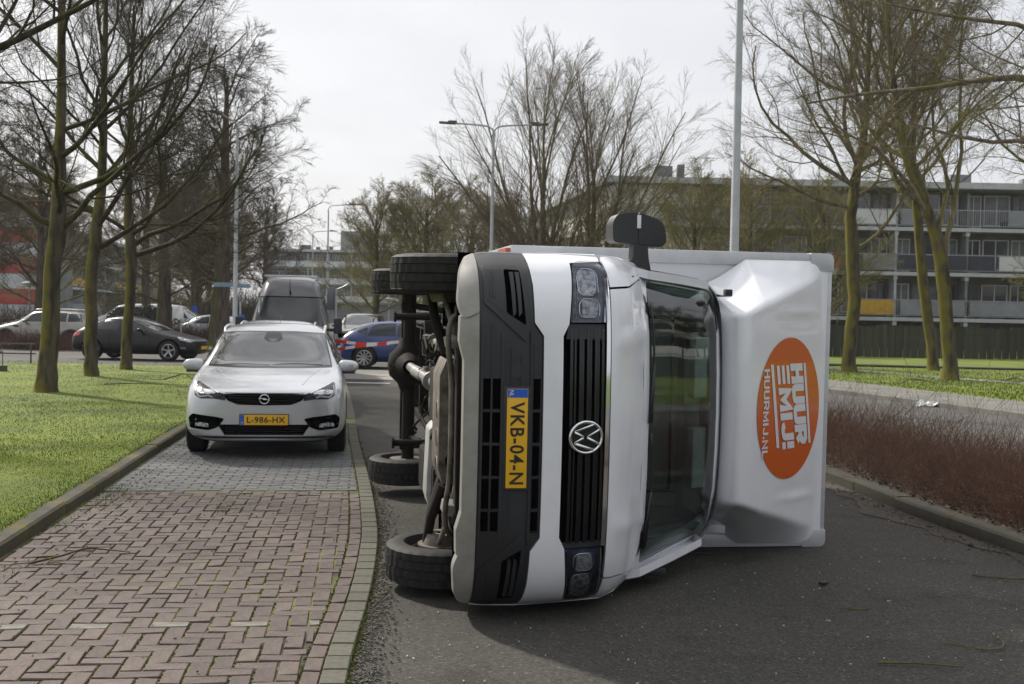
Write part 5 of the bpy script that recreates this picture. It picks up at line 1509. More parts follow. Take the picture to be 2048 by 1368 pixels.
for s in (1, -1):
    mb = MB(); mb.tube([(s * .40, .08, .34), (s * .60, .04, .27), (s * .76, .0, .25)], [.038, .030, .028], 10)
    mb.tube([(s * .40, -.25, .36), (s * .60, -.1, .28), (s * .76, .0, .25)], [.034, .028, .028], 10); mb.build('control_arm', ch, van, 60)
    mb = MB(); mb.tube(smooth_path([(s * .36, .22, .40), (s * .55, .24, .36), (s * .74, .14, .31)], 4), .016, 8); mb.build('track_rod', ru, van, 60)
    mb = MB(); mb.tube([(s * .62, .0, .34), (s * .57, .0, .72)], .032, 10)
    for q in range(5): mb.lathe([(.44 + q * .05, .06), (.455 + q * .05, .075), (.47 + q * .05, .06)], (s * .60, 0, 0), 'z', 16)
    mb.build('spring_strut', ch, van, 60)
    mb = MB(); mb.lathe([(s * .70, .03), (s * .70, .10), (s * .775, .12), (s * .775, .03)], (0, 0, .34), 'x', 16); mb.build('steering_knuckle', ru, van, 50)
    mb = MB(); mb.prism([(s * .44, .31), (s * .50, .30), (s * .52, .40), (s * .45, .42)], .28, .50, 'xz'); mb.build('mount_plate', M['castalu'], van, bev=.006)
for k_, (a, b, c_) in enumerate((((.35, -.9, .36), (.44, -1.6, .44), (.50, -2.6, .52)), ((-.1, -.7, .37), (-.35, -1.4, .36), (-.42, -2.8, .50)), ((.2, -2.6, .46), (.42, -3.1, .52), (.48, -3.5, .42)), ((-.2, -2.6, .50), (-.38, -3.0, .38), (-.48, -3.5, .43)), ((.50, .1, .42), (.36, -.2, .50), (.40, -.7, .44)))):
    MB().tube(smooth_path([a, b, c_], 6), .011, 6).build('brake_line', ch, van, 180)
r9 = random.Random(12)
mb = MB()
for q in range(26):
    x, y = r9.uniform(-.42, .45), r9.uniform(-3.3, -1.2)
    pts = [(x, y, r9.uniform(.42, .56))]
    for w in range(3): pts.append((pts[-1][0] + r9.gauss(0, .07), pts[-1][1] + r9.gauss(0, .14), min(.6, max(.36, pts[-1][2] + r9.gauss(0, .04)))))
    mb.tube(smooth_path(pts, 4), r9.choice([.006, .009, .014]), 5)
mb.build('hose_bundle', ch, van, 180)
MB().bb((.20, -3.2, .50), (.42, -2.9, .66)).build('air_tank', ru, van, bev=.03)
mb, mb2 = MB(), MB()
for q in range(58):
    c_ = (r9.uniform(-.66, .68), r9.uniform(-.30, .58), r9.uniform(.385, .47))
    (mb if q % 2 else mb2).box(c_, (r9.uniform(.015, .09), r9.uniform(.02, .10), r9.uniform(.008, .05)), Matrix.Rotation(r9.uniform(-.6, .6), 3, 'Z') @ Matrix.Rotation(r9.uniform(-.4, .4), 3, 'X'))
for q in range(16):
    x, y = r9.uniform(-.62, .62), r9.uniform(.0, .55); pts = [(x, y, r9.uniform(.36, .44))]
    for w in range(3): pts.append((pts[-1][0] + r9.gauss(0, .09), pts[-1][1] + r9.gauss(0, .05), min(.5, max(.345, pts[-1][2] + r9.gauss(0, .02)))))
    (mb if q % 3 else mb2).tube(smooth_path(pts, 4), r9.choice([.006, .010, .014]), 6)
for q in range(44):
    c_ = (r9.uniform(-.46, .50), r9.uniform(-3.5, -.8), r9.uniform(.44, .60))
    (mb if q % 3 else mb2).box(c_, (r9.uniform(.03, .14), r9.uniform(.04, .2), r9.uniform(.02, .08)), Matrix.Rotation(r9.uniform(-.5, .5), 3, 'Z'))
mb.build('bracket_cluster', ch, van, bev=.002, seg=1)['kind'] = 'stuff'; mb2.build('dusty_bracket_cluster', ru, van, bev=.002, seg=1)['kind'] = 'stuff'

# ================================================================== CARS
def paint(name, c, rough=.3, metal=0.0, coat=1.0, grime=.06):
    return mat(name, c, rough, metal=metal, coat=coat, noise=(1.8, grime))
M['p_silver'] = paint('silver car paint', (0.47, 0.485, 0.51), .28, .45)
M['p_black'] = mat('black car paint', (0.005, 0.005, 0.007), .3, spec=.3, coat=.15)
M['p_beige'] = paint('beige grey car paint', (0.24, 0.225, 0.20), .3, .5)
M['p_blue'] = paint('deep blue car paint', (0.009, 0.030, 0.13), .28, .0, .5)
M['p_grey'] = paint('dark grey van paint', (0.028, 0.029, 0.034), .34, .0, .6)
M['van_glass'] = mat('dark van glass', (0.012, 0.016, 0.018), 0.04, ior=1.5)
M['p_white'] = paint('white car paint', (0.62, 0.63, 0.64), .3)
M['car_glass'] = mat('dark car glass', (0.016, 0.020, 0.022), 0.03, ior=1.9, coat=.5)
M['side_glass'] = mat('side car glass', (0.012, 0.017, 0.020), 0.05, ior=1.5)
M['led'] = mat('lamp light guide', (0.30, 0.31, 0.33), .25)
M['red_lamp'] = mat('red rear lamp', (0.42, 0.015, 0.015), .2, coat=.6)
M['arch'] = mat('wheel arch black', (0.006, 0.006, 0.006), .8)

def car_shell(name, st, m, root, wheels, wr, sub=2, arch_r=None, hide=()):
    """st rows: (y, z_bottom, half width low, z mid, half width mid, z belt, half width belt, z roof, half width roof)"""
    vs, fs = [], []
    for (y, zb, wl, zm, wm, zt, wt, zr, wr_) in st:
        half = [(0, zb), (wl * .75, zb), (wl, zb + .05), (wm, (zb + zm) / 2 + .03), (wm, zm), (wt, zt), (wr_ + (.02 if zr > zt + .15 else 0), zr - (.07 if zr > zt + .15 else .012)), (wr_ * .72, zr - .004), (0, zr + .008)]
        ring = half + [(-x, z) for x, z in half[-2:0:-1]]
        vs += [(x, y, z) for x, z in ring]
    n = 16
    for i in range(len(st) - 1):
        for k in range(n):
            fs.append((i * n + k, i * n + (k + 1) % n, (i + 1) * n + (k + 1) % n, (i + 1) * n + k))
    for i in (0, len(st) - 1):
        b = i * n
        # cap with quads between mirrored points
        for k in range(8):
            a0, a1 = b + k, b + k + 1; m0, m1 = b + (n - k) % n, b + (n - k - 1) % n
            if k == 0: fs.append((a0, a1, m1))
            elif k == 7: fs.append((a0, a1, m0))
            else: fs.append((a0, a1, m1, m0))
    me = new_mesh(name, vs, fs, [m, M['arch']])
    bm = bmesh.new(); bm.from_mesh(me); bmesh.ops.recalc_face_normals(bm, faces=bm.faces); bm.to_mesh(me); bm.free()
    ob = bpy.data.objects.new(name, me); COL.objects.link(ob)
    sb = ob.modifiers.new('s', 'SUBSURF'); sb.levels = sub; sb.render_levels = sub
    dg = bpy.context.evaluated_depsgraph_get()
    full = bpy.data.meshes.new_from_object(ob.evaluated_get(dg))
    bvh = BVHTree.FromPolygons([v.co.copy() for v in full.vertices], [tuple(p.vertices) for p in full.polygons])
    cuts = []
    for y in wheels:
        R = arch_r or wr + .055
        mb = MB()
        for s in (1, -1):
            mb.lathe([(s * 1.4, 0.0001), (s * 1.4, R), (s * .56, R), (s * .56, 0.0001)], (0, y, wr + .01), 'x', 28)
        cme = new_mesh('cut', mb.v, mb.f, [m, M['arch']], None, [1] * len(mb.f))
        bm = bmesh.new(); bm.from_mesh(cme); bmesh.ops.remove_doubles(bm, verts=bm.verts, dist=.0005); bmesh.ops.recalc_face_normals(bm, faces=bm.faces); bm.to_mesh(cme); bm.free()
        co = bpy.data.objects.new('cut', cme); COL.objects.link(co); cuts.append(co)
        bo = ob.modifiers.new('b', 'BOOLEAN'); bo.operation = 'DIFFERENCE'; bo.object = co; bo.solver = 'EXACT'
    if cuts:
        dg = bpy.context.evaluated_depsgraph_get(); dg.update()
        fin = bpy.data.meshes.new_from_object(ob.evaluated_get(dg))
    else: fin = full
    for co in cuts: bpy.data.objects.remove(co, do_unlink=True)
    bpy.data.objects.remove(ob, do_unlink=True)
    fin.name = name
    fin.polygons.foreach_set('use_smooth', [True] * len(fin.polygons)); fin.set_sharp_from_angle(angle=rad(38))
    o = mkobj(name, fin, root)
    return o, bvh

def road_wheel(root, x, y, R, s, spokes=5, W=.215, rimR=None, m='rim_alloy', full=True, sw=.055, twin=False):
    rimR = rimR or R * .70
    h = W / 2
    mb = MB(); mb.lathe([(-h * .7, rimR), (-h, rimR + .03), (-h, R - .03), (-h * .8, R), (h * .8, R), (h, R - .03), (h, rimR + .02), (h * .8, rimR)], (x, y, R), 'x', 40)
    w = mb.build('wheel', M['rubber'], root, 40)
    if not full: return w
    mb = MB(); mb.lathe([(s * h * .85, rimR), (s * h * .90, rimR - .018), (s * h * .4, rimR - .03), (-s * h * .6, rimR - .03)], (x, y, R), 'x', 40)
    mb.lathe([(s * h * .62, 0), (s * h * .62, .05), (s * h * .4, .07)], (x, y, R), 'x', 16)
    for k in range(spokes):
        a = 2 * math.pi * k / spokes + .3
        for da in ((-.14, .14) if twin else (0,)):
            q0 = Vector((x + s * h * .55, y + .045 * math.cos(a + da * 2), R + .045 * math.sin(a + da * 2)))
            q1 = Vector((x + s * h * .80, y + (rimR - .012) * math.cos(a + da), R + (rimR - .012) * math.sin(a + da)))
            d = (q1 - q0).normalized(); t = d.cross(Vector((1, 0, 0))).normalized() * sw / 2
            e = Vector((s * .012, 0, 0))
            mb.add([q0 + t * .7 + e, q0 - t * .7 + e, q1 - t + e, q1 + t + e, q0 + t * .7 - e, q0 - t * .7 - e, q1 - t - e, q1 + t - e],
                   [(0, 1, 2, 3), (4, 5, 6, 7), (0, 1, 5, 4), (1, 2, 6, 5), (2, 3, 7, 6), (3, 0, 4, 7)])
    mb.build('rim', M[m], w, 40)
    MB().lathe([(s * h * .1, rimR - .03), (s * h * .1, 0)], (x, y, R), 'x', 24).build('brake_disc', M['arch'], w)
    return w

def door_mirror(root, bvh, x, y, z, m, s, sz=(.20, .13, .13)):
    mb = MB(); mb.tube([(s * (x - .10), y, z - .055), (s * (x + .03), y + .01, z - .02)], [.035, .028], 8)
    mb.build('mirror_foot', M['black_plastic'], root, 60)
    bm = bmesh.new(); bmesh.ops.create_icosphere(bm, subdivisions=3, radius=1)
    for v in bm.verts:
        a, b, c = v.co
        pw = lambda q: math.copysign(abs(q) ** .72, q)
        v.co = Vector((s * (x + .10 + pw(a) * sz[0] * .55), y + pw(b) * sz[1] * .5, z + pw(c) * sz[2] * .5 * (1 - .28 * (a + 1) / 2)))
    me = bpy.data.meshes.new('mirror'); bm.to_mesh(me); bm.free(); me.materials.append(m)
    me.polygons.foreach_set('use_smooth', [True] * len(me.polygons))
    o = mkobj('mirror', me, root)
    mb = MB(); mb.box((s * (x + .10), y - sz[1] * .46, z), (sz[0] * .85, .01, sz[2] * .7)); mb.build('mirror_glass', M['car_glass'], o, bev=.003)
    mb = MB(); mb.box((s * (x + .08), y + .005, z - sz[2] * .40), (sz[0] * .9, sz[1] * .75, .035)); mb.build('mirror_base', M['black_plastic'], o, bev=.012)
    return o

# ---------------------------------------------------------------- silver estate
def silver_estate(loc, rz, label, detail=True):
    t = thing('estate_car', label, 'car', loc, rz)
    P = M['p_silver']
    st = [(-.02, .22, .50, .42, .56, .64, .52, .735, .46), (-.08, .19, .70, .44, .76, .66, .73, .775, .66), (-.22, .18, .80, .45, .86, .70, .83, .80, .76),
          (-.46, .17, .86, .50, .905, .79, .89, .87, .80), (-.90, .17, .88, .55, .925, .875, .90, .93, .80), (-1.25, .17, .88, .58, .925, .91, .90, .965, .78),
          (-1.40, .17, .88, .58, .925, .925, .90, 1.01, .76), (-1.72, .17, .88, .58, .925, .94, .89, 1.20, .72), (-2.06, .17, .88, .58, .925, .95, .89, 1.39, .69),
          (-2.30, .17, .88, .58, .925, .955, .89, 1.46, .69), (-2.90, .17, .88, .58, .925, .96, .89, 1.50, .69), (-3.60, .17, .88, .58, .925, .97, .89, 1.48, .68),
          (-4.20, .19, .86, .60, .91, .98, .86, 1.42, .64), (-4.45, .20, .84, .62, .885, .97, .82, 1.28, .62), (-4.62, .24, .80, .62, .85, .90, .77, .98, .60), (-4.70, .32, .74, .60, .77, .78, .70, .82, .55)]
    body, bvh = car_shell('body', st, P, t, (-.88, -3.54), .325, arch_r=.375)
    pr, dn = bvh_proj(bvh, 'front')
    def F_(name, poly, m, off=.004, thick=.012, r=None, parent=t, grid=.06):
        return drape(name, rounded(poly, r) if r else poly, pr, dn, m, parent, off, thick, grid)
    bk = M['black_gloss']
    # grille and lamps
    g = F_('grille', [(.0, .735), (-.30, .735), (-.46, .728), (-.40, .655), (-.29, .612), (0, .604), (.29, .612), (.40, .655), (.46, .728), (.30, .735)], M['dark_slot'], .003, .0, .015)
    for q in range(4):
        z = .632 + q * .026
        w = .33 + q * .03
        F_('grille_bar', [(-w, z), (w, z), (w, z + .006), (-w, z + .006)], bk, .010, .01, parent=g)
    e = F_('emblem', [(.052 * math.cos(a * math.pi / 10), .674 + .052 * math.sin(a * math.pi / 10)) for a in range(20)], M['dark_slot'], .016, .01)
    mb = MB(); mb.tube([pr(.050 * math.cos(a * math.pi / 12), .674 + .050 * math.sin(a * math.pi / 12)) + Vector((0, .022, 0)) for a in range(25)], .006, 6, False)
    for a, b in (((-.062, .668), (.022, .670)), ((.022, .670), (-.022, .681)), ((-.022, .681), (.062, .683))):
        mb.tube([pr(*a) + Vector((0, .022, 0)), pr(*b) + Vector((0, .022, 0))], .005, 6)
    mb.build('emblem_ring', M['chrome'], e, 180)
    for s in (1, -1):
        h = F_('headlight', [(s * .43, .725), (s * .50, .745), (s * .72, .835), (s * .765, .845), (s * .775, .78), (s * .765, .705), (s * .70, .672), (s * .55, .675), (s * .42, .655)], M['black_gloss'], .005, .012, .012)
        F_('light_guide', [(s * .745, .81), (s * .755, .75), (s * .70, .70), (s * .60, .715), (s * .56, .695), (s * .56, .683), (s * .61, .70), (s * .71, .682), (s * .768, .742), (s * .758, .81)], M['led'], .009, .004, parent=h, grid=.03)
        F_('projector', [(s * (.675 + .030 * math.cos(a * math.pi / 8)), .748 + .026 * math.sin(a * math.pi / 8)) for a in range(16)], M['chrome_dull'], .009, .004, parent=h)
        F_('lens_edge', [(s * .50, .745), (s * .72, .835), (s * .72, .828), (s * .50, .736)], M['chrome'], .009, .002, parent=h)
        # lower air intakes
        fg = F_('fog_recess', [(s * .43, .455), (s * .52, .475), (s * .78, .505), (s * .83, .46), (s * .81, .345), (s * .60, .325), (s * .50, .36)], M['dark_slot'], .004, 0, .02)
        F_('fog_light', [(s * .60, .36), (s * .72, .37), (s * .74, .40), (s * .70, .415), (s * .60, .40)], M['chrome_dull'], .008, .004, .01, parent=fg)
        F_('bumper_blade', [(s * .42, .265), (s * .56, .275), (s * .80, .31), (s * .83, .335), (s * .60, .326), (s * .47, .345)], P, .016, .02, .008)
    F_('lower_intake', [(-.50, .392), (.50, .392), (.44, .275), (-.44, .275)], M['dark_slot'], .003, 0, .012)
    for q in range(4): F_('intake_bar', [(-.42, .288 + q * .025), (.42, .288 + q * .025), (.42, .294 + q * .025), (-.42, .294 + q * .025)], bk, .008, .008)
    F_('chin', [(-.76, .262), (.76, .262), (.74, .195), (-.74, .195)], M['black_plastic'], .006, .02, .01)
    F_('bonnet_gap', [(-.43, .738), (.43, .738), (.43, .742), (-.43, .742)], M['dark_slot'], .0025, 0)
    pl = MB().box((0, .005, .447), (.535, .016, .128)).build('plate_holder', bk, t, bev=.004)
    pp = MB().box((0, .0145, .447), (.52, .004, .112)).build('number_plate', M['plate_yellow'], t)
    MB().bb((.2585, .0165, .393), (.216, .0175, .501)).build('blue_strip', M['plate_blue'], pp)
    f2 = lambda u, v: Vector((.26 - u, .0188, .391 + v))
    lettering('plate_text', 'NL', (.010, .016, .036, .034), f2, M['plate_light'], pp, .01)
    if detail:
        lettering('plate_text', 'L-986-HX', (.075, .022, .490, .092), f2, M['plate_black'], pp, .018, 1.08)
    # bonnet creases on top
    prt, dnt = bvh_proj(bvh, 'top')
    for s in (1, -1):
        drape('bonnet_crease', [(s * .40, -.30), (s * .415, -.30), (s * .60, -1.18), (s * .585, -1.18)], prt, dnt, P, t, .004, .004, .08)
    # glass
    def wsp(u, v):        # windscreen in screen coordinates: x, height
        return pr(u, v)
    F_('windscreen_seal', [(-.745, .975), (-.645, 1.375), (-.3, 1.395), (.3, 1.395), (.645, 1.375), (.745, .975), (.4, .965), (-.4, .965)], bk, .004, 0, .02, grid=.05)
    w = F_('windscreen', [(-.720, .99), (-.628, 1.36), (-.3, 1.378), (.3, 1.378), (.628, 1.36), (.720, .99), (.4, .980), (-.4, .980)], M['car_glass'], .010, 0, .02, grid=.05)
    F_('mirror_mount', [(-.08, 1.39), (.08, 1.39), (.12, 1.30), (.06, 1.26), (-.06, 1.26), (-.12, 1.30)], bk, .0125, 0, .02, parent=w)
    for (xa, xb, za) in ((-.62, -.02, .998), (.02, .60, .990)):
        mb = MB(); mb.tube([pr(xa + (xb - xa) * k / 8, za + .012 * math.sin(k / 8 * 3)) + Vector((0, .020, .0)) for k in range(9)], .008, 5)
        mb.build('wiper', M['black_plastic'], t, 180)
    for s, ax in ((1, 'right'), (-1, 'left')):
        ps, ds = bvh_proj(bvh, 'right' if s > 0 else 'left'); 
        ps, ds = (bvh_proj(bvh, 'right') if s > 0 else bvh_proj(bvh, 'left'))
        drape('side_window', rounded([(-1.55, .985), (-2.20, 1.36), (-3.0, 1.41), (-3.9, 1.36), (-4.15, 1.10), (-4.0, 1.02), (-2.5, .99)], .05), ps, ds, M['side_glass'], t, .005, 0, .1)
        mb = MB(); mb.tube(smooth_path([(s * .63, -2.28, 1.36), (s * .645, -2.5, 1.425), (s * .65, -3.2, 1.455), (s * .63, -3.9, 1.43), (s * .60, -4.1, 1.36)], 4), .017, 8); mb.build('roof_rail', bk if s > 2 else M['alu'], t, 180)
        door_mirror(t, bvh, .845, -1.62, .975, P, s, (.23, .15, .18))
        drape('door_handle', rounded([(-2.62, .83), (-2.62, .855), (-2.44, .855), (-2.44, .83)], .008), ps, ds, P, t, .03, .03, .1)
        for y in (-.88, -3.54): road_wheel(t, s * .80, y, .325, s)
        drape('door_gap', [(-1.55, .30), (-1.55, .93), (-1.56, .93), (-1.56, .30)], ps, ds, M['dark_slot'], t, .003, 0, .1)
        drape('door_gap', [(-2.72, .30), (-2.72, .93), (-2.73, .93), (-2.73, .30)], ps, ds, M['dark_slot'], t, .003, 0, .1)
    mb = MB(); mb.tube([(0, -3.9, 1.46), (0, -4.05, 1.60)], .004, 5); mb.build('aerial', M['black_plastic'], t)
    return t
CH_ = rad(9.3)
silver_estate((-2.725, 12.42, .008), math.pi + CH_, 'silver estate car with a yellow plate parked in the bay, nearest of the row')
silver_estate((-3.80, 17.75, .008), math.pi + CH_, 'second silver estate car, mostly hidden, only roof and one mirror showing behind the first', False)

# ---------------------------------------------------------------- side view cars
def side_car(name, loc, rz, label, st, pm, wheels, wr, windows, front_z, glass='side_glass', spokes=5, twin=False, extras=None, arch_r=None, mir=None, rails=None, handles=(), gaps=(), scale=1, ws=None, rimm='rim_alloy', clad=False, cat='car', rearw=None):
    t = thing(name, label, cat, loc, rz); t.scale = (scale,) * 3
    body, bvh = car_shell('body', st, pm, t, wheels, wr, arch_r=arch_r)
    W = max(r[4] for r in st)
    for s in (1, -1):
        ps, ds = bvh_proj(bvh, 'right' if s > 0 else 'left')
        for wi in windows:
            ws_ = drape('side_window', rounded(wi, .04), ps, ds, M[glass], t, .006, 0, .12)
            mb = MB(); mb.tube([ps(*p) + ds * .006 for p in rounded(wi, .04)], .010, 4, False); mb.build('window_trim', M['black_gloss'], ws_, 180)
        for (y, z) in handles: drape('door_handle', rounded([(y, z), (y, z + .03), (y - .18, z + .03), (y - .18, z)], .008), ps, ds, pm, t, .03, .03, .1)
        for (y, z0, z1) in gaps: drape('door_gap', [(y, z0), (y, z1), (y - .014, z1), (y - .014, z0)], ps, ds, M['dark_slot'], t, .004, 0, .1)
        for y in wheels: road_wheel(t, s * (W - .105), y, wr, s, spokes, twin=twin, m=rimm)
        if clad:
            for y in wheels:
                ring = [(y + (wr + .13) * math.cos(rad(a)), wr + (wr + .13) * math.sin(rad(a))) for a in range(0, 181, 12)] + [(y + (wr + .058) * math.cos(rad(a)), wr + (wr + .058) * math.sin(rad(a))) for a in range(180, -1, -12)]
                drape('arch_cladding', ring, ps, ds, M['black_plastic'], t, .012, .02, .12)
        if mir: door_mirror(t, bvh, mir[0], mir[1], mir[2], pm, s)
        if rails:
            mb = MB(); mb.tube(smooth_path([(s * rails[0], y, z) for y, z in rails[1:]], 4), .018, 6); mb.build('roof_rail', M['alu'], t, 180)
    pr, dn = bvh_proj(bvh, 'front')
    if ws: drape('windscreen', rounded(ws, .03), pr, dn, M['car_glass'], t, .006, 0, .08)
    if rearw:
        pb, db = bvh_proj(bvh, 'back'); drape('rear_window', rounded(rearw, .03), pb, db, M['car_glass'], t, .006, 0, .08)
    if extras: extras(t, bvh)
    return t
def hatch_st(L, H, w, hood_z, nose_z, ws0, ws1, rr0, tail, bz=.19, belt=.93, roof_w=.58, tailz=.95):
    """generic two-box profile"""
    return [(-.02, .27, w * .45, .42, w * .52, .58, w * .48, nose_z - .05, w * .4), (-.12, .22, w * .72, .45, w * .80, .63, w * .76, nose_z, w * .62), (-.32, .2, w * .86, .48, w * .93, .68, w * .88, nose_z + .06, w * .72),
            (-.62, bz, w * .93, .52, w * .985, .78, w * .93, nose_z + .13, w * .75), (ws0 + .25, bz, w * .95, .58, w, belt - .07, w * .95, hood_z - .03, w * .75), (ws0, bz, w * .95, .6, w, belt - .02, w * .95, hood_z + .03, w * .72),
            ((ws0 * .55 + ws1 * .45), bz, w * .95, .6, w, belt, w * .95, hood_z + (H - hood_z) * .52, roof_w + .03), (ws1, bz, w * .95, .6, w, belt, w * .95, H - .06, roof_w), (ws1 - .35, bz, w * .95, .6, w, belt, w * .95, H - .005, roof_w),
            ((ws1 - .35 + rr0) / 2, bz, w * .95, .6, w, belt + .005, w * .95, H, roof_w), (rr0, bz, w * .95, .62, w, belt + .02, w * .94, H - .05, roof_w), (rr0 - (rr0 + tail) * .55, bz + .01, w * .93, .64, w * .98, belt + .03, w * .90, (H + tailz) / 2 + .06, roof_w - .03),
            (-tail, .24, w * .9, .64, w * .95, tailz - .06, w * .85, tailz + .02, roof_w), (-L + .06, .28, w * .86, .60, w * .88, tailz - .15, w * .78, tailz - .10, roof_w), (-L, .36, w * .7, .56, w * .74, tailz - .26, w * .66, tailz - .22, roof_w * .8)]
# black coupe-like hatch facing right, front at local y=0; side view: heading +X world
def ex_leon(t, bvh):
    ps, ds = bvh_proj(bvh, 'right'); pr, dn = bvh_proj(bvh, 'front')
    for s in (1, -1):
        ps, ds = bvh_proj(bvh, 'right' if s > 0 else 'left')
        h = drape('headlight', rounded([(-.10, .68), (-.62, .80), (-.50, .69), (-.20, .62)], .01), ps, ds, M['chrome_dull'], t, .006, .01, .05)
        drape('light_guide', [(-.22, .645), (-.44, .695), (-.56, .775), (-.50, .775), (-.42, .715), (-.22, .665)], ps, ds, M['led'], h, .010, .003, .05)
        drape('fog_lamp', [(-.30, .42), (-.46, .42), (-.48, .45), (-.30, .45)], ps, ds, M['led'], t, .006, .01, .05)
        drape('rear_lamp', rounded([(-4.12, .86), (-3.88, .88), (-3.92, .78), (-4.18, .76)], .02), ps, ds, M['red_lamp'], t, .006, .01, .05)
    MB().box((0, .0, .44), (.52, .02, .11)).build('number_plate', M['plate_yellow'], t)
side_car('black_car', (-10.15, 37.1, -.012), rad(-90 - 6), 'black low hatchback facing right on the cross street, behind the left lawn',
         hatch_st(4.24, 1.43, .90, .93, .70, -1.22, -2.02, -3.05, 4.05, belt=.92, roof_w=.55, tailz=.98), M['p_black'], (-.86, -3.46), .33,
         [[(-1.62, .97), (-2.10, 1.27), (-2.52, 1.345), (-2.52, .97)], [(-2.60, .975), (-2.60, 1.35), (-3.10, 1.32), (-3.62, 1.13), (-3.40, 1.0)]],
         .7, spokes=5, extras=ex_leon, mir=(.90, -1.78, 1.0), handles=[(-2.75, .84)], gaps=[(-1.48, .3, .9), (-2.85, .3, .93)], ws=[(-.70, .98), (-.55, 1.33), (.55, 1.33), (.70, .98)], rearw=[(-.55, 1.05), (-.5, 1.33), (.5, 1.33), (.55, 1.05)])
def ex_mini(t, bvh):
    for s in (1, -1):
        ps, ds = bvh_proj(bvh, 'right' if s > 0 else 'left')
        drape('headlight', [(-.22 + .12 * math.cos(a * math.pi / 8), .80 + .10 * math.sin(a * math.pi / 8)) for a in range(16)], ps, ds, M['chrome_dull'], t, .008, .01, .05)
        drape('side_grille', rounded([(-1.22, .82), (-1.05, .90), (-1.32, .92), (-1.38, .84)], .02), ps, ds, M['black_gloss'], t, .008, .01, .05)
        drape('sill_strip', [(-1.25, .26), (-3.0, .26), (-3.0, .30), (-1.25, .30)], ps, ds, M['chrome'], t, .010, .01, .2)
side_car('beige_car', (-21.55, 46.7, .0), rad(90 + 4), 'beige grey compact crossover with a light roof facing left, behind the black car',
         hatch_st(4.20, 1.54, .91, 1.02, .80, -1.22, -1.72, -3.55, 4.0, belt=1.02, roof_w=.62, tailz=1.1), M['p_beige'], (-.80, -3.42), .33,
         [[(-1.55, 1.07), (-1.85, 1.40), (-2.25, 1.44), (-2.25, 1.07)], [(-2.32, 1.07), (-2.32, 1.44), (-3.20, 1.43), (-3.20, 1.08)], [(-3.28, 1.08), (-3.28, 1.42), (-3.72, 1.38), (-3.85, 1.10)]],
         .7, spokes=5, extras=ex_mini, mir=(.92, -1.62, 1.10), rails=(.60, (-1.9, 1.52), (-2.1, 1.585), (-3.4, 1.585), (-3.6, 1.52)), handles=[(-2.05, .98), (-3.05, .98)], gaps=[(-1.42, .35, 1.0), (-2.30, .35, 1.0)],
         ws=[(-.68, 1.05), (-.58, 1.42), (.58, 1.42), (.68, 1.05)], clad=True, rimm='rim_dark')
def ex_blue(t, bvh):
    for s in (1, -1):
        ps, ds = bvh_proj(bvh, 'right' if s > 0 else 'left')
        drape('rear_lamp', rounded([(-4.20, .86), (-3.98, .90), (-4.0, .80), (-4.22, .76)], .02), ps, ds, M['red_lamp'], t, .006, .01, .05)
        drape('headlight', rounded([(-.12, .68), (-.60, .80), (-.50, .69), (-.20, .62)], .01), ps, ds, M['chrome_dull'], t, .006, .01, .05)
side_car('blue_car', (-1.0, 34.95, -.012), rad(-90 + 3), 'deep blue five door hatchback standing on the cross street behind the overturned wheels',
         hatch_st(4.27, 1.45, .905, .95, .72, -1.20, -1.95, -3.35, 4.12, belt=.94, roof_w=.57, tailz=1.02), M['p_blue'], (-.86, -3.50), .335,
         [[(-1.72, .99), (-2.12, 1.29), (-2.50, 1.365), (-2.50, .99)], [(-2.58, .99), (-2.58, 1.37), (-3.05, 1.35), (-3.30, 1.28), (-3.40, 1.01)], [(-3.46, 1.03), (-3.42, 1.25), (-3.74, 1.12)]],
         .7, spokes=10, extras=ex_blue, mir=(.90, -1.85, 1.02), handles=[(-2.38, .86), (-3.25, .88)], gaps=[(-1.5, .3, .92), (-2.54, .3, .95)], ws=[(-.70, 1.0), (-.56, 1.35), (.56, 1.35), (.70, 1.0)], rearw=[(-.58, 1.12), (-.52, 1.35), (.52, 1.35), (.58, 1.12)])
# dark off-roader seen from the front, white vans behind
def ex_suv(t, bvh):
    pr, dn = bvh_proj(bvh, 'front')
    drape('grille', rounded([(-.50, .86), (.50, .86), (.46, .66), (-.46, .66)], .03), pr, dn, M['dark_slot'], t, .004, 0, .08)
    drape('lower_intake', rounded([(-.60, .52), (.60, .52), (.55, .36), (-.55, .36)], .03), pr, dn, M['dark_slot'], t, .004, 0, .08)
    for s in (1, -1): drape('headlight', rounded([(s * .54, .86), (s * .80, .90), (s * .84, .76), (s * .56, .74)], .02), pr, dn, M['led'], t, .006, .01, .06)
    drape('bonnet_edge', [(-.72, .93), (.72, .93), (.72, .90), (-.72, .90)], pr, dn, M['p_black'], t, .01, .01, .1)
suv_st = [(-.02, .40, .60, .60, .74, .82, .70, .90, .62), (-.15, .34, .84, .60, .90, .88, .86, .98, .74), (-.6, .32, .92, .66, .95, .95, .90, 1.06, .76), (-1.3, .32, .92, .66, .95, 1.02, .91, 1.12, .76),
          (-1.5, .32, .92, .66, .95, 1.04, .91, 1.18, .74), (-2.1, .32, .92, .66, .95, 1.06, .91, 1.62, .68), (-2.5, .32, .92, .66, .95, 1.06, .91, 1.68, .68), (-3.6, .32, .92, .66, .95, 1.06, .91, 1.68, .68), (-4.3, .34, .90, .68, .94, 1.06, .90, 1.62, .66), (-4.5, .42, .86, .68, .90, 1.0, .84, 1.2, .64)]
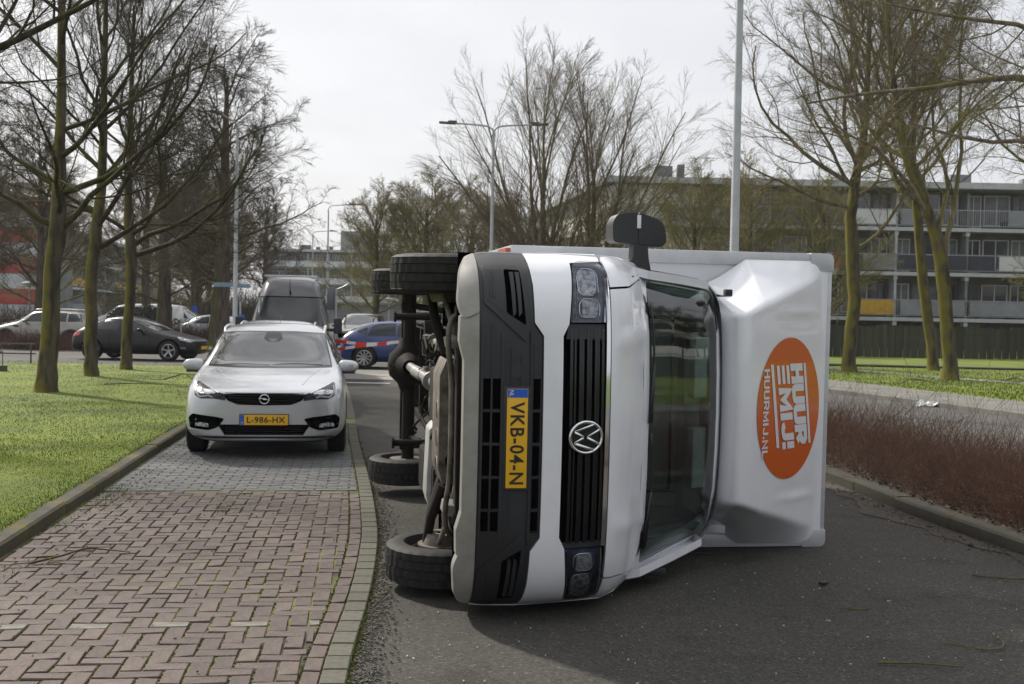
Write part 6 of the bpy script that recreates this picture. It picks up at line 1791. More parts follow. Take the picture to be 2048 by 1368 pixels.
side_car('off_roader', (-6.6, 45.6, -.01), math.pi - rad(4), 'dark off-road car with bright lamps facing the camera behind the barrier tape', suv_st, M['p_beige'], (-.85, -3.6), .37,
         [[(-1.9, 1.12), (-2.3, 1.56), (-3.9, 1.58), (-4.1, 1.14)]], .7, extras=ex_suv, mir=(.95, -1.75, 1.16), ws=[(-.76, 1.18), (-.66, 1.60), (.66, 1.60), (.76, 1.18)])
van_st = [(-.02, .36, .60, .56, .76, .86, .72, .98, .6), (-.15, .30, .84, .6, .90, .96, .86, 1.08, .74), (-.7, .28, .92, .66, .95, 1.05, .90, 1.2, .76), (-1.0, .28, .93, .66, .96, 1.08, .92, 1.36, .78),
          (-1.6, .28, .93, .66, .96, 1.1, .93, 1.82, .76), (-2.0, .28, .93, .66, .96, 1.1, .93, 1.94, .78), (-3.4, .28, .93, .66, .96, 1.1, .94, 1.97, .80), (-4.7, .28, .93, .66, .96, 1.1, .94, 1.95, .80), (-4.95, .34, .92, .66, .94, 1.1, .92, 1.88, .78)]
wv = side_car('white_van', (-5.3, 60, -.01), math.pi - rad(4), 'small white van behind the dark off-road car', van_st, M['p_white'], (-.9, -4.0), .33, [[(-1.5, 1.15), (-1.8, 1.7), (-2.4, 1.76), (-2.4, 1.15)]], .7, ws=[(-.78, 1.30), (-.70, 1.80), (.70, 1.80), (.78, 1.30)], mir=(.96, -1.3, 1.2), cat='van')
wv2 = side_car('white_minibus', (-22.9, 61.0, .0), rad(90), 'white minibus with dark side windows in the car park behind the red brown hedge', van_st, M['p_white'], (-.9, -4.0), .33,
         [[(-1.3, 1.2), (-1.75, 1.74), (-2.4, 1.78), (-2.4, 1.2)], [(-2.5, 1.2), (-2.5, 1.78), (-3.6, 1.78), (-3.6, 1.2)], [(-3.7, 1.2), (-3.7, 1.78), (-4.7, 1.76), (-4.7, 1.2)]], .7, ws=[(-.78, 1.30), (-.70, 1.80), (.70, 1.80), (.78, 1.30)], cat='van')
c = copy_tree(wv2); c.location = (-16.6, 63, 0); c.rotation_euler = (0, 0, rad(-90)); c['label'] = 'white delivery van partly behind the tree trunks, right of the minibus'
sc_ = side_car('silver_car', (-25.6, 55.6, 0), rad(90), 'silver saloon car far left, behind the trunk of the nearest lawn tree', hatch_st(4.4, 1.46, .90, .95, .72, -1.2, -1.95, -3.3, 4.2, belt=.94, roof_w=.57, tailz=1.02), M['p_silver'], (-.86, -3.5), .32,
         [[(-1.72, .99), (-2.12, 1.29), (-2.50, 1.365), (-2.50, .99)], [(-2.58, .99), (-2.58, 1.37), (-3.05, 1.35), (-3.40, 1.01)]], .7, ws=[(-.70, 1.0), (-.56, 1.35), (.56, 1.35), (.70, 1.0)])
c = copy_tree(sc_); c.location = (-18.0, 58.2, 0); c['label'] = 'silver saloon car between the minibus and the big dark tree'
c = copy_tree(sc_); c.location = (-31.2, 70.5, 0); c['label'] = 'silver saloon car at the left edge below the stair tower'
c = copy_tree(sc_); c.location = (-1.9, 52.5, 0); c.rotation_euler = (0, 0, rad(160)); c['label'] = 'pale silver car seen between the axle parts of the overturned van'

# ---------------------------------------------------------------- dark grey high roof van behind the estates
def ex_grey(t, bvh):
    pr, dn = bvh_proj(bvh, 'front')
    drape('windscreen', rounded([(-.84, 1.28), (-.735, 2.00), (.735, 2.00), (.84, 1.28)], .05), pr, dn, M['van_glass'], t, .006, 0, .07)
    drape('roof_panel', rounded([(-.735, 2.03), (-.67, 2.40), (.67, 2.40), (.735, 2.03)], .05), pr, dn, M['p_grey'], t, .006, 0, .06)
    drape('roof_seam', [(-.77, 2.008), (.77, 2.008), (.77, 2.022), (-.77, 2.022)], pr, dn, M['dark_slot'], t, .010, 0, .06)
    drape('grille', rounded([(-.55, 1.02), (.55, 1.02), (.5, .82), (-.5, .82)], .03), pr, dn, M['dark_slot'], t, .004, 0, .08)
    for s in (1, -1): drape('headlight', rounded([(s * .60, 1.02), (s * .80, 1.08), (s * .86, .86), (s * .62, .82)], .02), pr, dn, M['chrome_dull'], t, .006, .01, .06)
    p = pr(.0, 2.12) + Vector((0, .02, 0))
    mb = MB(); mb.tube([p, p + Vector((.01, .07, .06)), p + Vector((.02, -.02, .36))], [.03, .015, .004], 6); mb.build('aerial', M['black_plastic'], t, 60)
    drape('sensor_cover', rounded([(-.17, 1.99), (.17, 1.99), (.13, 1.90), (-.13, 1.90)], .03), pr, dn, M['black_gloss'], t, .008, 0, .06)
    for s in (1, -1):
        mb = MB(); mb.box((s * 1.15, -.62, 1.34), (.20, .10, .38)); o = mb.build('mirror', M['black_plastic'], t, bev=.04, seg=3)
        mb = MB(); mb.tube([(s * .90, -.70, 1.24), (s * 1.10, -.64, 1.24)], .04, 8); mb.build('mirror_arm', M['black_plastic'], o, 60)
    mb = MB()
    for y in (-1.9, -3.0, -4.2):
        mb.tube([(-.62, y, 2.545), (.62, y, 2.545)], .02, 6)
    for s in (1, -1): mb.tube([(s * .64, -1.7, 2.54), (s * .64, -4.6, 2.54)], .018, 6)
    mb.build('roof_rack', M['alu'], t, 60)
g_st = [(-.02, .36, .62, .60, .78, .92, .74, 1.02, .62), (-.15, .30, .84, .62, .92, 1.02, .86, 1.12, .74), (-.50, .28, .95, .66, .99, 1.15, .93, 1.22, .80), (-.68, .28, .96, .66, 1.0, 1.2, .95, 1.34, .82),
        (-1.05, .28, .96, .66, 1.01, 1.3, .96, 1.74, .76), (-1.32, .28, .96, .66, 1.01, 1.35, .97, 2.10, .70), (-1.62, .28, .96, .66, 1.01, 1.4, .97, 2.42, .66), (-2.1, .28, .96, .66, 1.01, 1.45, .97, 2.54, .70), (-4.0, .28, .96, .66, 1.01, 1.45, .97, 2.56, .72), (-5.7, .28, .96, .66, 1.01, 1.45, .97, 2.54, .72), (-5.9, .34, .94, .66, .98, 1.4, .94, 2.48, .70)]
side_car('grey_van', (-5.22, 26.2, .006), math.pi + CH_, 'dark grey high roof van with a large windscreen, parked behind the silver estates', g_st, M['p_grey'], (-.95, -4.6), .35, [[(-1.3, 1.4), (-1.55, 1.95), (-2.3, 2.0), (-2.3, 1.4)]], .7, extras=ex_grey, cat='van')

# ================================================================== BUILDINGS
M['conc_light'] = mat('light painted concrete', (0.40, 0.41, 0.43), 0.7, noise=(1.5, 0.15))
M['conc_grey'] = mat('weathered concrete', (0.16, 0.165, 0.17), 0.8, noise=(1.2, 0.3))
M['brown_wall'] = mat('brown brick wall', (0.095, 0.076, 0.064), 0.85, noise=(2, 0.3))
M['panel_white'] = mat('white facade panel', (0.50, 0.51, 0.53), 0.6, noise=(.8, 0.12))
M['panel_cream'] = mat('cream facade panel', (0.58, 0.56, 0.50), 0.6, noise=(.8, 0.12))
M['panel_grey'] = mat('grey facade panel', (0.20, 0.21, 0.225), 0.6, noise=(.8, 0.2))
M['panel_yellow'] = mat('yellow balcony panel', (0.46, 0.27, 0.015), 0.55, noise=(1.5, 0.3))
M['panel_red'] = mat('red balcony panel', (0.38, 0.035, 0.030), 0.55, noise=(1.5, 0.2))
M['panel_blue'] = mat('dark blue balcony panel', (0.012, 0.018, 0.070), 0.5, noise=(1.5, 0.2))
M['panel_dark'] = mat('dark balcony screen', (0.018, 0.020, 0.034), 0.6)
M['pane'] = mat('window pane', (0.035, 0.042, 0.048), 0.06, ior=1.7, noise=(.35, 0.7, (0.012, 0.014, 0.016)))
M['curtain'] = mat('net curtain behind glass', (0.17, 0.18, 0.185), 0.35, noise=(.9, 0.5, (0.05, 0.055, 0.06)))
M['frame_w'] = mat('white window frame', (0.46, 0.47, 0.48), 0.5)
M['frame_d'] = mat('dark window frame', (0.05, 0.05, 0.055), 0.5)
M['rail'] = mat('galvanised railing', (0.30, 0.31, 0.33), 0.45, metal=.4)
M['post_grey'] = mat('painted grey steel post', (0.36, 0.38, 0.39), 0.4, noise=(3, .15))
M['lamp_dark'] = mat('dark grey lamp head', (0.06, 0.065, 0.07), 0.4)

WIN = {}
def win_mesh(w, h, fr, gl):
    key = (round(w, 2), round(h, 2), fr, gl)
    if key not in WIN:
        g = MB().bb((0, .04, 0), (w, .06, h)); gm = new_mesh('window', g.v, g.f, M[gl])
        f = MB(); t = .06
        f.bb((0, 0, 0), (w, .038, t)).bb((0, 0, h - t), (w, .038, h)).bb((0, 0, t), (t, .038, h - t)).bb((w - t, 0, t), (w, .038, h - t)).bb((w * .5 - t / 2, .002, t), (w * .5 + t / 2, .036, h - t))
        WIN[key] = (gm, new_mesh('frame', f.v, f.f, M[fr]))
    return WIN[key]
def gallery_flat(name, label, loc, rz, length, slabs, roof, bay, wallm, bandm, depth=9, gal=1.2, panels={}, seed=1, solid=None, storage=True, bars=True, cat='apartments', stepx=0):
    t = thing(name, label, cat, loc, rz); r = random.Random(seed)
    MB().bb((0, gal, -.5), (length, gal + depth, roof - .25)).build('wall', M[wallm], t)
    MB().bb((-.3, -.25, roof - .25), (length + .3, gal + depth + .3, roof + .12)).build('roof', M['conc_light'], t)
    MB().bb((-.2, -.15, roof - .32), (length + .2, gal, roof - .252)).build('soffit', M['conc_grey'], t)
    nb = int(length / bay)
    zs = list(slabs)
    for fi, z in enumerate(zs):
        top = zs[fi + 1] if fi + 1 < len(zs) else roof - .3
        MB().bb((0, -.02, z - .22), (length, gal - .002, z)).build('gallery_floor', M[bandm], t)
        if bars and solid is None:
            mb = MB(); mb.bb((0, 0, z + 1.04), (length, .05, z + 1.09)).bb((0, 0, z + .10), (length, .04, z + .14)); mb.build('railing', M['rail'], t)
            mb = MB(); x = .07
            while x < length:
                mb.bb((x, .01, z + .14), (x + .022, .03, z + 1.04)); x += .13
            o = mb.build('railing_bars', M['rail'], t); o['kind'] = 'stuff'
        elif solid:
            for b in range(nb): MB().bb((b * bay + .06, 0, z + .08), ((b + 1) * bay - .06, .06, z + 1.05)).build('parapet_panel', M[solid], t)
        for b in range(nb):
            x0 = b * bay
            MB().bb((x0 - .07, .08, z), (x0 + .07, gal, top - .22)).build('partition', M['conc_grey'] if b % 2 else M['conc_light'], t)
            MB().bb((x0 - .12, .05, z - .48), (x0 + .12, .6, z - .222)).build('bracket', M['conc_light'], t)
            # windows of one flat: door, wide living room window, small window
            y = gal - .07
            lay = [(.25, .95, 2.0, .08), (1.35, bay - 2.7 if bay < 5 else bay * .42, 1.85, .25)]
            if bay >= 5: lay.append((1.35 + bay * .42 + .3, bay - (1.35 + bay * .42 + .3) - .35, 1.2, .9))
            else: lay.append((bay - 1.2, 1.0, 1.85, .25))
            for (xo, w, h, zo) in lay:
                gm, fm = win_mesh(w, h, 'frame_w' if r.random() < .7 else 'frame_d', 'curtain' if r.random() < .5 else 'pane')
                g = mkobj('window', gm, t); g.location = (x0 + xo, y, z + zo)
                mkobj('frame', fm, g)
            if (fi, b) in panels:
                for (xa, xb, m) in panels[(fi, b)]:
                    MB().bb((x0 + xa, -.035, z + .16), (x0 + xb, -.005, z + 1.02)).build('balcony_panel', M[m], t)
    for b in range(0, nb + 1, 2):
        MB().bb((b * bay + .18, gal - .14, .1), (b * bay + .27, gal - .072, roof - .3)).build('drainpipe', M['conc_grey'], t)
    if bars and solid is None:
        for fi, z in enumerate(zs):
            for b in range(nb):
                for q in range(r.choice((0, 1, 2, 3))):
                    xx = b * bay + r.uniform(.4, bay - .8); w = r.uniform(.2, .7); h = r.uniform(.3, .95)
                    MB().bb((xx, .18, z), (xx + w, .18 + r.uniform(.2, .5), z + h)).build('balcony_clutter', M[r.choice(['panel_dark', 'conc_grey', 'brown_wall', 'panel_cream', 'bark_dark', 'frame_w', 'panel_dark'])], t, bev=.02, seg=1)
    if storage:
        for b in range(nb):
            x0 = b * bay
            for xo in (.4, bay * .38, bay * .7):
                MB().bb((x0 + xo, gal - .05, .15), (x0 + xo + bay * .22, gal - .002, 1.75)).build('storage_door', M['panel_dark'] if r.random() < .6 else M['conc_grey'], t)
    return t
fl = gallery_flat('gallery_flats', 'long four storey gallery flats with coloured balcony panels behind the right lawn', (5.9, 68, 0), 0, 60.2, [2.05, 4.8, 7.5], 10.1, 4.3, 'brown_wall', 'conc_light', seed=3,
    panels={(0, 2): [(2.9, 4.2, 'panel_white')], (0, 3): [(1.9, 4.2, 'panel_yellow')], (0, 4): [(.3, 2.0, 'panel_grey'), (2.2, 4.2, 'panel_grey')], (0, 5): [(.2, 4.1, 'panel_grey')], (0, 6): [(.1, 4.2, 'panel_blue')], (0, 7): [(.1, 4.2, 'panel_white')],
            (1, 2): [(3.2, 4.2, 'panel_red'), (.2, 2.2, 'panel_dark')], (1, 3): [(.2, 1.0, 'panel_red'), (2.3, 4.2, 'panel_grey')], (1, 4): [(.1, 4.2, 'panel_dark')], (1, 5): [(.1, 1.6, 'panel_dark'), (1.9, 4.2, 'panel_white')], (1, 6): [(.1, 1.2, 'panel_white'), (1.4, 4.2, 'panel_dark')], (1, 7): [(.1, 4.2, 'panel_grey')],
            (2, 1): [(.3, 4.1, 'panel_grey')], (2, 3): [(1.6, 4.2, 'panel_white')], (2, 4): [(.2, 1.2, 'panel_grey')], (2, 5): [(2.4, 3.4, 'panel_grey')], (2, 6): [(.2, 4.0, 'panel_grey')]})
for (x, w, h) in ((3.0, 1.0, 1.1), (4.3, .45, 1.2), (21.5, 1.3, .9), (26, .5, .7), (18.4, .6, .5)):
    MB().bb((x, 3, 10.22), (x + w, 3 + w, 10.22 + h)).build('roof_vent', M['conc_grey'], fl, bev=.03)
wingl = 22.4
gallery_flat('flats_wing', 'bright cream side wing of the flats receding behind the fan shaped trees', (5.75 - .166 * wingl, 67.9 + .986 * wingl, 0), rad(-80.4), wingl, [2.05, 4.8, 7.5], 10.1, 3.2, 'panel_cream', 'panel_cream', gal=.25, depth=8.9, solid='panel_cream', storage=False, seed=5)
gallery_flat('gallery_flats', 'grey gallery flats with yellow balcony panels receding on the left behind the lawn trees', (-44.2, 109, 0), rad(97.8), 70, [1.0, 3.8, 6.6], 9.5, 5.4, 'brown_wall', 'conc_light', seed=7, storage=False, bars=True,
    panels={(1, b): [(.1, 5.3, 'panel_yellow')] for b in (1, 2, 5, 6, 7, 8)} | {(0, b): [(.1, 5.3, 'panel_grey')] for b in range(0, 12)} | {(2, b): [(.1, 5.3, 'panel_grey')] for b in (3, 4, 6, 7, 8, 9, 10)})
tw = thing('stair_tower', 'stair tower with broad red and white bands, far left', 'tower', (-50.0, 106, 0))
MB().bb((0, 0, -.5), (6.2, 6, 11.6)).build('wall', M['conc_grey'], tw)
for k in range(8):
    z0 = .45 + k * 1.45
    MB().bb((1.2, -.08, z0 + .02), (6.15, -.002, z0 + 1.43)).build('painted_band', M['panel_red'] if k % 2 else M['panel_white'], tw)
MB().bb((.65, -.12, 0), (1.18, -.002, 11.6)).build('blue_edge', M['panel_blue'], tw)
for k in range(4):
    gm, fm = win_mesh(1.0, 2.2, 'frame_d', 'curtain'); g = mkobj('window', gm, tw); g.location = (-.55, -.07, .6 + k * 2.75); mkobj('frame', fm, g)
MB().bb((-6, .1, -.5), (-.002, 5, 11.2)).build('side_wall', M['brown_wall'], tw)
md = gallery_flat('far_flats', 'distant grey flats with white parapets closing the end of the street', (-41, 185, 0), 0, 43.2, [3.4, 6.3, 9.1], 11.9, 3.6, 'conc_grey', 'conc_grey', seed=9, solid='panel_white', storage=False)
MB().bb((12.4, 1, 12.03), (17.6, 6, 15.2)).build('lift_housing', M['panel_grey'], md)
for (x, w, h) in ((5.5, 1.6, .9), (8, .6, .6), (10.2, .5, .7)):
    MB().bb((x, 3, 12.03), (x + w, 4, 12.03 + h)).build('roof_vent', M['frame_d'], md)
mb = MB()
for z in (12.6, 13.1): mb.bb((.2, .2, z), (43, .24, z + .03))
for k in range(24): mb.bb((.2 + k * 1.85, .2, 12.03), (.24 + k * 1.85, .24, 13.1))
mb.build('roof_railing', M['rail'], md)
# low shed roofs / garages behind the far car park
gallery_flat('left_flats', 'low pale building end seen between trunks at the far left', (-66, 100, 0), 0, 14.4, [3.2], 6.2, 4.8, 'conc_grey', 'conc_light', seed=11, solid='panel_white', storage=False)
# flats out of frame to the right (reflected in the windscreen)
gallery_flat('side_flats', 'gallery flats beyond the right edge of the photo', (47, 42, 0), rad(-90), 42, [2.05, 4.8, 7.5], 10.1, 6, 'brown_wall', 'conc_light', seed=13, solid='panel_white', storage=False)

# ---------------------------------------------------------------- timber fence
M['plank'] = mat('grey weathered plank', (0.060, 0.052, 0.044), 0.9, noise=(1.2, 0.35, (0.042, 0.048, 0.022)), bump=(14, .4, .01), objrand=.3)
fence = thing('plank_fence', 'weathered vertical plank fence in front of the right hand flats', 'fence', (10.2, 51.2, .1), math.atan2(1.6, 14))
pm_ = [new_mesh('plank', *(lambda b: (b.v, b.f))(MB().bb((-.085, -.012, 0), (.085, .012, h))), M['plank']) for h in (1.40, 1.44, 1.37)]
nP = 0
for k in range(112):
    o = mkobj('plank', rb.choice(pm_), fence); o.location = (k * .187, -.026 if k % 2 else .0, rb.uniform(-.02, .02)); o.rotation_euler = (0, rb.gauss(0, .008), 0)
    o.scale = (1, 1, 1 + (.06 if (k // 12) % 3 == 0 else 0))
MB().bb((-.1, .02, .45), (21, .06, .55)).build('fence_rail', M['plank'], fence)
MB().bb((-.1, .02, 1.05), (21, .06, 1.15)).build('fence_rail', M['plank'], fence)
for k in range(12): MB().bb((k * 1.9, .062, -.1), (k * 1.9 + .1, .15, 1.48)).build('fence_post', M['plank'], fence)
fence2 = thing('plank_fence', 'weathered plank fence beyond the right edge along the neighbouring gardens', 'fence', (31.2, 53.6, .1), rad(-68))
mb = MB()
for k in range(190): mb.bb((k * .2, -.02 * (k % 2), 0), (k * .2 + .17, .01 - .02 * (k % 2) + .012, 1.6))
o = mb.build('planks', M['plank'], fence2); o['kind'] = 'stuff'
# trees beyond the right edge
for (x, y, s, a, lab) in [(43, 21, 1.0, .4, 'bare tree on the right lawn beyond the photo, nearest the side lane'), (38, 31, 1.0, 1.9, 'bare tree on the right lawn beyond the photo, second from the lane'),
                          (44, 12, 1.05, 3.3, 'bare tree on the right lawn beyond the photo, in front of the side flats'), (31, 40, .95, 4.4, 'bare tree on the right lawn just beyond the photo edge'),
                          (41, 38, 1.1, 5.2, 'bare tree beyond the photo in the corner of the two flats'), (39, 5, 1.1, 2.9, 'bare tree beyond the photo beside the footpath')]:
    c = copy_tree(bt2); c.location = (x, y, 0); c.rotation_euler = (0, 0, a); c.scale = (s, s, s); c['label'] = lab; del c['group']

# ================================================================== STREET FURNITURE
def arm_pts(x, z, L, s, dy=0):
    return smooth_path([(x, 0, z - .55), (x, 0, z - .25), (x + s * .22, dy * .12, z - .04), (x + s * L * .5, dy * .5, z + .03), (x + s * L * .84, dy * .84, z + .06)], 5)
def lamp_post(loc, label, h, r0, r1, arms, rz=0, group=None, L=1.75):
    t = thing('street_lamp', label, 'lamp post', loc, rz, group)
    MB().tube([(0, 0, -.1), (0, 0, .9), (0, 0, .92), (0, 0, h - .45)], [r0 * 1.15, r0 * 1.15, r0, r1], 14).build('pole', M['post_grey'], t, 60)
    for s in arms:
        p = arm_pts(0, h, L, s)
        MB().tube(p, [r1 * .95] * 5 + [r1 * .7] * (len(p) - 5), 8).build('arm', M['post_grey'], t, 60)
        mb = MB(); e = p[-1]
        mb.box((e.x + s * .30, 0, e.z + .01), (.62, .24, .07), Matrix.Rotation(-s * .04, 3, 'Y')); mb.box((e.x + s * .10, 0, e.z + .06), (.34, .20, .07))
        mb.build('lamp_head', M['lamp_dark'], t, bev=.02)
    return t
lamp_post((-.85, 43.0, 0), 'grey lamp post with two arms rising behind the front wheel of the overturned van', 8.9, .085, .05, (1, -1))
lp = lamp_post((-10.85, 44.0, 0), 'two armed lamp post by the big dark tree, with a street name sign', 9.0, .095, .05, (1, -1), rz=rad(78))
mb = MB(); mb.box((-.42, 0, 0), (.86, .03, .17)); mb.box((.30, .02, -.04), (.55, .03, .15))
c = mb.build('name_sign', mat('pale blue name plate', (.16, .25, .33), .5), lp); c.location = (0, 0, 2.68); c.rotation_euler = (0, 0, rad(-78))
lamp_post((-12.7, 77, 0), 'nearer of the two single arm lamp posts right of the dark grey van', 9.0, .085, .045, (1,))
lamp_post((-18.2, 102, 0), 'farther and lower looking single arm lamp post above the dark grey van', 9.0, .085, .05, (1,), L=1.9)
lamp_post((4.42, 22.6, 0), 'thick grey lamp pole rising behind the box body and leaving the top of the photo', 9.2, .098, .065, (1, -1), rz=rad(70))
lamp_post((15.6, 60, 0), 'thin white pole in front of the flats, right of the thick lamp pole', 8.8, .085, .05, ())
lamp_post((-3.55, 66, 0), 'slim pole seen below the overturned rear tyre', 7.5, .07, .05, (1,))
t = thing('street_lantern', 'small lantern with a flat dish shade on a thin post at the far left', 'lantern', (-29.2, 68, 0))
MB().tube([(0, 0, 0), (0, 0, 2.85)], [.06, .045], 8).build('pole', M['post_grey'], t, 60)
MB().lathe([(2.8, .05), (2.95, .16), (3.05, .42), (3.10, .45), (3.16, .40), (3.22, 0)], (0, 0, 0), 'z', 20).build('shade', M['panel_white'], t, 60)
t = thing('street_lantern', 'short white path lantern left of the striped trees under the rear tyre', 'lantern', (-8.8, 80, 0))
MB().tube([(0, 0, 0), (0, 0, 2.5)], [.05, .04], 8).build('pole', M['post_grey'], t, 60)
MB().lathe([(2.45, .05), (2.6, .3), (2.75, .34), (2.8, 0)], (0, 0, 0), 'z', 16).build('shade', M['panel_white'], t, 60)
t = thing('traffic_sign', 'grey back of a small traffic sign on a post holding the barrier tape', 'sign', (-4.97, 31.4, 0))
MB().tube([(.03, 0, 0), (.03, 0, 2.35)], .035, 8).build('post', M['post_grey'], t, 60)
MB().box((-.10, .05, 2.05), (.24, .02, .62)).build('sign_plate', M['panel_grey'], t, bev=.006)
MB().tube([(.03, 0, 2.3), (.25, 0, 2.4), (.36, 0, 2.47)], .012, 6).build('bracket', M['post_grey'], t, 60)
t = thing('traffic_sign', 'small white sign on a thin post in front of the left flats', 'sign', (-19.7, 63.5, 0))
MB().tube([(0, 0, 0), (0, 0, 2.6)], .045, 6).build('post', M['post_grey'], t, 60)
MB().box((.06, -.04, 2.35), (.34, .02, .44)).build('sign_plate', M['panel_cream'], t)
t = thing('traffic_sign', 'small blue sign on a post above the red brown hedge', 'sign', (-18.2, 64.5, 0))
MB().tube([(0, 0, 0), (0, 0, 1.9)], .04, 6).build('post', M['post_grey'], t, 60)
MB().box((0, -.04, 1.7), (.30, .02, .42)).build('sign_plate', M['plate_blue'], t)
t = thing('traffic_sign', 'blue sign edge behind the left mirror of the grey van', 'sign', (-10.45, 43.2, 0))
MB().tube([(0, 0, 0), (0, 0, 2.0)], .035, 6).build('post', M['post_grey'], t, 60)
MB().box((.05, -.05, 1.25), (.26, .02, .55)).build('sign_plate', M['plate_blue'], t)
# rooftop-high bollard and hedge posts
t = thing('post', 'thin pale post beside the red brown hedge behind the black car', 'post', (-15.3, 52.0, 0))
MB().tube([(0, 0, 0), (0, 0, 1.25)], .035, 6).build('shaft', M['post_grey'], t, 60)

# barrier tape
def tape(name, label, pts, w=.085, seg=.30):
    pts = smooth_path(pts, 14); t = thing(name, label, 'tape', (0, 0, 0))
    acc = 0; rW, rR = MB(), MB()
    for a, b in zip(pts, pts[1:]):
        L = (b - a).length; m = rR if int(acc / seg) % 2 == 0 else rW
        tw = .3 * math.sin(acc * 2.1); u = Vector((0, math.sin(tw), math.cos(tw))) * w / 2
        m.add([a - u, b - u, b + u, a + u], [(0, 1, 2, 3)]); acc += L
    rR.build('red_stripes', mat('tape red', (.62, .035, .03), .4), t); rW.build('white_stripes', mat('tape white', (.68, .68, .68), .4), t)
tape('barrier_tape', 'upper strand of red and white barrier tape across the junction', [(-4.94, 31.35, .88), (-4.3, 31.25, .82), (-3.7, 31.2, .82), (-2.6, 31.2, .93), (-.9, 31.3, .90), (1.4, 31.5, 1.0)])
tape('barrier_tape', 'lower sagging strand of red and white barrier tape left of the blue car', [(-4.94, 31.33, .62), (-4.4, 31.2, .72), (-3.7, 31.15, .81), (-3.4, 31.15, .84)])
t = thing('barrier_post', 'post behind the van that carries the far end of the tape', 'post', (1.42, 31.55, 0))
MB().tube([(0, 0, 0), (0, 0, 1.1)], .04, 8).build('shaft', M['panel_red'], t, 60)

# railings at the left edge
t = thing('handrail', 'dark two bar railing at the left edge behind the nearest lawn tree', 'railing', (-16.6, 31.0, .0))
MB().tube([(-2, 0, .63), (3.35, .3, .63)], .022, 6).build('rail', M['lamp_dark'], t)
MB().tube([(-2, 0, .36), (3.35, .3, .36)], .022, 6).build('rail', M['lamp_dark'], t)
for x in (-1.5, 1.0, 3.3): MB().tube([(x, .1, .0), (x, .1, .64)], .025, 6).build('post', M['lamp_dark'], t)
t = thing('ramp_wall', 'low concrete ramp wall with a short railing on it at the left edge', 'wall', (-12.9, 26.3, 0))
mb = MB(); mb.prism([(-3.5, -.1), (1.0, -.1), (1.0, .26), (-3.5, .13)], 0, .30, 'xz'); mb.v = [Matrix.Rotation(rad(22), 4, 'Z') @ v for v in mb.v]; mb.build('coping', M['concrete'], t)
R22 = Matrix.Rotation(rad(22), 4, 'Z')
MB().tube([R22 @ Vector((-3.4, .1, .40)), R22 @ Vector((.9, .1, .58))], .02, 6).build('rail', M['lamp_dark'], t)
for k in range(8):
    x = -3.3 + k * .6
    MB().tube([R22 @ Vector((x, .1, .14)), R22 @ Vector((x, .1, .40 + (x + 3.4) * .042))], .012, 6).build('baluster', M['lamp_dark'], t)
# evergreen bush
r = np.random.default_rng(77)
d = norm(r.normal(0, 1, (5200, 3))); d[:, 2] = np.abs(d[:, 2])
p = d * (r.uniform(.45, 1, (5200, 1)) ** .5) * np.array([2.3, 1.2, 1.75]) * (1 + .12 * np.sin(d[:, :1] * 9))
t = thing('bush', 'dark evergreen bush behind the roof of the black car', 'bush', (-19.2, 58.0, 0))
o = blades('foliage', p, .12, .09, mat('evergreen leaves', (.020, .034, .014), .7, noise=(3, .4)), kind=None, lean=1.6, seed=78, parent=t)
MB().tube([(0, 0, 0), (0, 0, 1.0)], .09, 6).build('stem', M['bark_dark'], t)

# ---------------------------------------------------------------- things lying about
def twig(label, pts, r0, m='bark_dark', name='fallen_twig', branches=()):
    mb = MB(); q = smooth_path(pts, 5); mb.tube(q, [r0 * (1 - .5 * i / len(q)) for i in range(len(q))], 6)
    for b in branches:
        qq = smooth_path(b, 4); mb.tube(qq, [r0 * .6 * (1 - .5 * i / len(qq)) for i in range(len(qq))], 5)
    return tag(mb.build(name, M[m], None, 180), label, 'twig')
twig('straight brown stick lying on the asphalt near the bottom right', [(1.80, 5.42, .008), (2.02, 5.40, .012), (2.20, 5.37, .008)], .0065, 'bark')
twig('curved pale brown twig on the asphalt at the lower right edge', [(2.42, 5.68, .006), (2.52, 5.70, .008), (2.58, 5.82, .012), (2.55, 5.92, .012)], .006, 'bark_right', branches=[[(2.42, 5.68, .006), (2.34, 5.76, .004), (2.25, 5.80, .004)]])
twig('tiny yellowish twig on the asphalt right of the van', [(1.98, 6.45, .004), (2.05, 6.43, .008), (2.10, 6.46, .005)], .005, 'bark', branches=[[(1.98, 6.45, .004), (1.90, 6.46, .004)]])
twig('branched twig lying on the red bricks at the left', [(-3.02, 7.10, .03), (-2.90, 7.28, .04), (-2.82, 7.48, .045), (-2.66, 7.52, .03), (-2.52, 7.47, .03)], .008, 'bark',
     branches=[[(-2.90, 7.28, .04), (-3.05, 7.28, .03), (-3.14, 7.22, .03)], [(-2.82, 7.48, .045), (-2.86, 7.62, .05)], [(-3.02, 7.10, .03), (-3.12, 7.05, .03)], [(-2.95, 7.2, .035), (-2.86, 7.12, .03), (-2.8, 7.1, .03)]])
twig('bent branch lying on the lawn left of the silver estate', [(-7.5, 24.3, .15), (-7.3, 24.5, .22), (-7.1, 24.4, .27), (-6.9, 24.3, .16)], .016, 'bark', branches=[[(-7.5, 24.3, .15), (-7.8, 24.2, .14)]])
twig('long thin branch lying flat on the lawn, below the bent one', [(-8.2, 22.6, .13), (-7.7, 22.7, .15), (-7.1, 22.8, .14)], .013, 'bark')
twig('forked dead branch on the right lawn beyond the hedge', [(10.0, 29.0, .10), (10.5, 29.4, .22), (11.1, 29.2, .12)], .02, 'bark_right', branches=[[(10.5, 29.4, .22), (10.9, 29.6, .15)]])
twig('light coloured broken stick on the right lawn near the forked trunk', [(14.0, 31.8, .12), (14.25, 31.9, .18), (14.4, 31.6, .14)], .025, 'brick_pale')
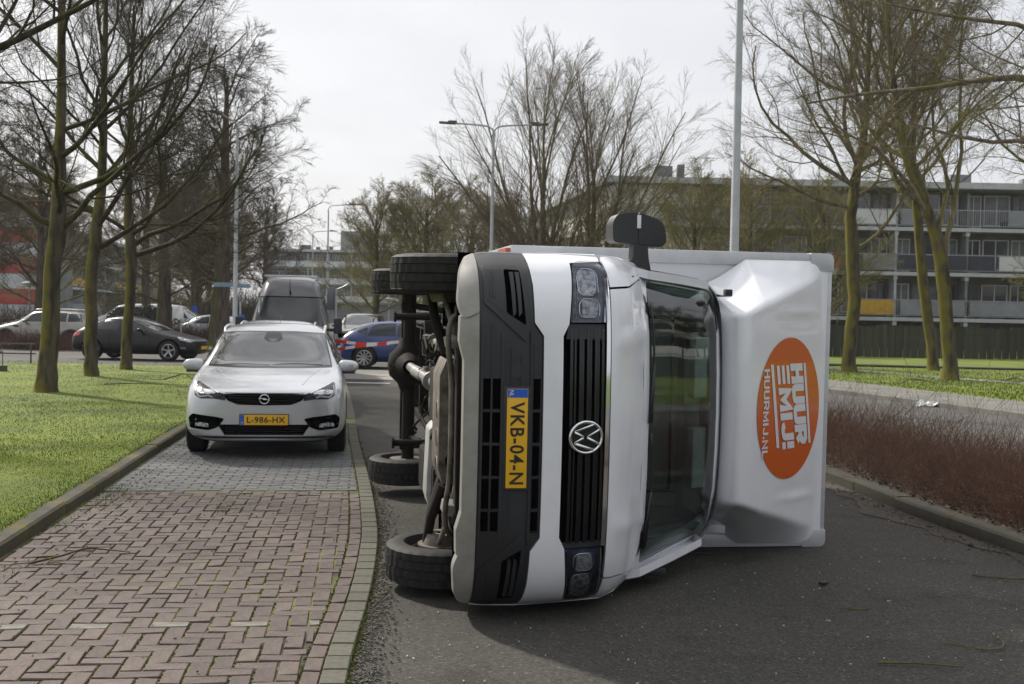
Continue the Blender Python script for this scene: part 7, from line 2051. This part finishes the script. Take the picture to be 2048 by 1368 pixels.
twig('small dark twig in the gutter at the right kerb', [(3.05, 7.35, .01), (3.3, 7.25, .012), (3.6, 7.2, .03)], .007)
tag(MB().box((.98, 7.88, .004), (.92, .03, .006), Matrix.Rotation(rad(3), 3, 'Z')).build('rubber_strip', M['black_plastic']), 'thin black strip lying on the asphalt under the cab roof', 'strip')
tag(MB().box((1.99, 7.05, .010), (.055, .03, .018), Matrix.Rotation(rad(20), 3, 'Z')).build('plastic_fragment', M['black_plastic'], bev=.004), 'small black plastic fragment on the asphalt right of the van', 'fragment')
t = thing('litter', 'crumpled white wrapper lying in the side lane beyond the hedge', 'litter', (8.35, 22.6, .0))
bm = bmesh.new(); bmesh.ops.create_grid(bm, x_segments=8, y_segments=5, size=.5)
for v in bm.verts: v.co = Vector((v.co.x * .46, v.co.y * .24, .06 + .06 * math.sin(v.co.x * 11) * math.cos(v.co.y * 9) + random.uniform(-.02, .02) + .05 * v.co.y))
me = bpy.data.meshes.new('wrapper'); bm.to_mesh(me); bm.free(); me.materials.append(M['white_plain']); mkobj('wrapper', me, t)
lv = []
for k in range(170):
    y = 1 / (1 / 4.9 - rb.random() * (1 / 4.9 - 1 / 12.)); x = interp(LK, y) + .02 + abs(rb.gauss(0, .35)); lv.append((x, y, .016))
for k in range(60): 
    y = rb.uniform(5, 12); lv.append((rb.uniform(interp(LK, y) + .2, interp(RE, y) - .2), y, .016))
for k in range(420):
    y = 1 / (1 / 7. - rb.random() * (1 / 7. - 1 / 30.)); x = interp(LK, y) - .2 - abs(rb.gauss(0, 2.4)); lv.append((x, y, .105))
blades('fallen_leaves', lv, .015, .015, leaf_m, lean=2.6, seed=33)
# pale chips and grit on the asphalt
mb = MB(); rc = random.Random(44)
for k in range(260):
    y = 1 / (1 / 4.8 - rc.random() * (1 / 4.8 - 1 / 16.)); x = rc.uniform(interp(RE, y) + .05, interp(RK, y) - .1)
    s = rc.uniform(.0025, .0065); L = s * rc.uniform(1, 2.4)
    mb.box((x, y, .0), (L, s, s), Matrix.Rotation(rc.uniform(0, 3), 3, 'Z'))
o = mb.build('pale_chips', mat('pale chip', (.42, .41, .38), .7)); o['kind'] = 'stuff'
r = np.random.default_rng(91)
y = 1 / (1 / 4.8 - r.uniform(0, 1, 2600) * (1 / 4.8 - 1 / 13.)); xe = np.array([interp(RE, q) for q in y])
mb = MB()
for a, b in zip(xe + np.abs(r.normal(0, .075, 2600)) + .005, y):
    s = rc.uniform(.003, .008); mb.box((a, b, s * .3), (s * 1.5, s, s), Matrix.Rotation(rc.uniform(0, 3), 3, 'Z'))
o = mb.build('loose_grit', mat('loose grit', (.065, .060, .050), .9, noise=(40, .5))); o['kind'] = 'stuff'

# ---------------------------------------------------------------- thin spring haze over the neighbourhood
hz_ = MB().bb((-95, -45, -1.1), (85, 215, 19.5)).build('haze', M['white_plain'])
hz_['kind'] = 'stuff'
hm = bpy.data.materials.new('haze'); hm.use_nodes = True
hn, hl_ = hm.node_tree.nodes, hm.node_tree.links
hn.clear(); ho = hn.new('ShaderNodeOutputMaterial'); hv = hn.new('ShaderNodeVolumePrincipled')
hv.inputs['Color'].default_value = (.93, .95, 1, 1); hv.inputs['Density'].default_value = 0.00034
hl_.new(hv.outputs[0], ho.inputs['Volume'])
hz_.data.materials.clear(); hz_.data.materials.append(hm)
